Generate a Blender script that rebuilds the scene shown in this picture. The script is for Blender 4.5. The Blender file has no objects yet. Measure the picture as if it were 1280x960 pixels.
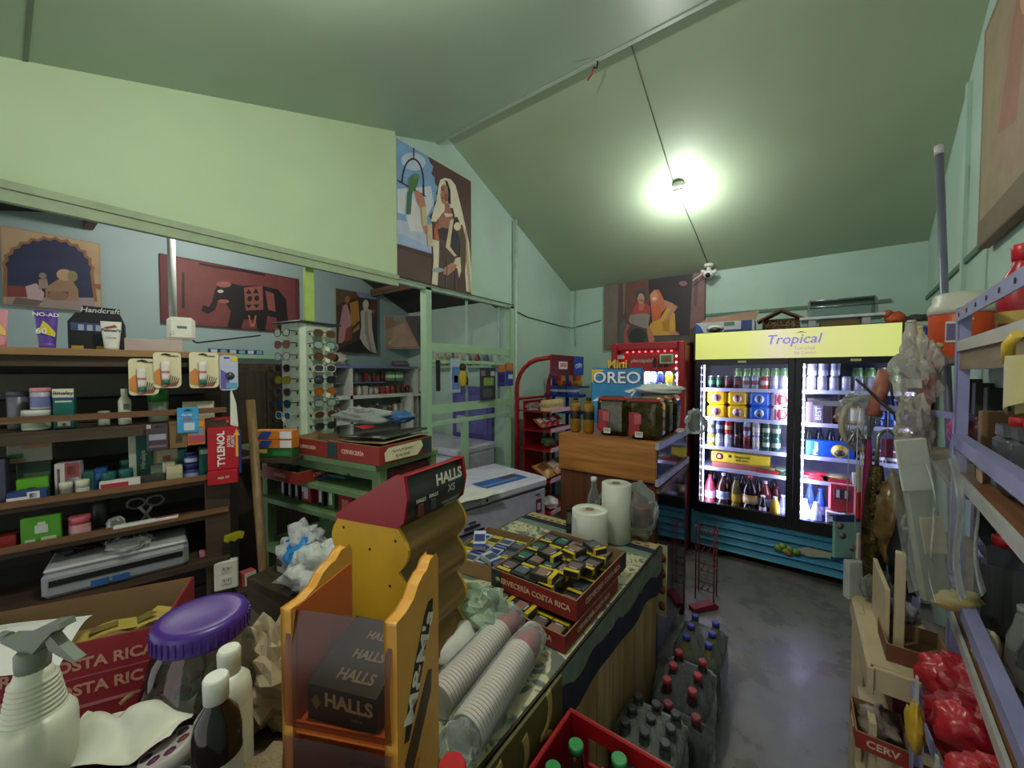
import bpy, bmesh, math, random
from mathutils import Vector, Matrix, Euler, noise

# ------------------------------------------------------------------ camera, light, exposure
SC = bpy.context.scene
COL = SC.collection
YAW, PITCH, FPX, CH = math.radians(36.8), math.radians(1.67), 481.0, 1.65
cd = bpy.data.cameras.new('camera'); cam = bpy.data.objects.new('camera', cd); COL.objects.link(cam)
cd.sensor_width = 36.0; cd.lens = 36.0 * FPX / 1280.0; cd.clip_start = 0.02
cam.location = (0, 0, CH); cam.rotation_euler = (math.pi / 2 - PITCH, 0, YAW)
SC.camera = cam
SC.view_settings.view_transform = 'Standard'; SC.view_settings.look = 'None'
SC.view_settings.gamma = 1.0; SC.view_settings.use_curve_mapping = False
SC.view_settings.exposure = 0.50

w = bpy.data.worlds.new('World'); SC.world = w; w.use_nodes = True
w.node_tree.nodes['Background'].inputs[0].default_value = (0.95, 0.97, 0.95, 1)
w.node_tree.nodes['Background'].inputs[1].default_value = 0.75

def point_light(name, loc, watts, rgb, r, parent=None):
    d = bpy.data.lights.new(name, 'POINT'); d.energy = watts; d.color = rgb; d.shadow_soft_size = r
    o = bpy.data.objects.new(name, d); COL.objects.link(o); o.location = loc
    if parent: o.parent = parent
    return o
def area_light(name, loc, rot, sx, sy, watts, rgb, parent=None):
    d = bpy.data.lights.new(name, 'AREA'); d.shape = 'RECTANGLE'; d.size = sx; d.size_y = sy; d.energy = watts; d.color = rgb
    o = bpy.data.objects.new(name, d); COL.objects.link(o); o.location = loc; o.rotation_euler = rot
    if parent: o.parent = parent
    return o

# ------------------------------------------------------------------ geometry kit
FW = Vector((-math.sin(YAW), math.cos(YAW), 0)); RT = Vector((math.cos(YAW), math.sin(YAW), 0)); UP = Vector((0, 0, 1))
def ray(px, py):
    u = (480 - py) / FPX
    c, s = math.cos(PITCH), math.sin(PITCH)
    return FW * (c + u * s) + RT * ((px - 640) / FPX) + UP * (u * c - s)
def P(px, py, X=None, Y=None, Z=None, D=None):
    """the world point a photograph position stands for, at a known X, Y, height Z or forward distance D"""
    r = ray(px, py)
    if X is not None: t = X / r.x
    elif Y is not None: t = Y / r.y
    elif Z is not None: t = (Z - CH) / r.z
    else: t = D / (r.x * FW.x + r.y * FW.y)
    return Vector((0, 0, CH)) + r * t
def lin(c):
    c = c / 255.0
    return c / 12.92 if c <= 0.04045 else ((c + 0.055) / 1.055) ** 2.4
def hx(s): return tuple(int(s[i:i + 2], 16) for i in (0, 2, 4))
_M = {}
def mat(c, rough=0.5, metal=0.0, var=0.10, scale=14.0, bump=0.0, spec=0.5, alpha=1.0, glow=0.0, clear=None, sheen=0):
    """procedural painted / plastic / metal / clear material, cached"""
    if isinstance(c, str): c = hx(c)
    key = (c, rough, metal, var, scale, bump, spec, alpha, glow, clear)
    if key in _M: return _M[key]
    m = bpy.data.materials.new('m_%02x%02x%02x' % tuple(int(v) for v in c)); m.use_nodes = True
    nt = m.node_tree; N = nt.nodes; L = nt.links; b = N['Principled BSDF']
    rgb = tuple(lin(v) for v in c)
    b.inputs['Base Color'].default_value = (*rgb, 1)
    b.inputs['Roughness'].default_value = rough; b.inputs['Metallic'].default_value = metal
    b.inputs['Specular IOR Level'].default_value = spec
    if glow:
        b.inputs['Emission Color'].default_value = (*rgb, 1); b.inputs['Emission Strength'].default_value = glow
    tc = N.new('ShaderNodeTexCoord')
    if var and not clear:
        n = N.new('ShaderNodeTexNoise'); n.inputs['Scale'].default_value = scale; n.inputs['Detail'].default_value = 4
        L.new(tc.outputs['Object'], n.inputs['Vector'])
        r = N.new('ShaderNodeValToRGB')
        r.color_ramp.elements[0].position = 0.3; r.color_ramp.elements[1].position = 0.7
        r.color_ramp.elements[0].color = (*[v * (1 - var) for v in rgb], 1)
        r.color_ramp.elements[1].color = (*[min(1, v * (1 + var)) for v in rgb], 1)
        L.new(n.outputs['Fac'], r.inputs['Fac']); L.new(r.outputs['Color'], b.inputs['Base Color'])
    if bump:
        n2 = N.new('ShaderNodeTexNoise'); n2.inputs['Scale'].default_value = scale * 3; n2.inputs['Detail'].default_value = 5
        L.new(tc.outputs['Object'], n2.inputs['Vector'])
        bp = N.new('ShaderNodeBump'); bp.inputs['Strength'].default_value = bump; bp.inputs['Distance'].default_value = 0.01
        L.new(n2.outputs['Fac'], bp.inputs['Height']); L.new(bp.outputs['Normal'], b.inputs['Normal'])
    if clear is not None:
        t = N.new('ShaderNodeBsdfTransparent'); t.inputs[0].default_value = (*rgb, 1)
        mx = N.new('ShaderNodeMixShader'); fr = N.new('ShaderNodeFresnel'); fr.inputs['IOR'].default_value = 1.35
        ad = N.new('ShaderNodeMath'); ad.operation = 'ADD'; ad.use_clamp = True; ad.inputs[1].default_value = clear
        L.new(fr.outputs[0], ad.inputs[0]); L.new(ad.outputs[0], mx.inputs[0])
        if clear < .09:
            g = N.new('ShaderNodeBsdfGlossy'); g.inputs['Roughness'].default_value = rough; sh = g
        else: sh = b
        L.new(t.outputs[0], mx.inputs[1]); L.new(sh.outputs[0], mx.inputs[2])
        L.new(mx.outputs[0], N['Material Output'].inputs[0])
    _M[key] = m
    return m
def wood(c, c2, scale=6.0, rough=0.5, axis=0):
    key = ('wood', c, c2, scale, rough, axis)
    if key in _M: return _M[key]
    m = bpy.data.materials.new('wood'); m.use_nodes = True
    nt = m.node_tree; N = nt.nodes; L = nt.links; b = N['Principled BSDF']; b.inputs['Roughness'].default_value = rough
    tc = N.new('ShaderNodeTexCoord'); mp = N.new('ShaderNodeMapping')
    sc = [scale * 6] * 3; sc[axis] = scale * 0.5
    mp.inputs['Scale'].default_value = sc
    n = N.new('ShaderNodeTexNoise'); n.inputs['Scale'].default_value = 1.0; n.inputs['Detail'].default_value = 6; n.inputs['Distortion'].default_value = 0.8
    r = N.new('ShaderNodeValToRGB')
    r.color_ramp.elements[0].position = 0.32; r.color_ramp.elements[1].position = 0.68
    r.color_ramp.elements[0].color = (*[lin(v) for v in hx(c2)], 1); r.color_ramp.elements[1].color = (*[lin(v) for v in hx(c)], 1)
    L.new(tc.outputs['Object'], mp.inputs[0]); L.new(mp.outputs[0], n.inputs['Vector']); L.new(n.outputs['Fac'], r.inputs['Fac'])
    L.new(r.outputs['Color'], b.inputs['Base Color'])
    bp = N.new('ShaderNodeBump'); bp.inputs['Strength'].default_value = 0.15; bp.inputs['Distance'].default_value = 0.004
    L.new(n.outputs['Fac'], bp.inputs['Height']); L.new(bp.outputs['Normal'], b.inputs['Normal'])
    _M[key] = m
    return m

def TR(loc=(0, 0, 0), rot=(0, 0, 0)):
    return Matrix.Translation(Vector(loc)) @ Euler(rot, 'XYZ').to_matrix().to_4x4()
class MB:
    def __init__(s, m=None):
        s.v, s.f, s.fm, s.sm, s.mats, s.cur, s.M = [], [], [], [], [], 0, Matrix()
        if m: s.use(m)
    def use(s, m):
        if m not in s.mats: s.mats.append(m)
        s.cur = s.mats.index(m); return s
    def at(s, loc=(0, 0, 0), rot=(0, 0, 0)):
        s.M = TR(loc, rot); return s
    def add(s, vs, fs, smooth=False):
        k = len(s.v)
        s.v += [tuple(s.M @ Vector(p)) for p in vs]
        for f in fs:
            s.f.append([i + k for i in f]); s.fm.append(s.cur); s.sm.append(smooth)
        return s
    def box(s, c, d, b=0.0):
        x, y, z = d[0] / 2, d[1] / 2, d[2] / 2
        if b <= 0:
            vs = [(c[0] + i * x, c[1] + j * y, c[2] + k * z) for i in (-1, 1) for j in (-1, 1) for k in (-1, 1)]
            return s.add(vs, [(0, 1, 3, 2), (4, 6, 7, 5), (0, 4, 5, 1), (2, 3, 7, 6), (0, 2, 6, 4), (1, 5, 7, 3)])
        b = min(b, x * .9, y * .9, z * .9); vs, ix = [], {}
        for i in (-1, 1):
            for j in (-1, 1):
                for k in (-1, 1):
                    for a, o in enumerate(((0, b, b), (b, 0, b), (b, b, 0))):
                        ix[i, j, k, a] = len(vs)
                        vs.append((c[0] + i * (x - o[0]), c[1] + j * (y - o[1]), c[2] + k * (z - o[2])))
        fs = []
        for i in (-1, 1):
            fs.append([ix[i, p, q, 0] for p, q in ((-1, -1), (1, -1), (1, 1), (-1, 1))][::i])
            fs.append([ix[p, i, q, 1] for p, q in ((-1, -1), (1, -1), (1, 1), (-1, 1))][::-i])
            fs.append([ix[p, q, i, 2] for p, q in ((-1, -1), (1, -1), (1, 1), (-1, 1))][::i])
        for i in (-1, 1):
            for j in (-1, 1):
                fs.append([ix[i, j, -1, 0], ix[i, j, -1, 1], ix[i, j, 1, 1], ix[i, j, 1, 0]])
                fs.append([ix[i, -1, j, 0], ix[i, -1, j, 2], ix[i, 1, j, 2], ix[i, 1, j, 0]])
                fs.append([ix[-1, i, j, 1], ix[-1, i, j, 2], ix[1, i, j, 2], ix[1, i, j, 1]])
                for k in (-1, 1): fs.append([ix[i, j, k, 0], ix[i, j, k, 1], ix[i, j, k, 2]])
        return s.add(vs, fs)
    def lathe(s, prof, seg=16, c=(0, 0, 0), cap=True, ry=1.0):
        vs, fs, n = [], [], len(prof)
        for r, z in prof:
            for k in range(seg):
                a = 2 * math.pi * k / seg
                vs.append((c[0] + r * math.cos(a), c[1] + r * math.sin(a) * ry, c[2] + z))
        for i in range(n - 1):
            for k in range(seg):
                k2 = (k + 1) % seg
                fs.append((i * seg + k, i * seg + k2, (i + 1) * seg + k2, (i + 1) * seg + k))
        s.add(vs, fs, True)
        if cap:
            k0 = len(s.v) - len(vs)
            for i in (0, n - 1):
                if prof[i][0] > 1e-5:
                    s.f.append([k0 + i * seg + k for k in (range(seg) if i else range(seg - 1, -1, -1))]); s.fm.append(s.cur); s.sm.append(False)
        return s
    def cyl(s, c, r, h, seg=16, r2=None):
        return s.lathe([(r, 0), (r if r2 is None else r2, h)], seg, c)
    def tube(s, pts, r, seg=8, taper=None):
        pts = [Vector(p) for p in pts]; vs, fs = [], []
        prev = None
        for i, p in enumerate(pts):
            t = (pts[min(i + 1, len(pts) - 1)] - pts[max(i - 1, 0)]).normalized()
            if prev is None:
                a = t.orthogonal().normalized()
            else:
                a = (prev - t * prev.dot(t)); a = a.normalized() if a.length > 1e-6 else t.orthogonal().normalized()
            prev = a; bb = t.cross(a); rr = r if taper is None else r + (taper - r) * i / (len(pts) - 1)
            for k in range(seg):
                q = 2 * math.pi * k / seg
                vs.append(p + a * math.cos(q) * rr + bb * math.sin(q) * rr)
        for i in range(len(pts) - 1):
            for k in range(seg):
                k2 = (k + 1) % seg
                fs.append((i * seg + k, i * seg + k2, (i + 1) * seg + k2, (i + 1) * seg + k))
        n = len(pts) - 1
        s.add(vs, fs, True)
        k0 = len(s.v) - len(vs)
        s.f.append([k0 + k for k in range(seg - 1, -1, -1)]); s.fm.append(s.cur); s.sm.append(False)
        s.f.append([k0 + n * seg + k for k in range(seg)]); s.fm.append(s.cur); s.sm.append(False)
        return s
    def bar(s, a, b, wdt, thk, up=(0, 0, 1)):
        """rectangular bar from a to b; wdt along up, thk across"""
        a, b = Vector(a), Vector(b); t = (b - a).normalized(); u = Vector(up); u = (u - t * u.dot(t)).normalized(); q = t.cross(u)
        vs = [p + u * i * wdt / 2 + q * j * thk / 2 for p in (a, b) for i in (-1, 1) for j in (-1, 1)]
        return s.add(vs, [(0, 1, 3, 2), (4, 6, 7, 5), (0, 4, 5, 1), (2, 3, 7, 6), (0, 2, 6, 4), (1, 5, 7, 3)])
    def prism(s, pts, y0, y1, plane='xz'):
        """2-D outline pulled through the third axis"""
        def q(p, t): return {'xz': (p[0], t, p[1]), 'xy': (p[0], p[1], t), 'yz': (t, p[0], p[1])}[plane]
        n = len(pts); vs = [q(p, y0) for p in pts] + [q(p, y1) for p in pts]
        return s.add(vs, [list(range(n)), list(range(2 * n - 1, n - 1, -1))] + [(i, (i + 1) % n, n + (i + 1) % n, n + i) for i in range(n)])
    def quad(s, a, b, c, d): return s.add([a, b, c, d], [(0, 1, 2, 3)])
    def poly(s, pts): return s.add(pts, [list(range(len(pts)))])
    def sheet(s, fn, nu, nv, smooth=True):
        vs = [fn(i / nu, j / nv) for j in range(nv + 1) for i in range(nu + 1)]
        return s.add(vs, [(j * (nu + 1) + i, j * (nu + 1) + i + 1, (j + 1) * (nu + 1) + i + 1, (j + 1) * (nu + 1) + i) for j in range(nv) for i in range(nu)], smooth)
    def blob(s, c, d, seed=0, amp=0.35, nu=26, nv=16, freq=2.2, flat=True, smooth=True):
        """crumpled bag: a lumpy closed shell with creases, flat underneath"""
        nu, nv = max(nu, 24), max(nv, 15); vs, fs = [], []
        for j in range(nv + 1):
            th = math.pi * j / nv
            for i in range(nu):
                ph = 2 * math.pi * i / nu
                n = Vector((math.sin(th) * math.cos(ph), math.sin(th) * math.sin(ph), math.cos(th)))
                k = 1 + amp * noise.noise(n * freq + Vector((seed * 7.3, seed * 1.7, seed))) + amp * .55 * (abs(noise.noise(n * freq * 2.1 + Vector((seed, 3, 1)))) - .2) * 1.6 + amp * .3 * (abs(noise.noise(n * freq * 4.3 + Vector((2, seed, 5)))) - .2)
                p = [n[a] * k * d[a] / 2 for a in range(3)]
                if flat: p[2] = max(p[2], -d[2] / 2 * .82)
                vs.append((c[0] + p[0], c[1] + p[1], c[2] + p[2]))
        for j in range(nv):
            for i in range(nu):
                i2 = (i + 1) % nu
                fs.append((j * nu + i, (j + 1) * nu + i, (j + 1) * nu + i2, j * nu + i2))
        return s.add(vs, fs, smooth)
    def build(s, name, parent=None, loc=None, rot=None, label=None, kind=None):
        me = bpy.data.meshes.new(name); me.from_pydata(s.v, [], s.f)
        for m in s.mats: me.materials.append(m)
        me.polygons.foreach_set('material_index', s.fm); me.polygons.foreach_set('use_smooth', s.sm)
        me.update()
        o = bpy.data.objects.new(name, me); COL.objects.link(o)
        if parent: o.parent = parent
        if loc is not None: o.location = loc
        if rot is not None: o.rotation_euler = (0, 0, rot) if isinstance(rot, (int, float)) else rot
        if label: o['label'] = label
        if kind: o['kind'] = kind
        return o
def tag(o, label, cat, group=None):
    o['label'] = label; o['category'] = cat
    if group: o['group'] = group
    return o
def thing(name, label, cat, loc=(0, 0, 0), rot=0, group=None):
    o = bpy.data.objects.new(name, None); COL.objects.link(o); o.empty_display_size = .05
    o.location = loc; o.rotation_euler = (0, 0, rot) if isinstance(rot, (int, float)) else rot
    return tag(o, label, cat, group)
KIDS = {}
def kids(o):
    return [c for c in COL.objects if c.parent == o]
def dup(root, loc=None, rot=None, label=None, group=None, _ch=None):
    """a copy of a thing with copies of its parts and sub-parts (mesh data shared)"""
    def cp(o, par):
        c = o.copy(); COL.objects.link(c)
        if par: c.parent = par
        for k in o.children: cp(k, c)
        return c
    r = cp(root, None)
    if loc is not None: r.location = loc
    if rot is not None: r.rotation_euler = (0, 0, rot) if isinstance(rot, (int, float)) else rot
    if label: r['label'] = label
    if group: r['group'] = group
    return r
_TX = {}
def text(s, size, m, parent, loc=(0, 0, 0), rot=(math.pi / 2, 0, 0), bold=0.0, sx=1.0, name='lettering', shear=0.0, al='CENTER', thick=0.0004, space=1.0):
    """lettering as thin real geometry, readable from -Y when rot is (90,0,0)"""
    key = (s, round(size, 4), m.name, bold, sx, shear, al, thick, space)
    if key not in _TX:
        c = bpy.data.curves.new('lettering', 'FONT'); c.body = s; c.size = size; c.align_x = al; c.align_y = 'CENTER'
        c.offset = bold * size; c.extrude = thick; c.shear = shear; c.resolution_u = 3; c.space_character = space
        t = bpy.data.objects.new('t', c); COL.objects.link(t)
        dg = bpy.context.evaluated_depsgraph_get(); me = bpy.data.meshes.new_from_object(t.evaluated_get(dg))
        bpy.data.objects.remove(t); bpy.data.curves.remove(c)
        me.materials.clear(); me.materials.append(m); me.name = 'lettering'
        _TX[key] = me
    o = bpy.data.objects.new(name, _TX[key]); COL.objects.link(o)
    o.parent = parent; o.location = loc; o.rotation_euler = rot; o.scale = (sx, 1, 1)
    return o
R = math.radians
ORD = ['first', 'second', 'third', 'fourth', 'fifth', 'sixth', 'seventh', 'eighth', 'ninth', 'tenth', 'eleventh', 'twelfth', 'thirteenth', 'fourteenth', 'fifteenth', 'sixteenth', 'seventeenth', 'eighteenth', 'nineteenth', 'twentieth', 'twenty-first', 'twenty-second', 'twenty-third', 'twenty-fourth', 'twenty-fifth', 'twenty-sixth', 'twenty-seventh']
WHITE = mat('e8e8e4', .45); BLACK = mat('121212', .5); DARK = mat('262422', .6); GREY = mat('8a8a88', .5); LGREY = mat('b9bab6', .5)
RED = mat('b01220', .45); CREAM = mat('e8dfc2', .6); STEEL = mat('c4c6c8', .3, 1.0); GOLD = mat('b9902e', .4, .4)
CLEAR = mat('ffffff', .08, clear=.04); FILM = mat('f0f4f2', .16, clear=.10, bump=.5, scale=20); SMOKE = mat('a08c80', .1, clear=.06)
CARD = mat('8d6d4a', .85)
def bagm(c, solid=.5): return mat(c, .22, clear=solid, bump=.9, scale=14)
# ------------------------------------------------------------------ the setting
def struct(o): o['kind'] = 'structure'; return o
CZ = lambda y: 2.79 + .336 * y            # underside of the front ceiling
BZ = lambda y: 2.71 + .42 * (4.5 - y)     # underside of the back ceiling
M_CEIL = mat('a2b69e', .38, var=.06, scale=1.6, bump=.03)
M_CEILB = mat('a3b596', .5, var=.06, scale=1.6, bump=.03)
M_WALL = mat('b0cabb', .7, var=.06, scale=3, bump=.08)
M_PANEL = mat('b9cda6', .6, var=.04, scale=3, bump=.07)
M_BLUE = mat('a3b9ba', .7, var=.05, scale=3, bump=.05)
M_GRN = mat('9dbf9c', .55, var=.06, scale=8)
def conc():
    m = mat('6e6e6a', .3, var=.0); N = m.node_tree.nodes; L = m.node_tree.links; b = N['Principled BSDF']
    tc = N.new('ShaderNodeTexCoord'); n = N.new('ShaderNodeTexNoise'); n.inputs['Scale'].default_value = 3.2; n.inputs['Detail'].default_value = 9; n.inputs['Roughness'].default_value = .65
    r = N.new('ShaderNodeValToRGB'); r.color_ramp.elements[0].position = .36; r.color_ramp.elements[1].position = .68
    r.color_ramp.elements[0].color = (.155, .148, .132, 1); r.color_ramp.elements[1].color = (.265, .252, .228, 1)
    r2 = N.new('ShaderNodeValToRGB'); r2.color_ramp.elements[0].position = .35; r2.color_ramp.elements[1].position = .7
    r2.color_ramp.elements[0].color = (.16, .16, .16, 1); r2.color_ramp.elements[1].color = (.5, .5, .5, 1)
    L.new(tc.outputs['Object'], n.inputs['Vector']); L.new(n.outputs['Fac'], r.inputs['Fac']); L.new(r.outputs['Color'], b.inputs['Base Color'])
    L.new(n.outputs['Fac'], r2.inputs['Fac']); L.new(r2.outputs['Color'], b.inputs['Roughness'])
    return m
struct(MB(conc()).box((-1.6, 1.5, -.05), (5.4, 7.4, .1)).build('floor'))
# back wall
struct(MB(M_WALL).box((-.77, 4.55, 1.42), (3.4, .1, 2.84)).build('wall_back'))
struct(MB(mat('5b7a68', .6)).box((-.35, 4.492, 2.255), (1.9, .012, .028)).build('trim_1'))
# right wall (turned a little, as the photograph shows)
RWA = R(4.3); RWO = Vector((.81, 4.5, 0)); RWD = Vector((math.sin(RWA), math.cos(RWA), 0))
def rw(y, z, off=0.0):
    """point on the right wall at depth y"""
    t = (y - 4.5) / math.cos(RWA); p = RWO + RWD * t
    return Vector((p.x - off, p.y, z))
m = MB(M_WALL)
a, b = rw(-1.8, 0), rw(4.62, 0)
pts = [(a.x, a.y), (b.x, b.y), (b.x + .1, b.y), (a.x + .1, a.y)]
m.prism(pts, 0, 4.0, 'xy'); struct(m.build('wall_right'))
m = MB(mat('5b7a68', .6)); m.bar(rw(1.0, 2.25, .006), rw(4.49, 2.25, .006), .03, .012); struct(m.build('trim_2'))
m = MB(M_WALL); m.bar(rw(3.15, 1.6, .01), rw(3.15, 3.2, .01), .035, .02, up=(0, 1, 0)); struct(m.build('trim_3'))
# ceilings
def slab(y0, z0, y1, z1, x0, x1, t, m):
    return MB(m).prism([(y0, z0), (y1, z1), (y1, z1 + t), (y0, z0 + t)], x0, x1, 'yz')
struct(slab(-1.6, CZ(-1.6), 2.2, CZ(2.2), -2.75, 1.0, .03, M_CEIL).build('ceiling'))
struct(slab(1.7, BZ(1.7), 4.62, BZ(4.62), -2.75, 1.0, .03, M_CEILB).build('ceiling_back'))
struct(MB(mat('a9b8a4', .5)).prism([(2.185, CZ(2.2) - .012), (2.215, CZ(2.2) - .006), (2.215, CZ(2.2) + .05), (2.185, CZ(2.2) + .05)], -2.41, .62, 'yz').build('trim_4'))
m = MB(mat('6f8070', .6)).prism([(.085, CZ(.085) - .003), (.097, CZ(.097) - .003), (.097, CZ(.097) + .004), (.085, CZ(.085) + .004)], -2.35, .55, 'yz'); struct(m.build('trim_9'))
# left partition above the opening, the nearer panel and the recessed one
struct(MB(M_PANEL).prism([(-1.25, 2.33), (1.745, 2.33), (1.745, CZ(1.745)), (-1.25, CZ(-1.25))], -2.42, -2.35, 'yz').build('wall_left'))
m = MB(M_WALL).prism([(1.745, 2.33), (3.21, 2.33), (3.21, 0), (4.5, 0), (4.5, BZ(4.5)), (2.0, BZ(2.0)), (1.745, CZ(1.745))], -2.50, -2.41, 'yz')
struct(m.build('wall_partition'))
struct(MB(mat('98a888', .6)).box((-2.35, .25, 2.335), (.06, 3.0, .03)).box((-2.345, .25, 2.30), (.03, 3.0, .05)).build('trim_5'))
struct(MB(mat('93ad97', .6)).box((-2.40, 2.48, 2.325), (.05, 1.46, .03)).build('trim_6'))
struct(MB(mat('c3d4bb', .6)).box((-2.395, 1.76, 2.86), (.03, .02, 1.04)).build('trim_7'))
struct(MB(M_GRN).box((-2.41, 2.07, 1.165), (.07, .055, 2.33)).build('partition_post'))
struct(MB(M_GRN).box((-2.41, 3.185, 1.165), (.07, .06, 2.33)).build('partition_post'))
for (z, h) in ((1.86, .07), (1.745, .03), (1.35, .075), (1.23, .035)):
    struct(MB(M_GRN).box((-2.41, 2.625, z), (.03, 1.06, h)).build('partition_rail'))
struct(MB(M_GRN).box((-2.40, 2.50, .87), (.03, .07, .70)).build('partition_stud'))
PIPE = mat('96aca2', .5)
struct(MB(PIPE).cyl((-2.43, 2.56, 1.24), .014, 1.08, 10).build('partition_pipe'))
struct(MB(PIPE).cyl((-2.43, 3.02, 1.36), .014, .96, 10).build('partition_pipe'))
struct(MB(mat('b9cdbf', .5)).cyl((-2.37, 3.235, .0), .016, BZ(3.235) - .02, 10).build('wall_pipe'))
# the room behind the partition
BRX, BRY = -4.2, 3.30
struct(MB(M_BLUE).box((BRX - .05, 1.0, 1.65), (.1, 4.7, 3.3)).build('wall_back_room'))
struct(MB(M_WALL).box(((BRX - 2.5) / 2, BRY + .05, 1.5), (-2.5 - BRX, .1, 3.0)).build('wall_back_room_far'))
M_ROOF = mat('35332e', .8)
struct(slab(-1.3, 2.35, 1.75, 3.17, BRX, -2.5, .03, M_ROOF).build('ceiling_back_room'))
struct(slab(1.75, 3.17, 3.4, 2.395, BRX, -2.5, .03, M_ROOF).build('ceiling_back_room'))
WB = wood('7a5940', '4a3626', 5, .6, 0)
for y, z in ((-.1, 2.64), (.42, 2.78), (2.15, 2.95), (2.75, 2.66)):
    struct(MB(WB).box((-3.35, y, z - .045), (1.66, .05, .08)).build('roof_beam'))
m = MB(WB).bar((-2.9, 2.1, 2.90), (-2.62, 3.25, 2.38), .07, .05); struct(m.build('roof_beam'))
struct(MB(M_GRN).box((BRX + .09, 1.35, 1.80), (.16, 2.0, .035)).build('trim_8'))
struct(MB(mat('b5bdb8', .5)).cyl((-3.4, .72, 1.5), .022, 1.5, 12).build('back_room_pipe'))
# ------------------------------------------------------------------ lamps, security camera, cords
def bulb(loc, label, watts, rgb):
    t = thing('light_bulb', label, 'bulb', loc)
    MB(mat('d9d6cf', .5)).cyl((0, 0, .02), .042, .05, 18, .046).lathe([(.034, .0), (.036, .02)], 18).build('lamp_holder', t)
    g = MB(mat('fff6ea', .4, var=0, glow=60))
    g.lathe([(.012, .005), (.016, -.01), (.026, -.03), (.031, -.052), (.028, -.072), (.016, -.088), (.0, -.093)], 18, cap=False); g.build('bulb', t)
    point_light('bulb_light', (0, 0, -.15), watts, rgb, .035, t)
    return t
pb = P(848, 216, Y=3.356); bz = BZ(pb.y) - .072
bulb((pb.x, pb.y, bz), 'lit bare bulb in a white holder on the sloping back ceiling', 13, (.96, .98, 1.0))
bulb((-.72, .55, CZ(.55) - .072), 'lit bare bulb on the front ceiling above the counter', 26, (1.0, .98, .90))
bulb((-3.25, 1.0, 2.87), 'lit bare bulb under the roof of the back room', 15, (1.0, .97, .90))
# thin cord running down the back ceiling past the bulb to the camera
def bc(y, off=.008): return BZ(y) - off
m = MB(mat('5e6b58', .6))
c0 = P(791, 58, Y=2.35); cpt = [(c0.x, 2.30, bc(2.30)), (pb.x - .03, pb.y - .05, bc(pb.y - .05)), (pb.x + .02, 3.9, bc(3.9)), (-.77, 4.38, bc(4.38))]
m.tube(cpt, .004, 6); tag(m.build('ceiling_cord'), 'thin dark cord running down the sloping back ceiling past the bulb', 'cord')
# dangling wire ends at the edge of the front ceiling
t = thing('wire_stub', 'red and grey wire ends poking out below the ceiling edge', 'wire', P(742, 84, Y=2.19))
MB(RED).tube([(0, 0, 0), (-.02, .02, -.02), (-.05, .02, -.045)], .005, 6).build('red_wire', t)
MB(DARK).tube([(0, 0, 0), (.012, .02, .0), (.02, .015, .03), (.0, .02, .06)], .005, 6).build('grey_wire', t)
# ceiling security camera
pc = Vector((-.765, 4.38, BZ(4.38)))
t = thing('security_camera', 'white dome security camera with short arms where back ceiling meets wall', 'camera', pc)
MB(mat('e4e0da', .45)).cyl((0, 0, -.03), .045, .03, 18).cyl((0, 0, -.06), .02, .035, 12).build('mount', t)
MB(mat('e9e5df', .4)).lathe([(.0, -.145), (.03, -.14), (.052, -.118), (.055, -.095), (.045, -.072), (.02, -.055)], 18).build('housing', t)
MB(BLACK).at((0, -.045, -.12), (R(115), 0, 0)).lathe([(.024, 0), (.022, .012), (.0, .016)], 14).build('lens', t)
MB(mat('e4e0da', .45)).tube([(-.04, 0, -.07), (-.10, -.01, -.12), (-.15, -.01, -.15)], .006, 6).build('antenna', t)
MB(mat('e4e0da', .45)).at((.045, -.01, -.09), (0, R(60), 0)).cyl((0, 0, -.02), .02, .05, 10).build('sensor', t)
MB(mat('e4e0da', .45)).at((-.045, -.01, -.075), (0, R(-60), 0)).cyl((0, 0, -.02), .018, .045, 10).build('sensor', t)
# telephone wires along the left walls
DK = mat('39423c', .6)
m = MB(DK); m.tube([(-2.338, -.4, 2.352), (-2.338, .7, 2.348), (-2.335, 1.2, 2.335), (-2.338, 1.75, 2.352), (-2.36, 2.5, 2.345), (-2.37, 3.2, 2.345)], .005, 5)
tag(m.build('wall_wire'), 'black wire running along the lower edge of the pale green panel', 'wire')
m = MB(DK); m.tube([(-2.39, 3.0, 2.34), (-2.40, 3.5, 2.26), (-2.40, 4.2, 2.235), (-2.38, 4.49, 2.23), (-1.98, 4.48, 2.30)], .005, 5)
tag(m.build('wall_wire'), 'sagging wire across the corner left of the painting of two women', 'wire')
m = MB(mat('a9bdae', .6)); m.tube([(-2.32, 4.48, BZ(4.48)), (-2.33, 4.48, 2.3), (-2.33, 4.485, 2.0)], .006, 5)
tag(m.build('wall_wire'), 'pale wire hanging straight down in the back left corner', 'wire')
# ------------------------------------------------------------------ the double-door drinks fridge
FX0, FX1, FY = -.775, .70, 3.83
FSH = (1.50, 1.237, .972, .778, .4015)           # shelf tops
t = thing('drinks_fridge', 'tall double-door drinks fridge with lit yellow header and turquoise base', 'fridge', (0, 0, 0))
TEAL = mat('479cc4', .4); BLK = mat('0e0f12', .35)
m = MB(BLK); cx = (FX0 + FX1) / 2; W = FX1 - FX0
m.box((FX0 + .015, FY + .33, 1.03), (.03, .64, 1.92)).box((FX1 - .015, FY + .33, 1.03), (.03, .64, 1.92)).box((cx, FY + .33, 1.975), (W, .64, .03)).box((cx, FY + .63, 1.03), (W, .03, 1.92))
m.box((cx, FY + .33, .36), (W, .64, .04)); m.build('cabinet', t)
MB(mat('74768c', .5)).box((cx, FY + .60, 1.06), (W - .07, .015, 1.36)).build('liner', t)
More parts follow.
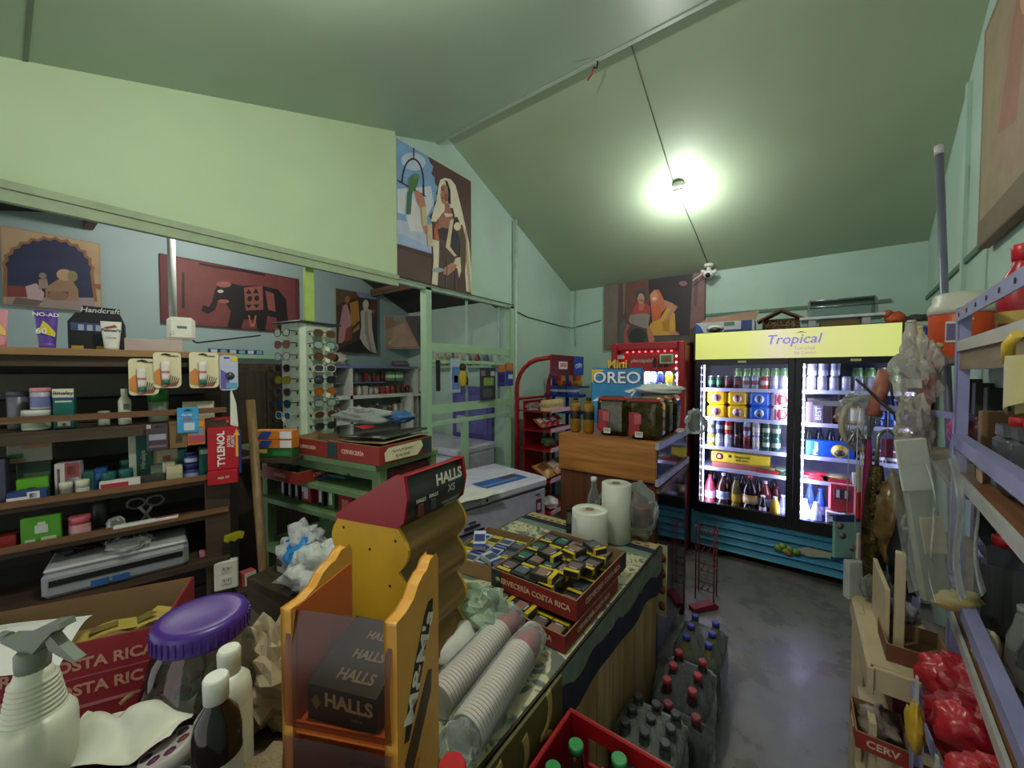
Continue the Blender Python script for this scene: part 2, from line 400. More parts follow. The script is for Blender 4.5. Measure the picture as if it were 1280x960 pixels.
# header: backlit yellow panel
m = MB(mat('141414', .4)).box((cx, FY - .012, 1.885), (W, .05, .245)); m.build('header_frame', t)
def signmat():
    m = bpy.data.materials.new('lit_sign'); m.use_nodes = True; N = m.node_tree.nodes; L = m.node_tree.links; b = N['Principled BSDF']
    tc = N.new('ShaderNodeTexCoord'); sp = N.new('ShaderNodeSeparateXYZ'); L.new(tc.outputs['Generated'], sp.inputs[0])
    r = N.new('ShaderNodeValToRGB'); e = r.color_ramp.elements
    e[0].position = 0; e[0].color = (*[lin(v) for v in (222, 226, 120)], 1); e[1].position = 1; e[1].color = (*[lin(v) for v in (228, 232, 138)], 1)
    for p, c in ((.30, (226, 230, 135)), (.46, (240, 228, 196)), (.60, (232, 230, 155))):
        q = e.new(p); q.color = (*[lin(v) for v in c], 1)
    L.new(sp.outputs[0], r.inputs[0]); L.new(r.outputs[0], b.inputs['Base Color']); L.new(r.outputs[0], b.inputs['Emission Color'])
    b.inputs['Emission Strength'].default_value = .36; b.inputs['Roughness'].default_value = .3
    return m
pn = MB(signmat()).box((cx - .06, FY - .04, 1.885), (W - .15, .012, .232)).build('header_panel', t, label='backlit yellow sign panel')
MB(mat('b9b49a', .5)).box((FX1 - .067, FY - .04, 1.885), (.11, .012, .232)).build('header_side', t)
VIO = mat('8a7ad0', .4, var=0, glow=.45)
text('Tropical', .105, VIO, pn, (cx - .015, FY - .047, 1.915), bold=.012, shear=.22, sx=1.0)
text('Toronja', .042, mat('b8a0c0', .4, var=0, glow=.4), pn, (cx + .06, FY - .047, 1.845), bold=.01, shear=.1)
text('by Limón', .036, mat('b8a0c0', .4, var=0, glow=.4), pn, (cx + .065, FY - .047, 1.808), bold=.01, shear=.1)
MB(mat('8fae3a', .5)).prism([(cx + .0, 1.965), (cx + .04, 1.967), (cx + .08, 1.962), (cx + .04, 1.977)], FY - .0475, FY - .046).build('leaf_print', pn)
# doors
DZ0, DZ1 = .385, 1.765
def door(x0, x1, hinge):
    d = MB(BLK); fw = .045
    d.box((x0 + fw / 2, FY - .01, (DZ0 + DZ1) / 2), (fw, .05, DZ1 - DZ0), .004).box((x1 - fw / 2, FY - .01, (DZ0 + DZ1) / 2), (fw, .05, DZ1 - DZ0), .004)
    d.box(((x0 + x1) / 2, FY - .01, DZ1 - fw / 2), (x1 - x0 - 2 * fw, .05, fw)).box(((x0 + x1) / 2, FY - .01, DZ0 + .05), (x1 - x0 - 2 * fw, .05, .10))
    d = d.build('door', t)
    MB(mat('f4f8ff', .03, clear=.0)).box(((x0 + x1) / 2, FY - .005, (DZ0 + DZ1) / 2 + .02), (x1 - x0 - 2 * fw, .006, DZ1 - DZ0 - .14)).build('glass', d)
    MB(mat('cfcf98', .5)).box(((x0 + x1) / 2, FY - .037, DZ1 - .02), (.06, .004, .018)).build('sticker', d)
    return d
door(FX0 + .015, cx + .005, 0); door(cx + .007, FX1 - .012, 1)
# LED strips: one run of beads down the hinge side of each bay
LEDM = mat('e6e2ff', .4, var=0, glow=26); LEDS = mat('dcd8ff', .4, var=0, glow=5)
for x in (FX0 + .075, cx + .065):
    m = MB(LEDS); m.box((x, FY + .045, 1.08), (.012, .008, 1.30)); st = m.build('led_strip', t)
    for k in range(20):
        MB(LEDM).box((x, FY + .038, .46 + k * .065), (.014, .008, .014), .003).build('led_bead', st)
for x0, x1 in ((FX0 + .08, cx - .03), (cx + .07, FX1 - .05)):
    area_light('fridge_light', (x0 + .02, FY + .05, 1.07), (R(90), 0, R(-55)), .05, 1.25, 4.6, (.76, .74, 1.0), t)
    area_light('fridge_light', (x1, FY + .05, 1.07), (R(90), 0, R(55)), .05, 1.25, 3.0, (.72, .70, 1.0), t)
# shelves
for x0, x1 in ((FX0 + .04, cx - .015), (cx + .03, FX1 - .04)):
    for z in FSH[:4]:
        m = MB(mat('d4d4e8', .4)).box(((x0 + x1) / 2, FY + .30, z - .008), (x1 - x0, .46, .012)).box(((x0 + x1) / 2, FY + .068, z - .002), (x1 - x0, .008, .03))
        m.build('fridge_shelf', t)
    MB(mat('5a5a60', .5)).box(((x0 + x1) / 2, FY + .30, .39), (x1 - x0, .52, .02)).build('fridge_floor', t)
# turquoise louvred base
m = MB(TEAL).box((cx, FY + .02, .362), (W + .02, .06, .05), .006).box((FX0 + .03, FY + .02, .21), (.08, .06, .26)).box((FX1 - .03, FY + .02, .21), (.08, .06, .26)).box((cx, FY + .05, .21), (W - .05, .02, .27))
m.build('base_frame', t)
for k in range(4):
    z = .305 - k * .066
    MB(TEAL).prism([(FY - .018, z - .026), (FY + .03, z + .030), (FY + .04, z + .022), (FY - .004, z - .032)], FX0 + .07, FX1 - .07, 'yz').build('louvre', t)
m = MB(mat('b7b39a', .6)); x = -.02
m.prism([(x, .225), (x + .1, .20), (x + .2, .225), (x + .33, .245), (x + .26, .27), (x + .08, .275)], FY - .035, FY - .033)
m.use(mat('8fae4a', .6))
for q, (dx, dz) in enumerate(((-.1, .215), (-.05, .205), (-.02, .225), (-.07, .235), (.02, .215))): m.at((x + dx, FY - .036, dz), (R(90), 0, 0)).lathe([(.0, .002), (.03, .0)], 10)
m.use(mat('b57a4a', .6)); m.at((x - .03, FY - .0375, .19), (R(90), 0, 0)).lathe([(.0, .002), (.025, .0)], 10).at()
m.build('food_decal', t, label='peeling picture of fruit and cheese')

# ---- stock in the fridge: every can, pack and bottle its own thing
def lit_label(k): return ''
def can_mesh(c, c2, lid=mat('c9cad2', .3, .8)):
    m = MB(lid); m.lathe([(.022, 0), (.027, .004)], 12)
    m.use(mat(c, .32, .35, var=0)); m.lathe([(.027, .004), (.0325, .012), (.0325, .045)], 14, cap=False)
    m.use(mat(c2, .32, .2, var=0)); m.lathe([(.0325, .045), (.0325, .082)], 14, cap=False)
    m.use(mat(c, .32, .35, var=0)); m.lathe([(.0325, .082), (.0325, .108), (.027, .118)], 14, cap=False)
    m.use(lid); m.lathe([(.027, .118), (.027, .122), (.023, .121)], 14)
    return m
_proto = {}
def put(key, maker, name, loc, label, cat, group=None, rot=0):
    """place one thing; the mesh of a kind is built once and shared"""
    if key not in _proto:
        o = maker().build(name); _proto[key] = o
    else:
        o = _proto[key].copy(); COL.objects.link(o); o.name = name
    o.location = loc; o.rotation_euler = (0, 0, rot); tag(o, label, cat, group)
    if group is None and 'group' in o: del o['group']
    return o
def cans(xs, z, y, c, c2, label, group):
    for k, x in enumerate(xs): put(('can', c, c2), lambda: can_mesh(c, c2), 'drink_can', (x, y, z), label if len(xs) == 1 else '%s %s' % (ORD[k], label), 'can', group, rot=k * 1.3)
LX = FX0 + .105; s = .068
Y1 = FY + .115
z = FSH[0]
cans([LX + .02, LX + .02 + s], z, Y1, '1d2b22', '2f6a46', 'from left, dark green can on the left bay top shelf', 'dark green cans on the top fridge shelf')
cans([LX + .02 + 2 * s, LX + .02 + 3 * s], z, Y1, '3a1a22', '6e2a34', 'from left, dark maroon can on the top shelf of the left bay', 'maroon cans on the top fridge shelf')
cans([LX + .02 + 4 * s, LX + .02 + 5 * s], z, Y1, 'aab0c0', '8a3a48', 'from left, silver can with red band on top shelf of the left bay', 'red banded cans on the top fridge shelf')
cans([LX + .02 + 6 * s], z, Y1, 'c8392e', 'e7d9d2', 'bright red can with a white band on the top shelf of the left bay', None)
cans([LX + .02 + 7 * s, LX + .02 + 7.95 * s], z, Y1, 'b6b9cc', 'c9cbe0', 'from left, plain silver can at right end of top shelf of the left bay', 'silver cans at the right end of the left bay')
z2 = [LX + .02 + k * s for k in range(3, 9)]
_n0 = len(COL.objects); cans(z2, z, Y1 + .09, '86b56a', 'c7dfa2', 'from left, lime can in back row of the left bay top shelf', 'lime cans in the back row of the left bay')
RX = cx + .11
cans([RX + k * .072 for k in range(6)], z, Y1, 'b9bdd0', 'c9b8cc', 'from left, pale silver can on the top shelf of the right bay', 'silver cans on the top shelf of the right bay')
cans([RX + k * .072 + .005 for k in range(3)], z + .123, Y1, 'c2c6d8', '8d93a8', 'from left, silver can standing on other cans, top shelf of the right bay', 'upper row of silver cans in the right bay')
cans([RX + .29 + k * .07 for k in range(4)], z, Y1 + .10, '86b56a', 'c7dfa2', 'from left, lime can in back row of the right bay', 'lime cans in the back row of the right bay')
# shrink-wrapped six-packs on the second shelf
def pack_mesh(c, spot, spot2, bars):
    m = MB(mat(c, .35, var=.04)); m.box((0, 0, .062), (.158, .15, .122), .022)
    f = -.0765
    m.use(mat(spot, .4, var=0)); m.at((.0, f, .062), (R(90), 0, 0)).lathe([(.0, .0015), (.036, .0)], 14, ry=1.05)
    m.use(mat(spot2, .4, var=0)); m.at((.0, f - .0016, .062), (R(90), 0, 0)).lathe([(.0, .0015), (.022, .0)], 12, ry=1.4).at()
    if bars:
        m.use(mat(bars, .4, var=0))
        for x in (-.052, -.024): m.quad((x, f - .003, .02), (x + .014, f - .003, .015), (x + .014, f - .003, .105), (x, f - .003, .11))
    return m
z = FSH[1]
for r_ in range(2):
    lv = ('lower', 'upper')[r_]
    for k in range(2):
        put(('pack', 'y'), lambda: pack_mesh('e0b414', 'c9a58a', '5c3038', None), 'six_pack', (LX + .065 + k * .165, FY + .16, z + r_ * .124),
            'yellow six-pack, %s of its stack, %s column in the left bay' % (lv, ('first', 'second')[k]), 'drink pack', 'yellow six-packs in the left bay')
    put(('pack', 'b'), lambda: pack_mesh('1d62c8', '8fa8c0', '2c3a3c', None), 'six_pack', (LX + .065 + 2 * .165, FY + .16, z + r_ * .124), 'blue six-pack, %s of its stack, beside the yellow ones' % lv, 'drink pack', 'blue six-packs in the left bay')
    put(('pack', 'r'), lambda: pack_mesh('d8d4d8', 'b02a34', 'e8e0e0', 'b02634'), 'six_pack', (LX + .065 + 3 * .165 - .005, FY + .16, z + r_ * .124), 'white and red six-pack, %s of its stack, in the left bay' % lv, 'drink pack', 'white and red six-packs in the left bay')
def bottle(h, r, liquid, cap, lab, lab2=None, fill=.75, neck=.014, seg=14, shoulder=.62, lz=(.30, .52), glass=None):
    """soft-drink bottle: body, label band, neck and screw cap in one mesh"""
    m = MB(mat(liquid, .12, var=.03)); zs = h * shoulder
    m.lathe([(r * .78, 0), (r * .98, h * .03), (r, h * .1), (r * .96, h * lz[0])], seg, cap=True)
    m.use(mat(lab, .45, var=.0)); m.lathe([(r * 1.0, h * lz[0]), (r * 1.01, h * (lz[0] + .01)), (r * 1.01, h * lz[1])], seg, cap=False)
    if lab2: m.use(mat(lab2, .45, var=.0)); m.lathe([(r * 1.02, h * (lz[0] + .06)), (r * 1.02, h * (lz[1] - .06))], seg, cap=False)
    m.use(mat(glass or liquid, .1, var=.03)); m.lathe([(r * 1.0, h * lz[1]), (r * .99, zs), (r * .72, h * .76), (neck * 1.25, h * .89), (neck, h * .93)], seg, cap=False)
    m.use(mat(cap, .4, var=0)); m.lathe([(neck * 1.15, h * .925), (neck * 1.2, h * .99), (neck * 1.05, h)], 12)
    return m
put(('bot', 'dk'), lambda: bottle(.23, .03, '3a1a14', 'a02020', '7a3a24'), 'soda_bottle', (cx - .06, FY + .13, z), 'dark small bottle at the right end of the second shelf, left bay', 'bottle', None)
# third shelf: two-high mixed cans
z = FSH[2]
low = [('c9b530', 'd8d0c8', 'yellow and silver'), ('aeb4c4', 'd0d4e0', 'silver'), ('b8c0d4', 'd4d8e8', 'pale silver'), ('3a1518', '1c1012', 'near-black'), ('8a1f28', '3a1a20', 'dark red'), ('b8bcc8', 'd9d29a', 'white and gold'), ('2c5a3a', 'b8c8b0', 'green and white'), ('35644a', 'c0c8b4', 'pale green')]
upp = [('b0b8b8', '5c6450', 'grey and olive'), ('38405a', '8a90a8', 'navy'), ('a8242a', 'd8a878', 'red and orange'), ('2a1214', '180c0e', 'black'), ('9a9aa4', '5a2a30', 'silver and maroon'), ('a8a89c', 'd8d0b0', 'cream'), ('2a5438', 'a8b8a0', 'green'), ('2c5a3a', 'b0b8a4', 'leaf green')]
for k in range(8):
    x = LX + .02 + k * .071
    for (a, b, n), dz, lv in ((low[k], 0, 'bottom'), (upp[k], .123, 'upper')):
        cans([x], z + dz, Y1, a, b, '%s can, %s row of the third shelf of the left bay' % (n, lv), 'mixed cans on the third shelf of the left bay')
# fourth shelf: yellow carton, sausage trays
z = FSH[3]
t2 = thing('beer_carton', 'long yellow beer carton lying on the fourth shelf of the left bay', 'box', (LX + .245, FY + .22, z + .048))
b_ = MB(mat('d6bd2c', .45)).box((0, 0, .045), (.46, .10, .09), .003).build('carton', t2)
MB(mat('a8604a', .5)).box((0, 0, -.024), (.44, .14, .048), .004).build('tray', t2)
text('Imperial', .036, mat('2a2010', .5), b_, (.02, -.053, .06), bold=.01)
text('MÁS FRÍO', .022, mat('2a2010', .5), b_, (.02, -.053, .028), bold=.01)
MB(mat('b8342c', .5)).at((-.16, -.052, .05), (R(90), 0, 0)).lathe([(0, .001), (.032, 0)], 14).use(mat('e8e0d0', .5)).at((-.16, -.0535, .05), (R(90), 0, 0)).lathe([(0, .001), (.018, 0)], 14).build('badge', b_)
MB(mat('2a2010', .5)).at((-.075, -.052, .06), (R(90), 0, 0)).lathe([(0, .001), (.014, 0)], 12).build('emblem', b_)
def tray_mesh(c, top):
    m = MB(mat(c, .4)).prism([(-.085, .04), (-.07, 0), (.07, 0), (.085, .04)], -.06, .06, 'xz')
    m.use(mat(top, .3)).blob((0, 0, .045), (.15, .11, .035), 3, .2, 10, 6)
    return m
put(('tray', 1), lambda: tray_mesh('a8362e', '6c6a3a'), 'meat_tray', (LX + .46, FY + .145, z), 'red tray of packed food on the fourth shelf of the left bay', 'tray')
put(('tray', 2), lambda: tray_mesh('2f4a34', '7a8a62'), 'salad_tray', (cx - .085, FY + .17, z), 'dark green tray at the right end of the fourth shelf of the left bay', 'tray', None, R(90))
# bottom: big bottles
z = FSH[4]
spec = [(.045, .30, .048, 'b03a4c', 'b03040', 'd8a0a8', None, 'pink-red bottle at the left end of the bottom shelf of the left bay'),
        (.155, .33, .056, '3c1f18', 'c8d0e8', 'b8c8e0', '8a98c0', 'brown cola bottle with a pale blue label on the bottom of the left bay'),
        (.255, .31, .045, '6a5a24', '3a3420', 'cfa82e', None, 'olive bottle with a yellow label on the bottom of the left bay'),
        (.365, .34, .062, '1c1416', 'c02a34', 'd8a040', 'e0c8a8', 'large dark bottle with red cap and fruit label in the left bay'),
        (.475, .31, .045, '6a2a20', 'c8b8a8', '9aa8d0', None, 'amber bottle with a violet label on the bottom of the left bay')]
for dx, h, r_, li, ca, l1, l2, lb in spec:
    put(('big', dx), lambda: bottle(h, r_, li, ca, l1, l2), 'soda_bottle', (LX - .03 + dx, FY + .14, z), lb, 'bottle')
put(('big', 'sm'), lambda: bottle(.20, .026, '2a1818', 'd8d0d0', 'c8c0c8'), 'soda_bottle', (LX - .03 + .465, FY + .07, z), 'small dark bottle in front of the amber one, left bay', 'bottle')
put(('big', 'y'), lambda: bottle(.20, .036, 'c8a82a', 'd8c8c0', 'b0902a'), 'soda_bottle', (LX - .03 + .55, FY + .09, z), 'short yellow bottle near the door post at the bottom of the left bay', 'bottle')
put(('big', 'bl'), lambda: bottle(.21, .032, '7078b8', 'c8d0f0', '8890c8'), 'soda_bottle', (cx - .06, FY + .15, z), 'clear blue bottle in the bottom right corner of the left bay', 'bottle')
put(('big', 'rc'), lambda: bottle(.25, .045, '5a1a20', 'b03040', '8a2a30'), 'soda_bottle', (LX - .03 + .555, FY + .26, z), 'dark red bottle behind the short yellow one, left bay', 'bottle')
for k in range(6):
    put(('bkl',), lambda: bottle(.22, .031, '1e1a20', '2c2c34', '5a3a40', None), 'soda_bottle', (LX + .03 + k * .095, FY + .32, FSH[2]), ORD[k] + ' from left of the dim bottles at the back of the third shelf, left bay', 'bottle', 'dim bottles behind the cans')
for k in range(5):
    put(('bkb',), lambda: bottle(.31, .045, '2a1a16', '5a2a2c', '6a5a50', None), 'soda_bottle', (LX + .02 + k * .12, FY + .32, FSH[4]), ORD[k] + ' from left of the dark bottles at the back of the bottom shelf, left bay', 'bottle', 'dark bottles at the back of the bottom shelf')
# right bay, second shelf
z = FSH[1]
t2 = thing('beer_case', 'dark six-pack carton with pale lettering on the second shelf of the right bay', 'box', (cx + .16, FY + .14, z))
b_ = MB(mat('3a2c30', .5)).box((0, 0, .09), (.17, .13, .18), .004).box((0, 0, .19), (.14, .02, .03)).build('carton', t2)
MB(mat('5c5862', .5)).box((.0, -.066, .09), (.06, .002, .15)).build('label_panel', b_)
text('BEST', .05, mat('c8c4cc', .5), b_, (.002, -.069, .09), rot=(R(90), R(-90), 0), bold=.01)
for dx, li, l1, l2, ca, lb in ((.285, '2a1210', 'b8342a', 'd86a52', '2a1a1a', 'cola bottle with a big red label on the second shelf of the right bay'), (.37, '3a2014', 'c8862e', 'd8d0c0', '20160f', 'brown bottle with an orange label on the second shelf of the right bay')):
    put(('rb', dx), lambda: bottle(.245, .042, li, ca, l1, l2, lz=(.12, .60), shoulder=.66), 'soda_bottle', (cx + .01 + dx, FY + .12, z), lb, 'bottle')
for k in range(3):
    put(('rbd',), lambda: bottle(.22, .034, '24345a', '3a5a90', '3a62a0', None), 'soda_bottle', (cx + .52 + k * .075, FY + .16, z), ORD[k] + ' of three navy bottles on the second shelf of the right bay', 'bottle', 'navy bottles in the right bay')
# right bay, third shelf
z = FSH[2]
for o in COL.objects:
    if 'lime can' in str(o.get('label', '')): o.scale = (1.05, 1.05, 1.55)
t2 = thing('beer_case', 'bright blue beer carton with a gold oval on the third shelf of the right bay', 'box', (cx + .235, FY + .145, z + .0015))
b_ = MB(mat('1c58c0', .4)).box((0, 0, .065), (.30, .12, .13), .004).build('carton', t2)
MB(mat('c8a838', .4)).at((.06, -.061, .065), (R(90), 0, 0)).lathe([(0, .001), (.052, 0)], 16, ry=1.0).use(mat('3a3420', .4)).at((.06, -.0625, .05), (R(90), 0, 0)).lathe([(0, .001), (.034, 0)], 14, ry=.7).build('oval', b_)
text('Pilsen', .045, mat('dfe6f4', .5), b_, (-.085, -.0625, .07), rot=(R(90), R(-90), 0), bold=.01)
for k in range(5):
    put(('rb3',), lambda: bottle(.22, .031, '1c1a20', '2c2c34', '3a3c48', None), 'beer_bottle', (cx + .10 + k * .075, FY + .27, z), ORD[k] + ' from left of the dark bottles behind the blue carton', 'bottle', 'dark bottles behind the blue carton')
for k in range(3):
    put(('jar3',), lambda: bottle(.10, .036, '5a4a44', 'b8b4b8', 'c8c8d0', None, neck=.028, shoulder=.7), 'sauce_jar', (cx + .44 + k * .08, FY + .11, z), ORD[k] + ' small dark jar to the right of the blue carton', 'jar', 'jars on the third shelf of the right bay')
# right bay, fourth shelf
z = FSH[3]
put(('tr', 1), lambda: tray_mesh('b83a3e', 'a83040').box((.04, -.01, .06), (.06, .08, .02)), 'meat_tray', (cx + .15, FY + .15, z), 'red tray of wrapped meat at the left of the fourth shelf, right bay', 'tray')
put(('tr', 2), lambda: tray_mesh('b0343c', 'c8b87a'), 'meat_tray', (cx + .28, FY + .15, z), 'red tray with a yellowish pack on the fourth shelf of the right bay', 'tray')
put(('tr', 3), lambda: MB(mat('c8c8a8', .5)).box((0, 0, .05), (.05, .06, .10), .005), 'milk_carton', (cx + .40, FY + .12, z), 'small pale green carton on the fourth shelf of the right bay', 'carton')
# right bay, bottom
z = FSH[4]
for k, (dx, dy, dz) in enumerate(((.09, .1, 0), (.16, .09, 0), (.12, .19, .0), (.19, .2, .0))):
    put(('wb', k), lambda: bottle((.22, .21, .33, .30)[k], .036, ('b8c0e0', 'c0c8e8', '4a6ac8', '3a5ac0')[k], ('d8e0ff', 'e0e4f8', '5070d0', '4060c8')[k], 'a8b4e0', None), 'water_bottle', (cx + dx, FY + dy, z),
        ('pale blue water bottle at the left of the bottom of the right bay', 'frosted water bottle second from left in the right bay', 'tall blue bottle at the back left of the right bay', 'tall deep blue bottle at the back of the right bay')[k], 'bottle')
t2 = thing('sausage_pack', 'red handled pack of drinks on white boxes at the bottom of the right bay', 'box', (cx + .315, FY + .11, z + .17))
b_ = MB(mat('b82f38', .4)).box((0, 0, .11), (.16, .10, .22), .012).build('carton', t2)
MB(mat('5a2a30', .5)).box((0, -.051, .14), (.10, .004, .08), .001).use(mat('d8d4dc', .5)).box((-.025, -.054, .14), (.02, .003, .06)).box((.025, -.054, .14), (.02, .003, .06)).build('window_panel', b_)
for k in range(3):
    put(('wbx',), lambda: MB(mat('d8d0d8', .5)).box((0, 0, .0265), (.19, .13, .053), .004).use(mat('8a3a44', .5)).box((0, -.0655, .026), (.15, .002, .014)), 'white_box', (cx + .315, FY + .11, z + k * .0545),
        'flat white box with a red stripe, %s in the stack under the red pack' % ('bottom', 'middle', 'top')[k], 'box', 'white boxes under the red pack')
# ------------------------------------------------------------------ paintings
def E(cx, cy, rx, ry, n=14, a0=0, a1=360):
    return [(cx + rx * math.cos(R(a0 + (a1 - a0) * k / n)), cy + ry * math.sin(R(a0 + (a1 - a0) * k / n))) for k in range(n if a1 - a0 >= 360 else n + 1)]
def picture(name, label, cat, loc, rot, w, h, q, bg, polys, t=.02, edge='d8d2b4', group=None):
    """flat painted board; painted shapes are thin layers given in the source quad q = (TL, TR, BR, BL)"""
    o = thing(name, label, cat, loc, rot, group)
    MB(mat(edge, .7)).box((w / 2, t / 2, h / 2), (w, t, h)).build('board', o)
    c = MB(mat(bg, .65, var=.14, scale=5)).quad((.004, -.0006, .004), (w - .004, -.0006, .004), (w - .004, -.0006, h - .004), (.004, -.0006, h - .004)).build('canvas', o)
    m = MB(); (ax, ay), (bx, by), (cx, cy), (dx, dy) = q
    def uv(p):
        v = .5
        for _ in range(3):
            x0, x1 = dx + (ax - dx) * v, cx + (bx - cx) * v
            u = (p[0] - x0) / (x1 - x0); yt, yb = ay + (by - ay) * u, dy + (cy - dy) * u
            v = (yb - p[1]) / (yb - yt)
        return min(max(u, .005), .995) * w, min(max(v, .005), .995) * h
    for k, (col, pts) in enumerate(polys):
        m.use(mat(col, .6, var=.10, scale=9)); m.poly([(x, -.0014 - .0003 * k, z) for x, z in map(uv, pts)])
    m.build('painted_figures', o)
    return o
q = ((35, 45), (452, 270), (464, 922), (50, 825))
scal = []
for a, b_ in ((150, 85), (178, 120), (205, 170), (212, 230), (232, 285), (236, 340), (222, 400), (200, 470)): scal.append((a, b_)); scal.append((a + 16, b_ + 18))
picture('painting', 'large painting of a veiled woman holding up a hand to a green parrot', 'painting', (-2.385, 1.775, 2.345), R(90), .805, 1.02, q, '5c4540', [
    ('7fa3cc', [(35, 45), (140, 90)] + scal + [(220, 690), (215, 680), (45, 632)]),
    ('b9c8d8', E(120, 170, 60, 50)), ('c9d2da', [(45, 330), (210, 300), (226, 400), (190, 470), (120, 480), (48, 460)]), ('b4bccc', [(46, 500), (215, 520), (215, 670), (48, 630)]), ('d2d0d0', [(60, 380), (150, 400), (200, 560), (110, 560)]), ('9aaed0', [(50, 570), (200, 640), (215, 676), (50, 632)]),
    ('47302b', [(45, 632), (222, 682), (222, 705), (45, 655)]),
    ('3a3330', [(116, 70), (122, 70), (122, 150), (116, 150)]), ('3a3330', E(118, 290, 56, 140, 14, 180, 360)[:] + E(118, 290, 48, 130, 14, 360, 180)),
    ('3a3330', [(60, 280), (70, 285), (70, 296), (60, 292)]), ('3a3330', [(164, 290), (174, 290), (176, 355), (166, 350)]), ('3a3330', [(45, 278), (182, 355), (182, 364), (45, 288)]),
    ('e3d8bd', [(258, 262), (285, 250), (320, 258), (348, 290), (365, 345), (400, 470), (440, 620), (462, 800), (462, 905), (425, 895), (410, 720), (390, 600), (350, 480), (335, 420), (300, 420), (270, 455), (240, 500), (212, 498), (222, 440), (240, 380), (248, 310)]),
    ('2a2024', [(285, 262), (300, 270), (318, 320), (322, 400), (305, 395), (300, 320)]),
    ('b97f66', [(262, 300), (280, 285), (300, 300), (306, 340), (302, 385), (285, 402), (268, 390), (262, 355), (258, 350), (263, 335)]),
    ('a86e5a', [(285, 395), (310, 390), (330, 460), (350, 520), (330, 560), (290, 570), (255, 550), (240, 510), (262, 465), (285, 440)]),
    ('8b4a3c', [(232, 510), (250, 480), (255, 600), (235, 620)]), ('c2603a', [(228, 540), (246, 500), (258, 610), (232, 630)]),
    ('3a2c2e', [(246, 545), (275, 530), (320, 540), (322, 600), (290, 600), (255, 590)]),
    ('2b2a3a', [(330, 480), (360, 470), (385, 520), (380, 620), (365, 690), (330, 670), (310, 600)]), ('d8c39c', [(318, 490), (340, 480), (325, 580), (320, 640), (360, 690), (340, 700), (290, 660), (300, 600)]),
    ('5c4a34', [(345, 530), (365, 505), (395, 520), (415, 600), (420, 720), (410, 800), (385, 770), (378, 680), (380, 610), (362, 560)]), ('e0d0ae', E(362, 525, 22, 24)),
    ('4d3830', [(258, 620), (300, 650), (355, 705), (385, 770), (410, 800), (420, 905), (330, 885), (248, 866), (250, 760)]),
    ('d9cfb8', [(220, 600), (256, 610), (256, 700), (250, 862), (218, 858), (226, 720)]), ('c9b48c', [(190, 520), (215, 510), (222, 640), (195, 640)]),
    ('b57a62', [(122, 335), (140, 330), (170, 360), (182, 420), (186, 500), (196, 560), (182, 570), (165, 520), (155, 430), (135, 390)]),
    ('c9b48c', [(160, 420), (182, 415), (190, 520), (168, 528)]),
    ('dccbb0', [(352, 705), (382, 700), (388, 780), (376, 820), (362, 760), (330, 760)]), ('b97f66', [(285, 760), (330, 730), (362, 745), (350, 770), (305, 805), (280, 795)]), ('9aa4a8', E(250, 773, 34, 13)),
    ('4f7a4a', [(112, 250), (130, 236), (146, 250), (140, 280), (130, 320), (110, 345), (92, 350), (95, 270)]), ('3c6a58', [(88, 345), (112, 340), (106, 465), (84, 468)]), ('6a8a4e', E(130, 252, 14, 14)), ('2a2024', [(264, 318), (276, 314), (278, 320), (266, 323)]), ('8a4038', [(263, 362), (276, 360), (274, 368), (265, 368)]), ('2a2024', [(262, 308), (278, 304), (278, 307), (262, 311)]), ('96604e', [(285, 330), (300, 345), (296, 380), (288, 384)]), ('6a5040', [(300, 700), (306, 700), (300, 880), (294, 880)]), ('6a5040', [(350, 760), (356, 760), (362, 890), (354, 890)]), ('c9b48c', [(410, 520), (420, 560), (455, 900), (446, 900), (425, 720)]), ('d8cdb4', [(276, 450), (330, 455), (328, 466), (290, 475)]),
], edge='ded6a6')
q = ((120, 205), (1195, 65), (1185, 800), (70, 815))
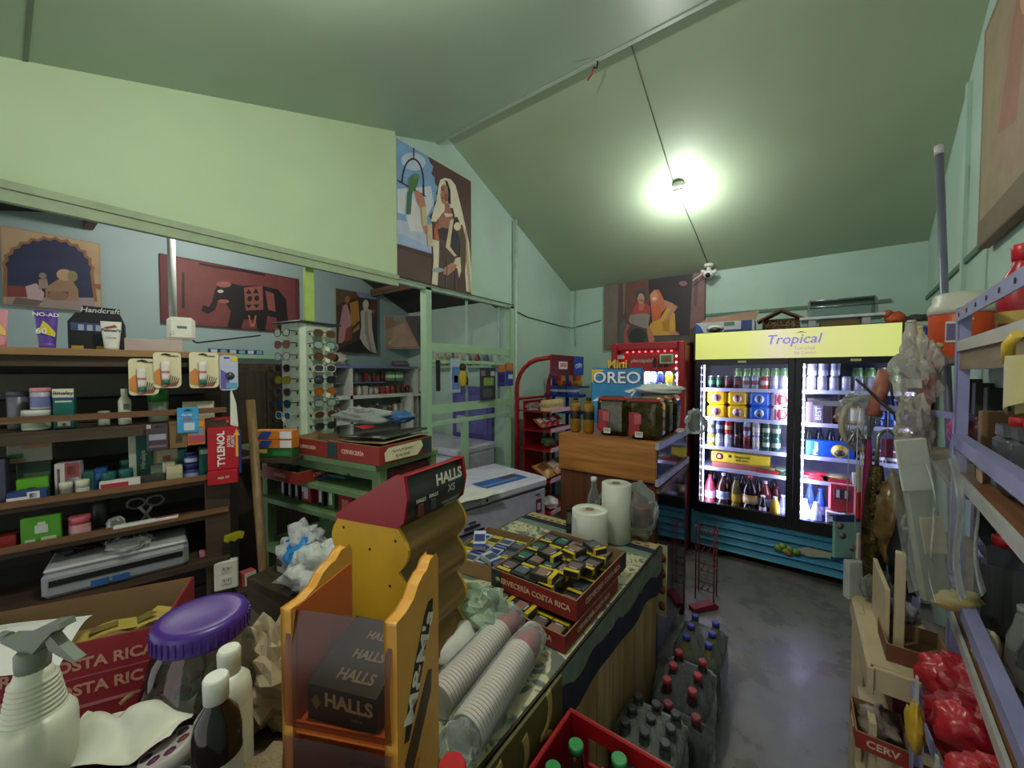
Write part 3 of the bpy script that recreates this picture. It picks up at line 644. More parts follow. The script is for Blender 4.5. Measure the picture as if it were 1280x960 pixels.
picture('painting', 'painting of two seated women in red and yellow veils beside a dark doorway', 'painting', (-1.93, 4.46, 1.935), 0, 1.12, .775, q, '4c3f3c', [
    ('75695e', [(120, 205), (290, 180), (240, 800), (70, 815)]), ('5a4a42', [(290, 180), (380, 165), (340, 600), (250, 790)]), ('7a6654', [(345, 170), (375, 165), (350, 470), (330, 480)]),
    ('6d463e', [(380, 165), (630, 125), (630, 440), (360, 560)]), ('2f2a2e', [(630, 125), (1075, 75), (1040, 690), (640, 690)]), ('7b5a54', [(1080, 78), (1195, 65), (1185, 560), (1042, 640)]), ('5c4a48', [(1090, 140), (1130, 130), (1115, 400), (1085, 410)]),
    ('55514a', [(640, 700), (1050, 700), (1048, 800), (640, 800)]), ('4f5c56', [(290, 560), (360, 520), (330, 800), (240, 800)]),
    ('8f5a68', E(985, 180, 42, 24)), ('3c4a48', E(550, 300, 62, 66)),
    ('a83f44', [(500, 360), (590, 370), (640, 400), (640, 470), (590, 480), (470, 480), (430, 470), (470, 400)]), ('b56a50', [(520, 370), (585, 370), (560, 440), (510, 440)]),
    ('c08a68', E(543, 325, 38, 52)), ('8a6a60', E(545, 342, 26, 14)),
    ('8a817a', [(420, 480), (560, 470), (640, 480), (620, 560), (600, 620), (520, 600), (400, 560), (395, 520)]), ('564840', [(400, 560), (520, 600), (600, 620), (595, 740), (480, 770), (400, 720), (370, 640)]), ('2f3330', E(490, 690, 100, 76)),
    ('a8564e', [(370, 560), (410, 590), (370, 640), (390, 800), (330, 805), (325, 680)]), ('b07064', [(390, 750), (480, 775), (600, 750), (600, 800), (350, 805)]),
    ('c06a4c', [(640, 290), (690, 240), (740, 240), (790, 340), (830, 400), (760, 470), (740, 400), (650, 410)]), ('c58a66', E(690, 310, 40, 56)), ('e0b79a', E(690, 325, 26, 14)),
    ('bf6238', [(650, 410), (740, 400), (760, 470), (740, 530), (660, 555)]), ('c99a3a', [(660, 555), (740, 530), (830, 400), (900, 480), (905, 690), (640, 690), (630, 590)]), ('b07c2c', [(760, 560), (850, 480), (840, 660), (780, 640)]),
    ('b98066', [(790, 340), (870, 370), (930, 410), (900, 450), (830, 530), (800, 530), (850, 430), (800, 400)]), ('b97a58', [(600, 560), (650, 640), (680, 720), (670, 790), (620, 780), (600, 650)]), ('b98066', [(840, 650), (920, 660), (950, 690), (840, 690)]),
], t=.025, edge='6a5a50')
q = ((90, 145), (540, 265), (530, 890), (90, 620))
q = ((90, 145), (540, 265), (530, 890), (92, 790))
def brp(px, py, x=None): return P(px, py, X=(BRX + .04 if x is None else x))
a, b_, c_ = brp(420, 357), brp(472, 372), brp(472, 443)
picture('painting', 'tall painting of four robed women under a blue strip on the back room wall', 'painting', (BRX + .03, a.y, c_.z - .0), R(90), b_.y - a.y, (a.z + b_.z) / 2 - c_.z, q, '4a3a36', [
    ('7f93b4', [(300, 190), (540, 265), (540, 310), (330, 260)]), ('6a4038', [(470, 320), (538, 320), (535, 500), (480, 490)]), ('3a4448', [(480, 500), (535, 500), (530, 880), (500, 760)]),
    ('6a5248', [(95, 150), (280, 190), (280, 260), (95, 320)]), ('c08a92', [(160, 330), (200, 310), (250, 480), (240, 600), (150, 700), (110, 700), (120, 540)]), ('8f4a34', [(190, 560), (250, 540), (250, 690), (170, 700)]),
    ('b5853c', [(230, 310), (320, 290), (335, 500), (250, 560)]), ('9a8a3a', [(250, 600), (330, 530), (330, 590), (260, 620)]), ('a2754a', E(205, 270, 26, 36)), ('7c3f34', E(290, 240, 24, 40)),
    ('c9c2b4', [(345, 410), (400, 380), (470, 410), (470, 600), (490, 740), (520, 880), (440, 840), (370, 760), (330, 680), (350, 560)]), ('a89c8c', [(390, 420), (420, 420), (430, 640), (470, 850), (440, 840), (390, 640)]), ('d4cdc0', E(403, 345, 34, 52)), ('2c2a2c', [(250, 720), (330, 700), (420, 830), (300, 840), (120, 760)]), ('96664c', E(488, 425, 18, 20)),
], t=.02, edge='8f8a6e')
# small tilted picture hanging across the corner
q = ((640, 475), (1060, 495), (1060, 850), (655, 835))
a, b_ = P(482, 436, D=4.86), P(536, 438, D=4.84)
pt = picture('painting', 'small framed picture of a sandy road and dark trees leaning across the corner', 'painting', (a.x, a.y, a.z), (R(5), 0, math.atan2(b_.y - a.y, b_.x - a.x)), (b_.xy - a.xy).length, .41, q, '8a7460', [
    ('7a5a48', [(640, 475), (830, 490), (740, 600), (650, 620)]), ('3c3634', [(835, 490), (1060, 495), (1060, 850), (975, 830)]), ('2c2826', E(1000, 640, 50, 90)), ('6d7a5e', E(780, 515, 56, 30)), ('94a08a', E(800, 780, 50, 36)), ('c8cabc', E(800, 750, 16, 18)), ('b0935c', E(720, 770, 40, 30)), ('a08468', [(740, 610), (830, 560), (960, 820), (700, 820)])], t=.03, edge='b3b5ae')
# arch painting and elephant tapestry on the back room wall
q = ((0, 250), (475, 325), (470, 675), (0, 660))
a, b_, c_ = brp(0, 288), brp(125, 305), brp(125, 394)
arch = [(20, 620)]
for k in range(13):
    an = R(180 - 15 * k); arch.append((220 + 195 * math.cos(an), 470 - 150 * math.sin(an))); an2 = R(180 - 15 * k - 7.5); arch.append((220 + 207 * math.cos(an2), 470 - 162 * math.sin(an2)))
arch = arch[:-1] + [(430, 620)]
arch2 = [(220 + (x - 220) * 1.09, 470 + (y - 470) * (1.09 if y < 470 else 1)) for x, y in arch]
picture('painting', 'painting of seated figures before a dark blue scalloped arch', 'painting', (BRX + .03, a.y - .0, c_.z + .02), R(90), b_.y - a.y, (a.z + b_.z) / 2 - c_.z, q, 'b59a78', [
    ('8f6644', arch2), ('2b3150', arch), ('7e3a38', [(20, 560), (110, 560), (110, 620), (20, 620)]), ('97584c', [(425, 530), (470, 530), (470, 560), (425, 550)]),
    ('9a8a86', [(20, 620), (430, 600), (430, 675), (20, 665)]), ('c0a4a8', [(100, 560), (150, 540), (185, 590), (170, 650), (110, 650)]), ('9f7d62', [(190, 560), (260, 510), (310, 500), (350, 560), (350, 620), (190, 625)]), ('b59a78', E(285, 490, 40, 30)), ('8d8458', E(325, 495, 26, 28)), ('8f8078', E(180, 500, 18, 16)), ('a08a78', [(160, 520), (200, 515), (205, 560), (160, 570)]), ('7a4c44', [(200, 580), (300, 575), (300, 600), (200, 610)]), ('8a6a58', E(250, 600, 50, 24)), ('6f6058', [(60, 620), (180, 630), (150, 660), (40, 655)])], edge='a58c70')
q = ((755, 370), (1420, 490), (1420, 760), (775, 715))
a, b_, c_ = brp(200, 320), brp(374, 345), brp(374, 412)
za, zb = brp(200, 320).z, brp(205, 410).z
picture('tapestry', 'maroon tapestry with a black elephant on the back room wall', 'tapestry', (BRX + .02, a.y, (zb + c_.z) / 2), R(90), b_.y - a.y, (za + b_.z) / 2 - (zb + c_.z) / 2, q, '6b3236', [
    ('7a4140', [(815, 390), (1400, 490), (1400, 745), (835, 720)]), ('2b2224', [(795, 385), (808, 388), (825, 718), (812, 715)]), ('2b2224', [(845, 460), (855, 460), (862, 640), (850, 640)]),
    ('2b2224', [(915, 410), (1000, 425), (1120, 440), (1230, 462), (1230, 472), (1110, 452), (1000, 436), (915, 420)]),
    ('1f1b1e', [(985, 545), (1000, 515), (1050, 505), (1110, 520), (1210, 520), (1300, 540), (1345, 590), (1360, 760), (1300, 760), (1290, 680), (1240, 670), (1230, 745), (1190, 740), (1180, 690), (1120, 690), (1110, 735), (1045, 735), (1060, 650), (1030, 600), (1000, 600), (990, 640), (960, 665), (930, 650), (935, 620), (962, 630), (975, 600)]),
    ('8f5348', [(1120, 530), (1215, 520), (1220, 640), (1130, 645)]), ('1f1b1e', [(1145, 535), (1160, 560), (1130, 560)]), ('1f1b1e', [(1180, 532), (1195, 558), (1165, 558)]), ('1f1b1e', E(1150, 585, 12, 14)), ('1f1b1e', E(1185, 583, 12, 14)), ('1f1b1e', [(1130, 615), (1160, 615), (1145, 635)]), ('1f1b1e', [(1168, 613), (1198, 613), (1183, 633)]),
    ('b5745a', [(1142, 668), (1150, 668), (1158, 710), (1170, 710), (1176, 668), (1184, 668), (1174, 725), (1154, 725)]), ('9c5f52', E(1025, 515, 34, 16)), ('c9b8a8', E(1010, 550, 14, 8)), ('9c5f52', E(1025, 600, 26, 10)), ('8f5348', [(1230, 545), (1275, 560), (1285, 650), (1245, 640)])], t=.01, edge='5a2c30')
# big picture high on the right wall
a = rw(2.64, 2.20, .045)
tpt = picture('painting', 'large brown-edged painting of a figure in pink high on the right wall', 'painting', a, R(-90) - RWA, 1.15, .95, ((0, 0), (100, 0), (100, 100), (0, 100)), '8a755c', [
    ('a39072', [(3, 3), (97, 3), (97, 90), (3, 90)]), ('7b6a54', [(0, 88), (100, 88), (100, 100), (0, 100)]), ('a58a74', [(18, 70), (30, 20), (44, 8), (70, 14), (86, 60), (80, 86), (40, 84)]), ('a57462', [(24, 60), (40, 18), (50, 30), (44, 66)]), ('c9a07e', E(52, 20, 9, 13)), ('96604c', [(60, 30), (76, 40), (80, 74), (60, 70)])], t=.035, edge='7d6449')

# ------------------------------------------------------------------ wooden display case at the end of the counter
CX0, CX1, CY0, CY1, CH1, CH2 = -1.20, -.605, 2.09, 2.80, 1.055, 1.275
PINE = wood('b57a3c', '8a5426', 5, .35, 0); DWOOD = wood('6b3a22', '4a2415', 5, .45, 2); ALU = mat('a9aab8', .4, .3)
t = thing('display_case', 'varnished pine display case with glass side standing behind the counter', 'cabinet', (0, 0, 0))
MB(PINE).box(((CX0 + CX1) / 2, CY0 + .011, (CH1 + CH2) / 2), (CX1 - CX0, .022, CH2 - CH1), .004).build('front_board', t)
MB(PINE).box(((CX0 + CX1) / 2, (CY0 + CY1) / 2, CH2 - .011), (CX1 - CX0 - .004, CY1 - CY0 - .05, .022), .004).build('top', t)
MB(DWOOD).box(((CX0 + CX1) / 2, CY0 + .03, CH1 / 2), (CX1 - CX0 - .02, .02, CH1 - .005)).build('lower_front', t)
for x, y in ((CX0 + .02, CY0 + .06), (CX1 - .02, CY0 + .06), (CX0 + .02, CY1 - .02), (CX1 - .018, CY1 - .02)):
    MB(DWOOD).box((x, y, CH1 / 2 + .1), (.034, .034, CH1 + .19)).build('post', t)
m = MB(ALU)
for z in (CH2 - .018, CH1 + .005): MB(ALU).bar((CX1 + .004, CY0, z), (CX1 + .004, CY1, z), .036, .018).build('side_rail', t)
MB(wood('7c5636', '55381f', 5, .5, 1)).bar((CX1 + .002, CY0 + .02, CH1 - .04), (CX1 + .002, CY1, CH1 - .04), .03, .016).build('side_rail', t)
GLS = mat('dde8ea', .04, clear=.03)
MB(GLS).box((CX1, (CY0 + CY1) / 2, (CH1 + CH2) / 2), (.005, CY1 - CY0 - .05, CH2 - CH1 - .05)).build('side_glass', t)
MB(mat('b4bfc2', .08, clear=.08)).box((CX1 - .004, (CY0 + CY1) / 2, .55), (.005, CY1 - CY0 - .10, .92)).build('lower_glass', t)
for z in (CH1 - .06, .76, .46, .10):
    MB(mat('5d5a56', .5)).box(((CX0 + CX1) / 2, (CY0 + CY1) / 2 + .02, z), (CX1 - CX0 - .06, CY1 - CY0 - .12, .014)).build('inner_shelf', t)
MB(DWOOD).box((CX0 + .004, (CY0 + CY1) / 2, CH1 / 2 + .1), (.008, CY1 - CY0 - .06, CH1 + .1)).build('side_panel', t)
def pouch(w, h, d, c, c2=None, c3=None, film=False):
    """sealed snack bag, standing, front to -Y"""
    m = MB(); N_ = 6
    def fn(sg): return lambda u, v: ((u - .5) * w * (1 - .06 * math.sin(v * math.pi)), sg * d / 2 * (max(0, 1 - abs(2 * u - 1) ** 3)) * (max(0, 1 - abs(2 * v - 1) ** 4)) ** .6, v * h)
    m.use(mat(c, .3) if not film else FILM); m.sheet(fn(-1), N_, N_); m.sheet(fn(1), N_, N_)
    for i in range(2 * N_ * N_ - N_ * N_, 2 * N_ * N_): m.f[i] = m.f[i][::-1]
    if c2:
        m.use(mat(c2, .35)); m.sheet(lambda u, v: ((u - .5) * w * .8, -d / 2 * (1 - abs(1.6 * (u - .5)) ** 3) * 1.0 - .002, h * (.35 + .4 * v)), 4, 3)
    if c3:
        m.use(mat(c3, .35)); m.sheet(lambda u, v: ((u - .5) * w * .5, -d / 2 * (1 - abs(1.0 * (u - .5)) ** 3) - .004, h * (.45 + .18 * v)), 3, 2)
    return m
cx_ = CX1 - .07
for k, (y, z, c, lab, mk) in enumerate((
    (2.30, CH1 - .051, '4a5a2c', 'olive pouch lying in the upper glass compartment of the case', 0), (2.52, CH1 - .051, '9a4a52', 'pinkish pouch in the upper glass compartment of the case', 0), (2.66, CH1 - .051, '6a7a3a', 'green pouch at the back of the upper glass compartment', 0),
    (2.25, .769, '3a4a6a', 'dark blue jar behind the lower case glass, nearest', 1), (2.40, .769, 'b8bcc4', 'pale jar behind the lower case glass', 1), (2.58, .769, '7a8a94', 'grey-blue jar behind the lower case glass, farthest', 1), (2.35, .469, '2e4a52', 'teal jar low inside the display case', 1), (2.58, .469, '50604a', 'olive jar low inside the display case', 1))):
    if mk: tag(MB(mat(c, .3)).lathe([(.045, 0), (.05, .02), (.05, .10), (.035, .13)], 14).use(BLACK).lathe([(.038, .13), (.038, .155)], 14).build('preserve_jar', loc=(cx_, y, z)), lab, 'jar')
    else: tag(pouch(.15, .16, .06, c, 'a8a49a').build('food_pouch', loc=(cx_, y, z), rot=R(85)), lab, 'pouch')
# things standing on the display case
for k, (px, lab) in enumerate(((719.5, 'left one of two clear bottles of golden oil on the display case'), (736, 'right one of two clear bottles of golden oil on the display case'))):
    p = P(px, 520, Y=2.20)
    m = MB(mat('a87a1e', .08, clear=.25)); o = MB(mat('8a5f18', .1, var=.1)).lathe([(.026, 0), (.033, .01), (.034, .10), (.030, .115), (.034, .13), (.034, .165), (.026, .185)], 14).use(mat('221c16', .4)).lathe([(.0345, .085), (.0345, .135)], 14, cap=False).use(mat('c9a040', .1, clear=.2)).lathe([(.026, .185), (.014, .205)], 12, cap=False).use(BLACK).lathe([(.016, .203), (.016, .222)], 12).build('oil_bottle', loc=(p.x, p.y, CH2))
    tag(o, lab, 'bottle')
def pickle_jar(w, d, h):
    m = MB(mat('4a4216', .2, var=.55, scale=40)).box((0, 0, h * .45), (w, d, h * .9), .03)
    m.use(mat('8a2a24', .3)).box((0, 0, h * .93), (w * .95, d * .95, h * .10), .015)
    m.use(mat('dfe0d0', .06, clear=.03)).box((0, 0, h * .5), (w + .006, d + .006, h + .002), .032)
    m.use(mat('8a1820', .4)).prism([(-w * .42, h * .12), (-w * .1, h * .10), (-w * .12, h * .66), (-w * .42, h * .66)], -d / 2 - .006, -d / 2 - .004)
    m.use(mat('a84a52', .4)).box((-w * .16, -d / 2 - .007, h * .5), (w * .2, .002, h * .24))
    m.use(mat('d8d4cc', .5)).box((-w * .12, -d / 2 - .008, h * .14), (w * .22, .002, h * .13)).use(BLACK)
    for k in range(5): m.box((-w * .19 + k * w * .035, -d / 2 - .0095, h * .15), (w * .014, .001, h * .08))
    return m
pj = pickle_jar(.185, .15, .235)
for (x, y, rz, lab) in ((-.895, 2.24, 4, 'square pickle jar with barcode, leftmost of the jars on the display case'), (-.695, 2.20, 6, 'square pickle jar nearest the glass side edge of the display case'), (-.70, 2.375, 3, 'square pickle jar second in the row along the case edge'), (-.70, 2.56, 0, 'square pickle jar third in the row along the case edge')):
    o = pickle_jar(.185, .14, .235).build('pickle_jar', loc=(x, y, CH2), rot=R(rz)); tag(o, lab, 'jar')
m = FILM; tag(MB(m).blob((0, 0, .06), (.13, .12, .15), 5, .35).build('plastic_bag', loc=(-.87, 2.42, CH2)), 'crumpled clear bag behind the leftmost pickle jar', 'bag')
tag(MB(FILM).blob((0, 0, .05), (.12, .14, .16), 8, .4, 16, 10).build('plastic_bag', loc=(-.54, 2.70, CH1 + .22)), 'clear bag bulging over the back right corner of the case', 'bag')
tag(MB(mat('cfd4d0', .3)).blob((0, 0, .03), (.30, .14, .07), 9, .3).build('plastic_bag', loc=(-.75, 2.62, CH2 + .235)), 'white plastic bag spread over the pickle jars', 'bag')
# cookie promotion board
a, b_ = P(738.5, 500, Y=2.66), P(802, 500, Y=2.66); wz = b_.x - a.x
t = thing('promotion_board', 'blue cookie promotion board with a paper plane standing on the display case', 'sign', (a.x, 2.66, CH2), R(3))
bd = MB(mat('1d6fae', .4)).box((wz / 2, .01, .205), (wz, .02, .41), .01).build('board', t)
MB(mat('2f86c0', .4)).box((wz / 2, -.0006, .25), (wz - .02, .001, .30)).build('printed_sky', bd)
YEL = mat('e6c325', .45); MB(YEL).prism([(.008, .40), (.008, .30), (.10, .40)], -.004, -.001).build('corner_flash', bd)
text('Mini', .085, mat('d8b53a', .4), bd, (wz * .53, -.008, .435), bold=.022, thick=.003)
MB(mat('3a2a1c', .4)).prism([(wz * .33, .405), (wz * .74, .405), (wz * .74, .44), (wz * .33, .44)], .002, .014).build('title_backing', bd)
text('OREO', .115, mat('123a78', .4), bd, (wz * .51, -.004, .335), bold=.06, sx=1.12)
text('OREO', .115, mat('e8eef4', .4), bd, (wz * .51, -.0065, .337), bold=.018, sx=1.12)
MB(WHITE).prism([(wz * .66, .245), (wz * .93, .275), (wz * .80, .20), (wz * .78, .228)], -.004, -.001).use(mat('26384a', .5)).prism([(wz * .77, .232), (wz * .85, .25), (wz * .79, .222)], -.006, -.004).build('paper_plane', bd)
MB(WHITE).prism([(wz * .04, .165), (wz * .30, .165), (wz * .25, .18), (wz * .17, .195), (wz * .10, .182)], -.004, -.001).build('cloud', bd)

# ------------------------------------------------------------------ red drinks cooler with lit sign
KX0, KX1, KY, KH = -1.475, -.80, 3.60, 1.93
t = thing('display_cooler', 'red-framed upright drinks cooler with glowing red sign against the back wall', 'cooler', (0, 0, 0))
RF = mat('a81a22', .35); kc = (KX0 + KX1) / 2
m = MB(mat('7a141a', .4)).box((kc, KY + .62, KH / 2), (KX1 - KX0, .03, KH)).box((KX0 + .015, KY + .33, KH / 2), (.03, .6, KH - .04)).box((KX1 - .015, KY + .33, KH / 2), (.03, .6, KH - .04)).box((kc, KY + .33, KH - .015), (KX1 - KX0, .6, .03)).box((kc, KY + .33, .15), (KX1 - KX0 - .06, .55, .24))
m.build('cabinet', t)
fr = MB(RF); 
for x in (KX0 + .03, KX1 - .03): fr.box((x, KY, KH / 2), (.06, .05, KH), .01)
fr.box((kc, KY, KH - .035), (KX1 - KX0 - .12, .05, .07), .01).box((kc, KY, .14), (KX1 - KX0 - .12, .05, .28)); fr.build('door_frame', t)
sg = MB(mat('c02a30', .4, var=.05)).box((kc, KY + .06, 1.765), (KX1 - KX0 - .12, .02, .19)).build('sign_panel', t)
text('¡destápala!', .05, mat('e8d0d0', .5), sg, (kc - .06, KY + .047, 1.765), bold=.012)
LR = mat('ff4a5c', .4, var=0, glow=4)
for k in range(8): MB(LR).box((kc - .20 + k * .058, KY + .045, 1.848), (.018, .012, .012), .004).build('sign_led', sg)
for k, x in enumerate((KX0 + .10, KX1 - .09)):
    for j in range(5): MB(LR if k == 0 else mat('ffe8f0', .4, var=0, glow=4)).box((x, KY + .045, 1.80 - j * .055), (.012, .012, .016), .003).build('sign_led', sg)
for dx in (-.02, .03, .08):
    MB(mat('3a1a1c', .4)).prism([(kc + .06 + dx, 1.70), (kc + .095 + dx, 1.70), (kc + .095 + dx, 1.76), (kc + .083 + dx, 1.80), (kc + .072 + dx, 1.80), (kc + .06 + dx, 1.76)], KY + .046, KY + .05).build('bottle_print', sg)
MB(mat('c9d8c0', .4)).box((KX1 - .155, KY - .027, 1.775), (.115, .004, .085)).use(mat('4a8a4a', .4)).box((KX1 - .155, KY - .0305, 1.775), (.09, .004, .06)).use(mat('c8362e', .4)).box((KX1 - .15, KY - .034, 1.77), (.035, .004, .035)).build('sticker', t)
MB(mat('b9b3ae', .5)).box((KX0 + .10, KY - .027, 1.80), (.06, .004, .04)).build('sticker', t)
area_light('cooler_light', (kc, KY + .10, 1.66), (0, 0, 0), .45, .04, 2.2, (.9, .85, 1.0), t)
MB(mat('c2c6d8', .4)).box((kc, KY + .30, 1.485), (KX1 - KX0 - .07, .5, .014)).build('cooler_shelf', t)
MB(mat('dfe6f4', .5)).box((kc, KY + .55, 1.0), (KX1 - KX0 - .07, .01, 1.55)).build('liner', t)
for px, c1, c2, cp, lab in ((810, 'b8b4d8', 'd8d0ea', 'c8c8e0', 'violet-white bottle at the left of the red cooler shelf'), (817.5, '2a52b0', 'c8d4f0', '3060c0', 'blue bottle in the red cooler'), (826, '161a2c', '2a3a80', '14141c', 'dark bottle with blue label in the red cooler'), (836.5, '52b848', 'e0cc3a', '48a040', 'bright green bottle with yellow label in the red cooler'), (850, 'd89aa0', 'e0c8d0', 'd84a50', 'pink and white bottle at the right of the red cooler shelf')):
    p = P(px, 470, Y=KY + .14); tag(bottle(.225, .033, c1, cp, c2, lz=(.3, .62), shoulder=.68).build('soda_bottle', loc=(p.x, p.y, 1.492)), lab, 'bottle')

# ------------------------------------------------------------------ red snack rack and small blue rack behind the case
RRX, RY0, RY1 = -2.17, 2.98, 3.55
t = thing('snack_rack', 'red tubular snack rack with a curved top and a maroon and blue header', 'rack', (0, 0, 0))
RD = mat('9a1420', .35)
for y in (RY0, RY1):
    pts = [(RRX, y, 0), (RRX, y, 1.50)] + [(RRX + .30 * (1 - math.cos(R(a))), y, 1.50 + .28 * math.sin(R(a))) for a in range(15, 91, 15)] + [(RRX + .36, y, 1.785)]
    MB(RD).tube(pts, .021, 10).build('side_tube', t)
MB(RD).tube([(RRX, RY0, 1.40), (RRX, RY1, 1.40)], .014, 8).build('cross_tube', t)
MB(RD).box((RRX - .0, (RY0 + RY1) / 2, .8), (.02, .34, 1.15)).build('back_panel', t)
h = MB(RD).box((RRX + .37, (RY0 + RY1) / 2 + .04, 1.72), (.02, RY1 - RY0 + .06, .19)).build('header', t)
HB = mat('5a1c28', .4); yb = (RY0 + RY1) / 2 + .13
MB(HB).box((RRX + .382, (RY0 + yb) / 2 + .01, 1.72), (.006, yb - RY0 + .0, .18)).build('maroon_half', h)
MB(mat('2a4fb0', .4)).box((RRX + .382, (yb + RY1) / 2 + .035, 1.72), (.006, RY1 - yb + .06, .18)).build('blue_half', h)
MB(mat('dcd6d2', .5)).box((RRX + .386, (RY0 + yb) / 2 + .0, 1.72), (.004, .16, .07)).build('logo_plate', h)
text('SIXES', .05, mat('b01c28', .5), h, (RRX + .389, (RY0 + yb) / 2, 1.72), rot=(R(90), 0, R(90)), bold=.02)
text('Chiky', .06, mat('dfe4f2', .5), h, (RRX + .387, (yb + RY1) / 2 + .03, 1.72), rot=(R(90), R(-10), R(90)), bold=.02)
for z in (1.30, 1.12, .94, .66, .36):
    s_ = MB(RD).box((RRX + .19, (RY0 + RY1) / 2, z - .012), (.36, RY1 - RY0 - .03, .012)).build('rack_shelf', t)
    MB(mat('c9a0b0', .4)).box((RRX + .375, (RY0 + RY1) / 2, z + .003), (.008, RY1 - RY0 - .02, .036)).build('price_rail', s_)
def carton(name, c, sz, loc, rot, label, cat='box', stripe=None, group=None, top=None, bev=.003):
    m = MB(mat(c, .5)).box((0, 0, sz[2] / 2), sz, bev)
    if stripe: m.use(mat(stripe, .5)).box((0, 0, sz[2] * .5), (sz[0] + .002, sz[1] + .002, sz[2] * .34))
    if top: m.use(mat(top, .5)).box((0, 0, sz[2]), (sz[0] * .8, sz[1] * .8, .002))
    return tag(m.build(name, loc=loc, rot=rot), label, cat, group)
XR = RRX + .29
for k in range(4): carton('cookie_box', 'cfb98a', (.075, .072, .10), (XR, 3.04 + k * .075, 1.294), 0, 'tan cookie box, %s from the left on the top shelf of the red rack' % ('first', 'second', 'third', 'fourth')[k], stripe='b09a60', group='cookie boxes on the red rack')
tag(MB(FILM).blob((0, 0, .03), (.14, .16, .08), 12, .35).build('plastic_bag', loc=(RRX + .14, 3.07, 1.294)), 'limp clear bag at the left of the top shelf of the red rack', 'bag')
for k, (c, c2, c3, lab) in enumerate((('b0563c', 'd8c8b0', None, 'orange-brown'), ('a82a34', 'dcd0c8', '8a3a4a', 'red and white'), ('b02028', 'e0d4cc', None, 'bright red'), ('c8b898', 'a83a3a', None, 'cream'))):
    tag(pouch(.12, .13, .05, c, c2, c3).build('snack_bag', loc=(XR - .0, 3.03 + k * .11, 1.145), rot=(R(-55), 0, R(90))), lab + ' snack bag lying on the second shelf of the red rack', 'snack bag', 'snack bags on the red rack')
for k in range(3):
    tag(pouch(.16, .20, .09, ('b58a4a', 'a8764a', 'c8a878')[k], ('7a4a2a', 'c8ccc8', 'a83a3a')[k]).build('bread_bag', loc=(XR + .06, 3.05 + k * .18, .69), rot=(R(-65), 0, R(90))), ('tan', 'brown', 'pale')[k] + ' bag of bread on the fourth shelf of the red rack', 'bread bag', 'bread bags on the red rack')
tag(MB(mat('4a5a34', .3)).blob((0, 0, .05), (.14, .12, .10), 4, .3).build('snack_bag', loc=(XR - .03, 3.12, .946)), 'dark green crumpled bag on the third shelf of the red rack', 'snack bag')
tag(MB(mat('cfc6c4', .35)).blob((0, 0, .05), (.16, .14, .11), 6, .35).build('snack_bag', loc=(XR, 3.12, .368)), 'white bag on the lowest shelf of the red rack', 'snack bag')
t = thing('chip_rack', 'small blue wire rack of chips behind the red snack rack', 'rack', (0, 0, 0))
BL = mat('24389a', .4)
for px in (692, 709):
    p = P(px, 500, Y=3.85); MB(BL).tube([(p.x, p.y, 0), (p.x, p.y, 1.5), (p.x + .01, p.y - .02, 1.62), (p.x + .03, p.y - .05, 1.70)], .02, 8).build('upright', t)
p0, p1 = P(692, 500, Y=3.85), P(709, 500, Y=3.85)
for z in (1.40, 1.22, 1.04): MB(BL).box(((p0.x + p1.x) / 2 + .10, 3.77, z), (.44, .16, .03)).build('rack_shelf', t)
for k in range(3): tag(pouch(.13, .17, .05, ('c8641e', 'b8431c', 'd0a02a')[k], ('a8261c', 'd8a030', 'b84a20')[k]).build('chip_bag', loc=(p0.x + .0 + k * .13, 3.93, 1.50), rot=0), ('orange', 'red-orange', 'yellow')[k] + ' chip bag above the small blue rack', 'chip bag', 'chip bags above the blue rack')
MB(BL).box((p0.x + .14, 3.94, 1.49), (.48, .10, .02)).build('rack_shelf', t)
MB(BL).box((p0.x + .0, 3.90, 1.49), (.03, .10, .02)).build('shelf_arm', t)
for k in range(3): carton('wafer_box', ('2a4a98', '284480', '3a66b0')[k], (.10, .09, .08), (p0.x + .08 + k * .11, 3.76, 1.415), 0, ('first', 'second', 'third')[k] + ' blue wafer box on the small blue rack', stripe='c8ccd8', group='blue wafer boxes on the small rack')

# ------------------------------------------------------------------ white chest freezer
FRA = R(-9.5)                                                     # its long side runs to the back, turned a little
t = thing('chest_freezer', 'white chest freezer with a blue sticker on its lid behind the counter', 'freezer', (-1.545, 2.51, 0), R(0))
FW_ = mat('c8c8dc', .3); d_ = Vector((-.165, -.986, 0)); n_ = Vector((.986, -.165, 0)); t.rotation_euler = (0, 0, math.atan2(-.165, .986))
# local: x = out of the front (aisle side), y = along the freezer to the back end (0 = far end), -y = near end
m = MB(FW_).box((-.31, -.55, .40), (.60, 1.10, .74), .012).build('body', t)
MB(mat('d2d2e2', .3)).box((-.305, -.55, .815), (.625, 1.12, .075), .02).build('lid', t)
MB(mat('3a3a3e', .5)).box((-.31, -.55, .775), (.59, 1.08, .012)).build('gasket', t)
MB(mat('dadad8', .5)).box((.012, -.62, .815), (.02, .07, .05), .006).use(BLACK).box((.024, -.615, .815), (.004, .012, .02)).build('lock', t)
st = MB(mat('3a62a8', .4)).box((-.16, -.33, .8535), (.16, .42, .001)).use(mat('6a8ac0', .4)).box((-.13, -.36, .8545), (.03, .34, .001)).use(mat('5a3a4a', .4)).box((-.2, -.22, .8545), (.06, .14, .001)).build('lid_sticker', t)
t2 = MB(mat('3a3a58', .5)).box((.0005, -.72, .66), (.002, .13, .018)).box((.0005, -.72, .69), (.002, .06, .010)).build('lettering_strip', t)
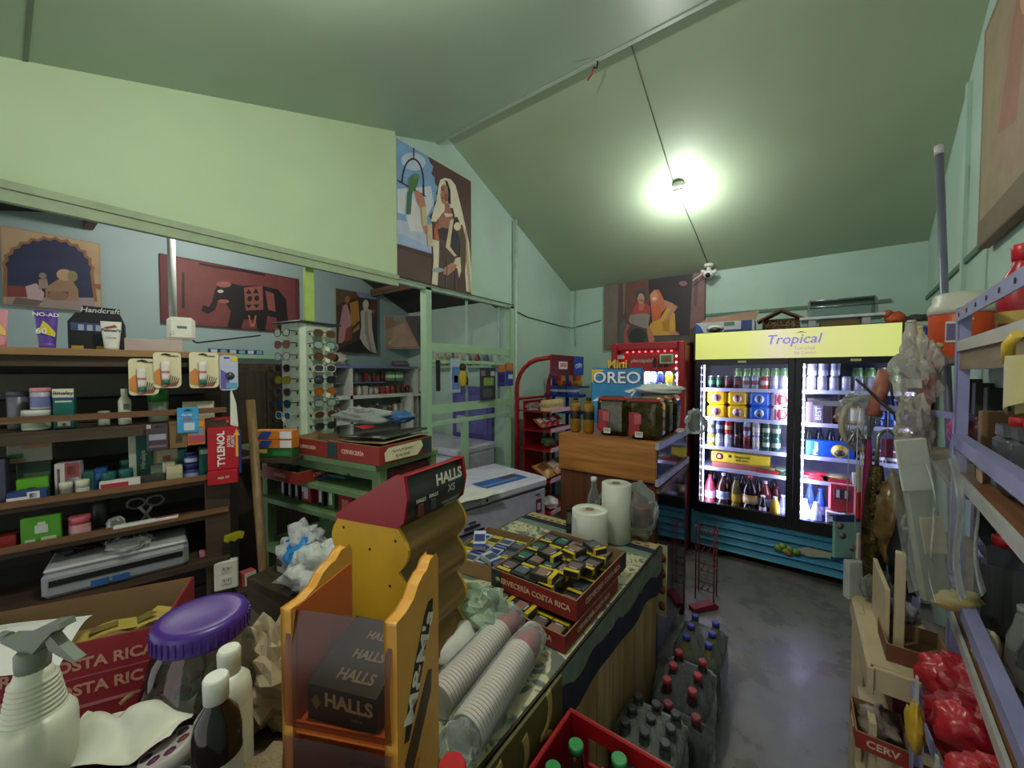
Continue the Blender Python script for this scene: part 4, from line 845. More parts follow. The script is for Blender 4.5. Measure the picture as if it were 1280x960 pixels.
MB(mat('8c8aa8', .5)).box((-.0005, -.75, .56), (.004, .27, .15)).use(mat('26264a', .5)).box((.0012, -.75, .625), (.002, .26, .018)).use(mat('b58a3a', .5)).box((.0012, -.84, .54), (.002, .08, .11)).use(mat('4a2a1a', .5)).box((.0025, -.835, .52), (.002, .04, .06)).use(mat('a8b4d8', .5)).box((.0012, -.745, .55), (.002, .06, .09)).use(mat('34344e', .5)).box((.0012, -.66, .555), (.002, .07, .10)).build('energy_label', t)
MB(mat('7a2a48', .5)).prism([(-.12, .70), (-.06, .70), (-.06, .60), (-.09, .58), (-.12, .60)], 0, .002, 'yz').use(mat('c8ccdc', .5)).box((.002, -.09, .645), (.002, .035, .05)).build('badge', t)
MB(mat('3a3a50', .5)).box((.0005, -.10, .735), (.002, .05, .010)).build('brand_mark', t)
for x, y in ((-.56, -.06), (-.06, -.06), (-.56, -1.04), (-.06, -1.04)): MB(BLACK).cyl((x, y, 0), .025, .032, 10).build('foot', t)
tag(MB(mat('dcdad2', .5)).sheet(lambda u, v: (-.18 + .24 * u + .02 * v, -.95 + .36 * v + .08 * u, .858 + .008 * math.sin(7 * u + 5 * v) ** 2), 8, 8).build('paper_sheet', loc=t.location, rot=t.rotation_euler.z), 'white paper lying on the near part of the chest freezer lid', 'paper')
# second freezer and door in the back room
t = thing('chest_freezer', 'second white chest freezer beyond the green partition bars', 'freezer', (-2.62, 3.22, 0), 0)
MB(FW_).box((-.62, -.31, .43), (1.22, .60, .80), .012).build('body', t); MB(mat('d2d2e2', .3)).box((-.62, -.31, .87), (1.24, .62, .08), .02).build('lid', t)
for x in (-1.18, -.06):
    for y in (-.06, -.56): MB(BLACK).cyl((x, y, 0), .025, .032, 10).build('foot', t)
t = thing('chest_freezer', 'third white chest freezer low behind the partition post', 'freezer', (-2.66, 2.56, 0), 0)
MB(FW_).box((-.42, -.31, .40), (.80, .60, .74), .012).build('body', t); MB(mat('d2d2e2', .3)).box((-.42, -.31, .80), (.82, .62, .07), .02).build('lid', t)
for x in (-.78, -.06):
    for y in (-.06, -.56): MB(BLACK).cyl((x, y, 0), .025, .032, 10).build('foot', t)
a, b_ = P(568, 500, Y=3.29), P(617, 500, Y=3.29); zt = P(592, 483, Y=3.29).z
dr = MB(mat('5c5a9c', .45)).box(((a.x + b_.x) / 2, 3.275, zt / 2), (b_.x - a.x, .035, zt), .004).build('door_1'); struct(dr)
for z0, z1 in ((.95, zt - .09), (.12, .86)): MB(mat('6664a8', .45)).box(((a.x + b_.x) / 2, 3.254, (z0 + z1) / 2), (b_.x - a.x - .12, .012, z1 - z0), .006).build('panel', dr)
MB(mat('b8bcc8', .6)).box((a.x + .16, 3.245, 1.05), (.16, .003, .20)).build('notice', dr)
# ------------------------------------------------------------------ on top of the fridge
zf = 1.992
t = thing('food_carton', 'long open carton with picture of a dish on top of the fridge, left end', 'box', (-.775, FY + .02, zf), R(2))
m = MB(mat('b9bcc4', .5)).box((.23, .12, .055), (.46, .24, .11), .003).build('carton', t)
MB(mat('2a4aa0', .5)).prism([(0, 0), (.08, .0), (.04, .08), (0, .11)], -.003, -.001).build('blue_corner', m)
MB(mat('2c3f7a', .5)).box((.40, -.002, .055), (.08, .002, .11)).box((.30, -.002, .02), (.14, .002, .035)).build('blue_print', m)
MB(mat('d9d6d0', .5)).at((.16, -.002, .05), (R(90), 0, 0)).lathe([(0, .001), (.07, 0)], 18, ry=.5).use(mat('4a5030', .5)).at((.16, -.0035, .045), (R(90), 0, 0)).lathe([(0, .001), (.045, 0)], 16, ry=.5).build('dish_print', m)
MB(mat('4f7a4a', .5)).box((.27, -.0025, .09), (.08, .002, .03)).build('green_print', m)
MB(mat('a3806a', .7)).prism([(-.005, .112), (.46, .118), (.49, .20), (.10, .165)], .10, .106).build('flap', t)
t = thing('manger', 'small wooden nativity house filled with straw on top of the fridge', 'ornament', (-.135, FY + .06, zf))
WD = wood('7a4a2c', '5a341e', 8, .6)
MB(WD).box((.0, .16, .06), (.25, .01, .12)).box((-.125, .08, .055), (.01, .15, .11)).box((.125, .08, .055), (.01, .15, .11)).box((0, .08, .004), (.26, .16, .008)).build('walls', t)
MB(WD).prism([(-.165, .10), (0, .19), (.165, .10), (.165, .085), (0, .172), (-.165, .085)], -.01, .17).build('roof', t)
m = MB(mat('b09a6a', .8)); random.seed(4)
for k in range(70):
    x, y, z = random.uniform(-.11, .11), random.uniform(.0, .06), random.uniform(.01, .07); a = random.uniform(0, 6.28)
    m.tube([(x, y, z), (x + .03 * math.cos(a), y - .004, max(.009, z + .03 * math.sin(a)))], .0018, 4)
m.build('straw', t, kind='stuff')
t = thing('warming_stand', 'chrome rounded food warmer on white legs on top of the fridge', 'warmer', (.05, FY + .05, zf), R(0))
CH_ = mat('a8acae', .25, .9)
MB(CH_).box((.20, .15, .085), (.50, .30, .012), .003).build('tray', t)
MB(mat('d4d6d8', .3)).box((.20, -.005, .088), (.52, .02, .022), .004).build('front_rim', t)
for x in (.02, .34):
    MB(mat('cdd0d2', .4)).box((x, .05, .04), (.05, .07, .08), .004).build('leg', t)
    MB(mat('cdd0d2', .4)).box((x, .25, .04), (.05, .07, .08), .004).build('leg', t)
MB(mat('9a7a52', .7)).box((.19, .12, .035), (.24, .15, .06), .003).build('storage_box', t)
for x in (.0, .40): MB(mat('8e9494', .3, .5)).prism([(.04 + .12 * (1 - math.cos(R(a))), .092 + .15 * math.sin(R(a))) for a in range(0, 181, 15)], x - .008, x + .008, 'yz').build('end_cap', t)
MB(mat('dfe6e8', .06, clear=.06)).sheet(lambda u, v: (.0 + .4 * u, .16 - .12 * math.cos(R(180 * v)), .092 + .148 * math.sin(R(180 * v))), 2, 12).build('glass_hood', t)
for a in (35, 75, 115): MB(CH_).tube([(.0, .16 - .125 * math.cos(R(a)), .092 + .155 * math.sin(R(a))), (.4, .16 - .125 * math.cos(R(a)), .092 + .155 * math.sin(R(a)))], .006, 6).build('hood_rail', t)
t = thing('ornament_bird', 'small orange bird-like ornament with a black beak at the right end of the fridge top', 'ornament', (.545, FY + .07, zf))
OR = mat('c8562a', .5)
MB(OR).blob((0, 0, .05), (.11, .09, .10), 2, .12, 14, 10, smooth=True).build('body', t); MB(OR).blob((-.045, -.01, .085), (.06, .055, .06), 3, .1, 12, 8, smooth=True).build('head', t)
MB(BLACK).at((-.07, -.012, .088), (0, R(-90), 0)).cyl((0, 0, 0), .012, .022, 8, .003).build('beak', t); MB(mat('7a3a22', .6)).prism([(.03, .04), (.09, .02), (.085, .0), (.02, .02)], -.02, .02).build('tail', t)
tag(MB(mat('3f3c38', .7)).blob((0, 0, .03), (.17, .16, .08), 11, .3).build('dark_bundle', loc=(.65, FY + .12, zf)), 'dark rag bundle at the far right end of the fridge top', 'rag')
# ------------------------------------------------------------------ frames for slanted furniture
class Fr:
    """a piece of furniture standing at O, turned by rot; x to its right, -y to its front"""
    def __init__(s, O, rot):
        s.O, s.rot = Vector(O), rot; s.ex = Vector((math.cos(rot), math.sin(rot), 0)); s.ey = Vector((-math.sin(rot), math.cos(rot), 0))
    def w(s, x, y, z): return s.O + s.ex * x + s.ey * y + Vector((0, 0, z))
    def hit(s, px, py, dy):
        r = ray(px, py); C = Vector((0, 0, CH)); p0 = s.O + s.ey * dy
        return C + r * ((p0 - C).dot(s.ey) / r.dot(s.ey))
    def fit(s, x0, x1, yt, zb, dy):
        """world foot point, width and height of something seen between x0 and x1 with its top at yt, standing at height zb"""
        a, b = s.hit(x0, yt, dy), s.hit(x1, yt, dy); c = (a + b) / 2
        return Vector((c.x, c.y, zb)), (b - a).length, max(.012, c.z - zb)
# ------------------------------------------------------------------ medicine shelf on the left
SH = Fr((-1.95, .58, 0), R(78.5)); SW = 1.10
t = thing('medicine_shelf', 'rough brown wooden medicine shelf with lipped boards along the left wall', 'shelf', SH.O, SH.rot)
W1 = wood('a8825a', '86643f', 5, .55, 0); W2 = wood('7c5638', '5c3d26', 5, .55, 0); W3 = wood('4e3d2c', '36291d', 5, .7, 0)
MB(W1).box((-SW / 2 + .03, .11, 1.722), (SW, .24, .026), .002).build('top_board', t)
for z, lip in ((1.452, 1.493), (1.205, 1.215), (1.055, 1.067)):
    MB(W3).box((-SW / 2, .125, z - .011), (SW, .21, .020)).build('shelf_board', t)
    MB(W2).box((-SW / 2, .006, lip), (SW, .012, .022), .001).build('lip', t)
MB(W3).box((-SW / 2, .015, 1.425), (SW, .012, .03)).build('apron', t); MB(W3).box((-SW / 2 + .03, .02, 1.690), (SW, .012, .035)).build('apron', t)
MB(W3).box((-SW / 2, .10, .86), (SW, .24, .02)).build('shelf_board', t)
MB(W3).box((-.035, .03, .60), (.085, .03, 1.20), .002).build('post', t); MB(W3).box((-.03, .20, .855), (.06, .03, 1.70), .002).build('post', t)
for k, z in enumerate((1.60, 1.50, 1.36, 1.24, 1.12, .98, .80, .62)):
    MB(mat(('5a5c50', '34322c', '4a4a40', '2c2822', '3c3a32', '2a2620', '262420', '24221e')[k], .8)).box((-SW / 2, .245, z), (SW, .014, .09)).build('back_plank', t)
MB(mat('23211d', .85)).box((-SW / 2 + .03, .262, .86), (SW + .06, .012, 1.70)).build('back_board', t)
def onsh(x0, x1, yt, z, dy): return SH.fit(x0, x1, yt, z, dy)
def sbox(x0, x1, yt, z, dy, c, label, name='medicine_box', dep=.05, bands=(), group=None, rot=0, cat='box', words=None):
    p, w_, h = onsh(x0, x1, yt, z, dy); m = MB(mat(c, .45)).box((0, dep / 2, h / 2), (w_, dep, h), .002)
    for (u0, u1, v0, v1, bc) in bands:
        m.use(mat(bc, .45, var=0)); m.box((w_ * ((u0 + u1) / 2 - .5), -.0006, h * (v0 + v1) / 2), (w_ * (u1 - u0), .0016, h * (v1 - v0)))
    o = m.build(name, loc=p, rot=SH.rot + R(rot)); tag(o, label, cat, group)
    for (s_, sz, c2, u, v, rr) in (words or ()):
        text(s_, sz * h, mat(c2, .45, var=0), o, (w_ * (u - .5), -.0026, h * v), rot=(R(90), R(rr), 0), bold=.015)
    return o
def sjar(x0, x1, yt, z, dy, c, lid, label, name='cream_jar', lf=.3, cat='jar', group=None, band=None):
    p, w_, h = onsh(x0, x1, yt, z, dy); r = w_ / 2
    p = p + SH.ey * r
    m = MB(mat(c, .35)).lathe([(r * .92, 0), (r * .98, .004), (r * .98, h * (1 - lf)), (r * .9, h * (1 - lf) + .002)], 16)
    if band: m.use(mat(band, .45)).lathe([(r * 1.0, h * .12), (r * 1.0, h * (.8 - lf))], 16, cap=False)
    m.use(mat(lid, .4)).lathe([(r, h * (1 - lf)), (r, h - .003), (r * .93, h)], 16)
    return tag(m.build(name, loc=p), label, cat, group)
def tube_mesh(w_, h, c, cap, band=None):
    m = MB(mat(c, .35)); n = 6
    def fn(u, v):
        a = 2 * math.pi * u; k = v
        return (w_ / 2 * (.72 + .28 * k) * math.cos(a), w_ * .26 * (1 - k) ** .7 * math.sin(a), h * (.14 + .86 * k))
    m.sheet(fn, 16, 6); m.use(mat(cap, .4)); m.lathe([(w_ * .34, 0), (w_ * .36, h * .13), (w_ * .30, h * .15)], 14, ry=.75)
    if band: m.use(mat(band, .4)); m.prism([(-w_ * .32, h * .42), (w_ * .36, h * .30), (w_ * .38, h * .42), (w_ * .1, h * .62), (-w_ * .1, h * .72)], -w_ * .245, -w_ * .225)
    return m
# on the top board
ZT = 1.735
p, w_, h = onsh(-14, 10, 387, ZT, .05); tag(tube_mesh(w_, h, 'd8909c', 'd07c8c', 'e8c060').build('cream_tube', loc=p, rot=SH.rot), 'pink tube at the left end of the top board', 'tube')
p, w_, h = onsh(42, 73, 388, ZT, .06); o = tag(tube_mesh(w_, h, '5a3a9a', '6a4ab0', 'd8c83a').build('sunscreen_tube', loc=p, rot=SH.rot), 'purple sunscreen tube with a rainbow swirl on the top board', 'tube')
text('NO-AD', .018, WHITE, o, (0, -.008, h * .88), bold=.02); text('60', .026, WHITE, o, (-.010, -.0185, h * .44), bold=.02)
p, w_, h = onsh(84, 155, 392, ZT, .09)
o = tag(MB(mat('141318', .45)).prism([(-w_ / 2, 0), (w_ / 2, 0), (w_ / 2, h * .72), (w_ * .42, h * 1.0), (-w_ * .36, h * 1.0), (-w_ / 2, h * .75)], 0, .06).use(mat('3a4a7a', .4)).box((0, -.001, h * .62), (w_ * .9, .002, h * .22)).use(mat('a0a4b8', .4)).box((-.04, -.0025, h * .6), (.014, .002, h * .16)).box((-.018, -.0025, h * .6), (.014, .002, h * .16)).box((.004, -.0025, h * .6), (.014, .002, h * .16)).use(mat('b8922a', .5)).box((-.05, -.0025, h * .06), (.03, .002, h * .1)).box((.01, -.0025, h * .06), (.025, .002, h * .1)).use(mat('121116', .5)).prism([(-w_ * .32, h), (w_ * .4, h), (w_ * .4, h * 1.20), (-w_ * .28, h * 1.24)], .05, .054).build('display_box', loc=p, rot=SH.rot), 'black counter display box with rows of small items on the top board', 'box')
text('Handcraft', .026, mat('d8d8d8', .4), o, (.005, .047, h * 1.12), shear=.2, bold=.01)
p, w_, h = onsh(125, 152, 402, ZT, .03); o = tag(tube_mesh(w_, h, 'd8d4cc', 'd8d4d0', None).use(mat('a83a30', .4)).prism([(-w_ * .35, h * .78), (w_ * .2, h * .88), (w_ * .3, h * .8), (-w_ * .2, h * .74)], -w_ * .14, -w_ * .12).build('cream_tube', loc=p, rot=SH.rot), 'white cream tube standing in front of the black display box', 'tube')
text("Palmer's", .015, BLACK, o, (0, -w_ * .15, h * .68), bold=.02); text('Cocoa', .010, mat('5a5a8a', .5), o, (0, -w_ * .21, h * .42))
p, w_, h = onsh(155, 228, 424, ZT, .08); tag(MB(mat('bfaaa4', .6)).box((0, .05, h / 2), (w_, .10, h), .002).build('flat_box', loc=p, rot=SH.rot), 'pale pink flat box under the white router on the top board', 'box')
ZR = p.z + h + .001
p, w_, h = onsh(208, 244, 396, ZR, .10)
t = thing('wifi_router', 'white rounded-square wireless router standing at the right end of the top board', 'router', p, SH.rot)
MB(mat('e0ddd2', .4)).box((0, .015, h / 2), (w_, .03, h), .014).build('housing', t)
MB(mat('4a7a6c', .4)).box((.002, -.0005, h * .56), (w_ * .34, .002, h * .1)).build('badge', t); MB(mat('b0b4ac', .4)).box((-.03, -.0005, h * .3), (w_ * .12, .002, h * .14)).use(mat('e0ddd2', .4)).box((-.03, -.002, h * .3), (w_ * .08, .002, h * .10)).build('button', t)
a = p + SH.ey * .035; m = MB(BLACK)
m.tube([a + Vector((0, 0, .03)), a + SH.ex * .05 + Vector((0, 0, -.005)), a + SH.ex * .13 + SH.ey * .02 + Vector((0, 0, .012)), a + SH.ex * .30 + SH.ey * .10 + Vector((0, 0, .05))], .004, 6); tag(m.build('router_cable', ), 'black cable trailing from the white router', 'cable')
# cards hanging from hooks in front of the top board
def card(x0, x1, yt, yb, label, kind, dy=-.012, group=None):
    a, b = SH.hit(x0, yt, dy), SH.hit(x1, yt, dy); c = (a + b) / 2; w_ = (b - a).length; zb = SH.hit((x0 + x1) / 2, yb, dy).z; h = a.z - zb
    t = thing('hanging_card' if kind != 'air' else 'freshener_card', label, 'card', (c.x, c.y, zb), SH.rot, group)
    q = []
    for cx_, cz_, a0 in ((w_ / 2 - .012, h - .012, 0), (-w_ / 2 + .012, h - .012, 90), (-w_ / 2 + .012, .012, 180), (w_ / 2 - .018, .018, 270)):
        for k in range(4):
            rr = .012 if a0 != 270 else .018; q.append((cx_ + rr * math.cos(R(a0 + 30 * k)), cz_ + rr * math.sin(R(a0 + 30 * k))))
    if kind == 'tube':
        MB(mat('ddd2ae', .5, var=.03)).prism(q, 0, .002).build('backing', t)
        MB(DARK).prism([(-.02, h - .012), (.012, h - .012), (.008, h - .007), (-.004, h - .003), (-.016, h - .007)], -.0012, -.0004).build('hang_hole', t)
        MB(mat('cf8440', .5)).prism([(-w_ * .48, h * .12), (-w_ * .2, h * .05), (-w_ * .12, h * .4), (-w_ * .3, h * .56), (-w_ * .48, h * .44)], -.0012, -.0004).use(mat('b5605a', .5)).prism([(-w_ * .2, .004), (w_ * .3, .006), (w_ * .42, h * .18), (w_ * .1, h * .14)], -.0016, -.0008).build('orange_print', t)
        m = MB(mat('6a5a44', .6))
        for k in range(5): m.bar((w_ * (.05 + .05 * k), -.0022, h * .05), (w_ * (.12 + .075 * k), -.0022, h * (.36 - .02 * k)), .003, .001, up=(1, 0, 0))
        m.build('leaf_print', t, kind='stuff')
        b_ = MB(mat('e6dcd6', .3)).lathe([(.010, h * .22), (.0115, h * .3), (.0125, h * .62), (.0135, h * .74)], 14, c=(-.006, -.010, 0), ry=.7).use(mat('c8707c', .4)).lathe([(.0128, h * .42), (.0128, h * .48)], 14, c=(-.006, -.010, 0), ry=.75, cap=False).use(mat('1f6a60', .4)).lathe([(.011, h * .10), (.0115, h * .22)], 14, c=(-.006, -.010, 0), ry=.8)
        b_.build('blister_tube', t)
        text('Himalaya', .010, mat('4a4a3a', .5), t, (w_ * .18, -.001, h * .90), bold=.02)
    else:
        MB(mat('b9bcd2', .5, var=.05)).prism(q, 0, .002).use(mat('6a5aa0', .5)).prism([(-w_ * .45, .006), (w_ * .1, .006), (-w_ * .1, h * .5), (-w_ * .45, h * .6)], -.0012, -.0004).use(mat('5aa0c0', .5)).box((w_ * .15, -.0012, h * .14), (w_ * .6, .0012, h * .16)).use(mat('d8c83a', .5)).box((w_ * .32, -.0012, h * .9), (w_ * .3, .0012, h * .14)).use(DARK).box((-w_ * .1, -.0012, h * .93), (w_ * .3, .0012, h * .04)).build('backing', t)
        MB(mat('3c4248', .3)).at((w_ * .06, -.004, h * .42), (R(90), 0, 0)).lathe([(0, .008), (.012, .006), (.016, 0), (.016, -.004)], 16).build('freshener', t)
    return t
card(160, 198, 448, 494, 'cream carded tube hanging lowest at the left, overlapped by the next card', 'tube', -.010)
card(191, 226, 440, 485, 'cream carded tube hanging second from the left', 'tube', -.016)
card(236, 273, 440, 485, 'cream carded tube hanging beside the lilac card', 'tube', -.012)
card(274, 297, 444, 488, 'narrow lilac card with a round dark freshener at the end of the top board', 'air', -.012)
# second shelf
Z2 = 1.453
sjar(22, 62, 513, Z2, .03, 'd8d8d0', 'd0d2ca', 'wide white tub under the pink-lidded jar on the second shelf', 'cream_tub', .35, 'tub', band='9fae90')
p, w_, h = onsh(22, 62, 513, Z2, .03); zt = Z2 + h + .001
sjar(34, 62, 485, zt, .035, 'aaaab4', 'd58a9a', 'lilac jar with pink lid on top of the wide white tub', 'cream_jar', .2, band='6a72a0')
sjar(4, 33, 489, Z2, .12, '6a6c74', '5a5c64', 'large dim grey jar at the back left of the second shelf', 'storage_jar', .15)
o = sbox(65, 92, 486, Z2, .04, '0f5f58', 'tall green and white medicine box on the second shelf', bands=((0, 1, .78, 1, 'd8d2bc'), (0, 1, .73, .79, '2a4a7a'), (.1, .9, .66, .70, 'c8ccc4'), (.2, .8, .06, .18, 'c8beb0'), (.4, .6, .05, .14, 'b03a34')), words=(('Himalaya', .12, '2a2a2a', .5, .89, 0),))
sjar(121, 137, 514, Z2, .05, 'a8a89c', '9a988c', 'tiny pale jar beside the white bottle on the second shelf', 'cream_jar', .3)
p, w_, h = onsh(146, 163, 486, Z2, .04); r = w_ / 2; p += SH.ey * r
tag(MB(mat('cfd2bc', .4)).lathe([(r * .9, 0), (r, .004), (r, h * .66), (r * .55, h * .78)], 16).use(mat('d8dac8', .4)).lathe([(r * .5, h * .76), (r * .55, h * .98), (r * .5, h)], 14).use(mat('5a6258', .5)).box((.006, -r * 1.0, h * .5), (r * .9, .002, h * .16)).build('lotion_bottle', loc=p, rot=SH.rot), 'white lotion bottle with a round shoulder on the second shelf', 'bottle')
sjar(183, 211, 487, Z2, .06, '6c7a64', '2f7d2a', 'clear tub with a bright green lid on the second shelf', 'food_tub', .38, 'tub')
sbox(228, 268, 502, Z2, .07, 'b3a888', 'small white and red carton at the right of the second shelf', bands=((.45, .95, .25, .85, 'd8cfc4'), (.5, .9, .3, .55, 'b04048'), (.02, .4, .4, .6, '8a6a4a')), dep=.04)
tag(MB(mat('d6d4c6', .6)).prism([(-.008, -.14), (.020, -.15), (.014, -.05), (-.001, .01), (-.006, .0)], 0, .003).build('paper_strip', loc=SH.hit(290, 490, -.014), rot=SH.rot), 'narrow white paper strip hanging below the lilac card', 'paper')
# packets hanging from the second lip
def packet(x0, x1, yt, yb, dy, c, label, bands=(), words=(), hole=True, group=None, t_=.006):
    a, b = SH.hit(x0, yt, dy), SH.hit(x1, yt, dy); c_ = (a + b) / 2; w_ = (b - a).length; zb = SH.hit((x0 + x1) / 2, yb, dy).z; h = a.z - zb
    m = MB(mat(c, .4)).box((0, 0, h / 2), (w_, t_, h), .002)
    for (u0, u1, v0, v1, bc) in bands: m.use(mat(bc, .45, var=0)); m.box((w_ * ((u0 + u1) / 2 - .5), -t_ / 2 - .0006, h * (v0 + v1) / 2), (w_ * (u1 - u0), .0012, h * (v1 - v0)))
    if hole: m.use(DARK); m.prism([(-w_ * .22, h * .86), (w_ * .22, h * .86), (w_ * .12, h * .9), (0, h * .95), (-w_ * .12, h * .9)], -t_ / 2 - .001, -t_ / 2 - .0002)
    o = m.build('hanging_packet', loc=(c_.x, c_.y, zb), rot=SH.rot); tag(o, label, 'packet', group)
    for (s_, sz, c2, u, v) in words: text(s_, sz * h, mat(c2, .45, var=0), o, (w_ * (u - .5), -t_ / 2 - .0022, h * v), bold=.02)
    return o
packet(221, 248, 510, 541, -.018, '3f9ad0', 'sky blue packet hanging from the second lip', ((.05, .95, .55, .62, '58a8d8'), (.3, .8, .1, .4, 'c8d0d4'), (.25, .7, .5, .6, 'b0707c')), (('durex', .14, 'd8e4f0', .45, .72),))
packet(183, 210, 531, 563, -.010, '4a3a44', 'dark plum packet with an oval logo below the second shelf', ((.1, .9, .40, .62, '9a9ab0'), (.0, .2, .85, 1, 'c0a8b0'), (.1, .9, .12, .2, '7a6a78')), (), True)
packet(211, 234, 527, 560, -.006, '7c6240', 'brown kraft packet beside the plum one', ((.35, .7, .2, .45, '4a3424'), (.1, .9, .85, .9, '6a5232')))
packet(234, 256, 524, 556, -.010, 'c8762e', 'orange packet with a pink base hanging behind the sky blue one', ((.05, .95, .1, .35, 'b8485a'), (.15, .9, .38, .62, '8090a8'), (.1, .9, .7, .9, 'd8a03a')))
# red dispenser box of painkillers
a, b = SH.hit(259, 536, -.03), SH.hit(297, 536, -.03); c_ = (a + b) / 2; w_ = (b - a).length
zt, zb, zl, zh = a.z, SH.hit(278, 587, -.03).z, SH.hit(278, 605, -.03).z, SH.hit(275, 523, -.02).z
t = thing('medicine_dispenser', 'red hanging painkiller dispenser box with big white letters', 'box', (c_.x, c_.y, zl), SH.rot + R(-8))
RT_ = mat('b01a28', .4); H_ = zt - zl
MB(RT_).box((0, .03, (zb + zt) / 2 - zl), (w_, .06, zt - zb), .002).build('upper_box', t); MB(RT_).box((-.002, .025, (zb - zl) / 2), (w_ * .98, .075, zb - zl - .003), .002).build('lower_tray', t)
MB(RT_).box((-.008, .055, H_ + (zh - zt) / 2), (w_ * .74, .003, zh - zt + .004)).build('header_card', t)
text('TYLENOL', .034, WHITE, t, (-.006, -.0015, (zb + zt) / 2 - zl), rot=(R(90), R(-90), 0), bold=.03)
text('EXTRA', .016, mat('e8d8d0', .4), t, (.020, -.0015, (zb + zt) / 2 - zl + .03), rot=(R(90), R(-90), 0), bold=.02); text('FUERTE', .015, mat('e8d8d0', .4), t, (.034, -.0015, (zb + zt) / 2 - zl + .028), rot=(R(90), R(-90), 0), bold=.02)
MB(mat('e0a83a', .4)).prism([(.042, .11), (.052, .11), (.050, .20), (.058, .20), (.047, .23), (.036, .20), (.044, .20)], -.0018, -.0006).build('arrow_print', t)
text('caja 50', .014, mat('e8c8c0', .4), t, (.0, -.0145, (zb - zl) * .5), bold=.02); text('TYLENOL', .014, mat('e8c8c0', .4), t, (-.008, .052, H_ + (zh - zt) / 2), bold=.02)
sbox(297, 301, 538, 1.215, -.002, '2a3a8a', 'dark blue carton edge behind the red dispenser', dep=.05)
# third shelf
Z3 = 1.206
sbox(-20, 6, 575, Z3, .04, '3a3c50', 'dark blue carton at the left end of the third shelf')
sbox(20, 64, 577, Z3, .10, '16301e', 'dark green box behind the lime packet on the third shelf', bands=((.2, .95, .45, .7, '4a5a44'),), dep=.06)
p, w_, h = onsh(20, 64, 577, Z3, .10)
sbox(8, 65, 555, Z3 + h + .001, .09, '8c8c7e', 'grey box with orange and green swoosh lying on the dark green box', bands=((.3, .9, .75, .95, 'a8744a'), (.02, .35, .25, .5, '2a5a3a'), (0, .4, .1, .2, '9a5a3a')), dep=.06)
sbox(20, 60, 598, Z3, .055, '5aa01c', 'lime green packet standing on the third shelf', bands=((.25, .8, .25, .5, '8a9a4a'), (.35, .6, .5, .62, '2a4a10')), dep=.03, rot=4)
o = sbox(8, 58, 614, Z3 + .012, .012, '2a3a78', 'blue and white flat tablet box at the front of the third shelf', bands=((.0, .5, .05, .5, 'd0d0d0'), (.5, .82, .15, .9, 'd0d0d0'), (.56, .74, .3, .75, '3a3a3a')), dep=.04)
sbox(67, 99, 579, Z3, .06, 'c4b8b4', 'white and maroon tonic box on the third shelf', bands=((.42, 1, .25, 1, '8a3a44'), (.5, .9, .62, .9, 'a8705c'), (.48, .98, .35, .55, 'b8c0d0'), (.12, .22, .1, .85, '5a4a4a')), dep=.05, rot=-6)
sjar(72, 90, 604, Z3, .02, '6a6c60', 'd0cebc', 'small jar with white lid, first of two at the front of the third shelf', 'pill_jar', .4)
sjar(92, 111, 601, Z3, .022, 'b8b8a8', 'd2d0be', 'small jar with ribbed white lid, second of two at the front of the third shelf', 'pill_jar', .45)
sbox(103, 117, 590, Z3, .07, '2a6058', 'small teal carton at the back of the third shelf'); sbox(117, 133, 586, Z3, .075, '1c4a8a', 'small blue carton at the back of the third shelf', bands=((.2, .8, .5, .8, '3a6aa8'),))
sjar(125, 145, 591, Z3, .03, 'c8c0b4', '1c5a56', 'white jar with teal lid, left of the pair', 'balm_jar', .45); sjar(146, 166, 587, Z3, .035, 'c8c4b8', '1c5a56', 'white jar with teal lid, right of the pair', 'balm_jar', .45)
sjar(148, 168, 575, Z3, .09, '1a4a48', '16403e', 'dark teal jar behind the pair of white jars', 'balm_jar', .4)
sbox(124, 175, 600, Z3 + .010, .010, 'd4ccc8', 'long white and red toothpaste box lying on the third shelf', bands=((.04, .7, .3, .75, 'a82a3a'),), dep=.03)
sbox(160, 170, 543, Z3, .08, 'aab0a0', 'tall pale green medicine box at the back of the third shelf', dep=.05); sbox(170, 190, 543, Z3, .08, '0e4f48', 'tall teal medicine box with vertical writing on the third shelf', words=(('Himalaya', .10, 'a8b0a8', .4, .5, -90),))
sbox(174, 206, 594, Z3, .03, '3c3c34', 'dark flat slotted box at the front of the third shelf', dep=.06)
sbox(190, 222, 562, Z3, .09, 'a09a84', 'grey carton with a red picture at the back of the third shelf', bands=((.4, .7, .4, .8, '8a4a34'), (0, 1, 0, .35, '1f5a50'))); sbox(203, 219, 577, Z3, .05, 'b4b09a', 'small pale carton above the cream soap box', dep=.04)
sbox(208, 228, 583, Z3, .02, 'c0b894', 'cream soap box at the front of the third shelf', bands=((.05, .95, .3, .6, 'a8a484'),), dep=.04); sbox(188, 204, 581, Z3, .06, '6a7a6a', 'grey-green carton at the back right of the third shelf')
sjar(229, 248, 580, Z3, .025, '26346e', '1c2a60', 'navy balm jar, lower of two stacked by the red dispenser', 'balm_jar', .35, band='8a9ab8')
p, w_, h = onsh(229, 248, 580, Z3, .025); sjar(230, 247, 565, Z3 + h + .001, .026, '26346e', '1c2a60', 'navy balm jar, upper of two stacked by the red dispenser', 'balm_jar', .35, band='98a8c0')
sbox(248, 262, 560, Z3, .04, '17564e', 'teal box beside the red dispenser on the third shelf', bands=((.1, .9, .8, .95, '9aa898'),)); sbox(222, 234, 562, Z3, .08, '2a6a62', 'teal carton behind the stacked navy jars')
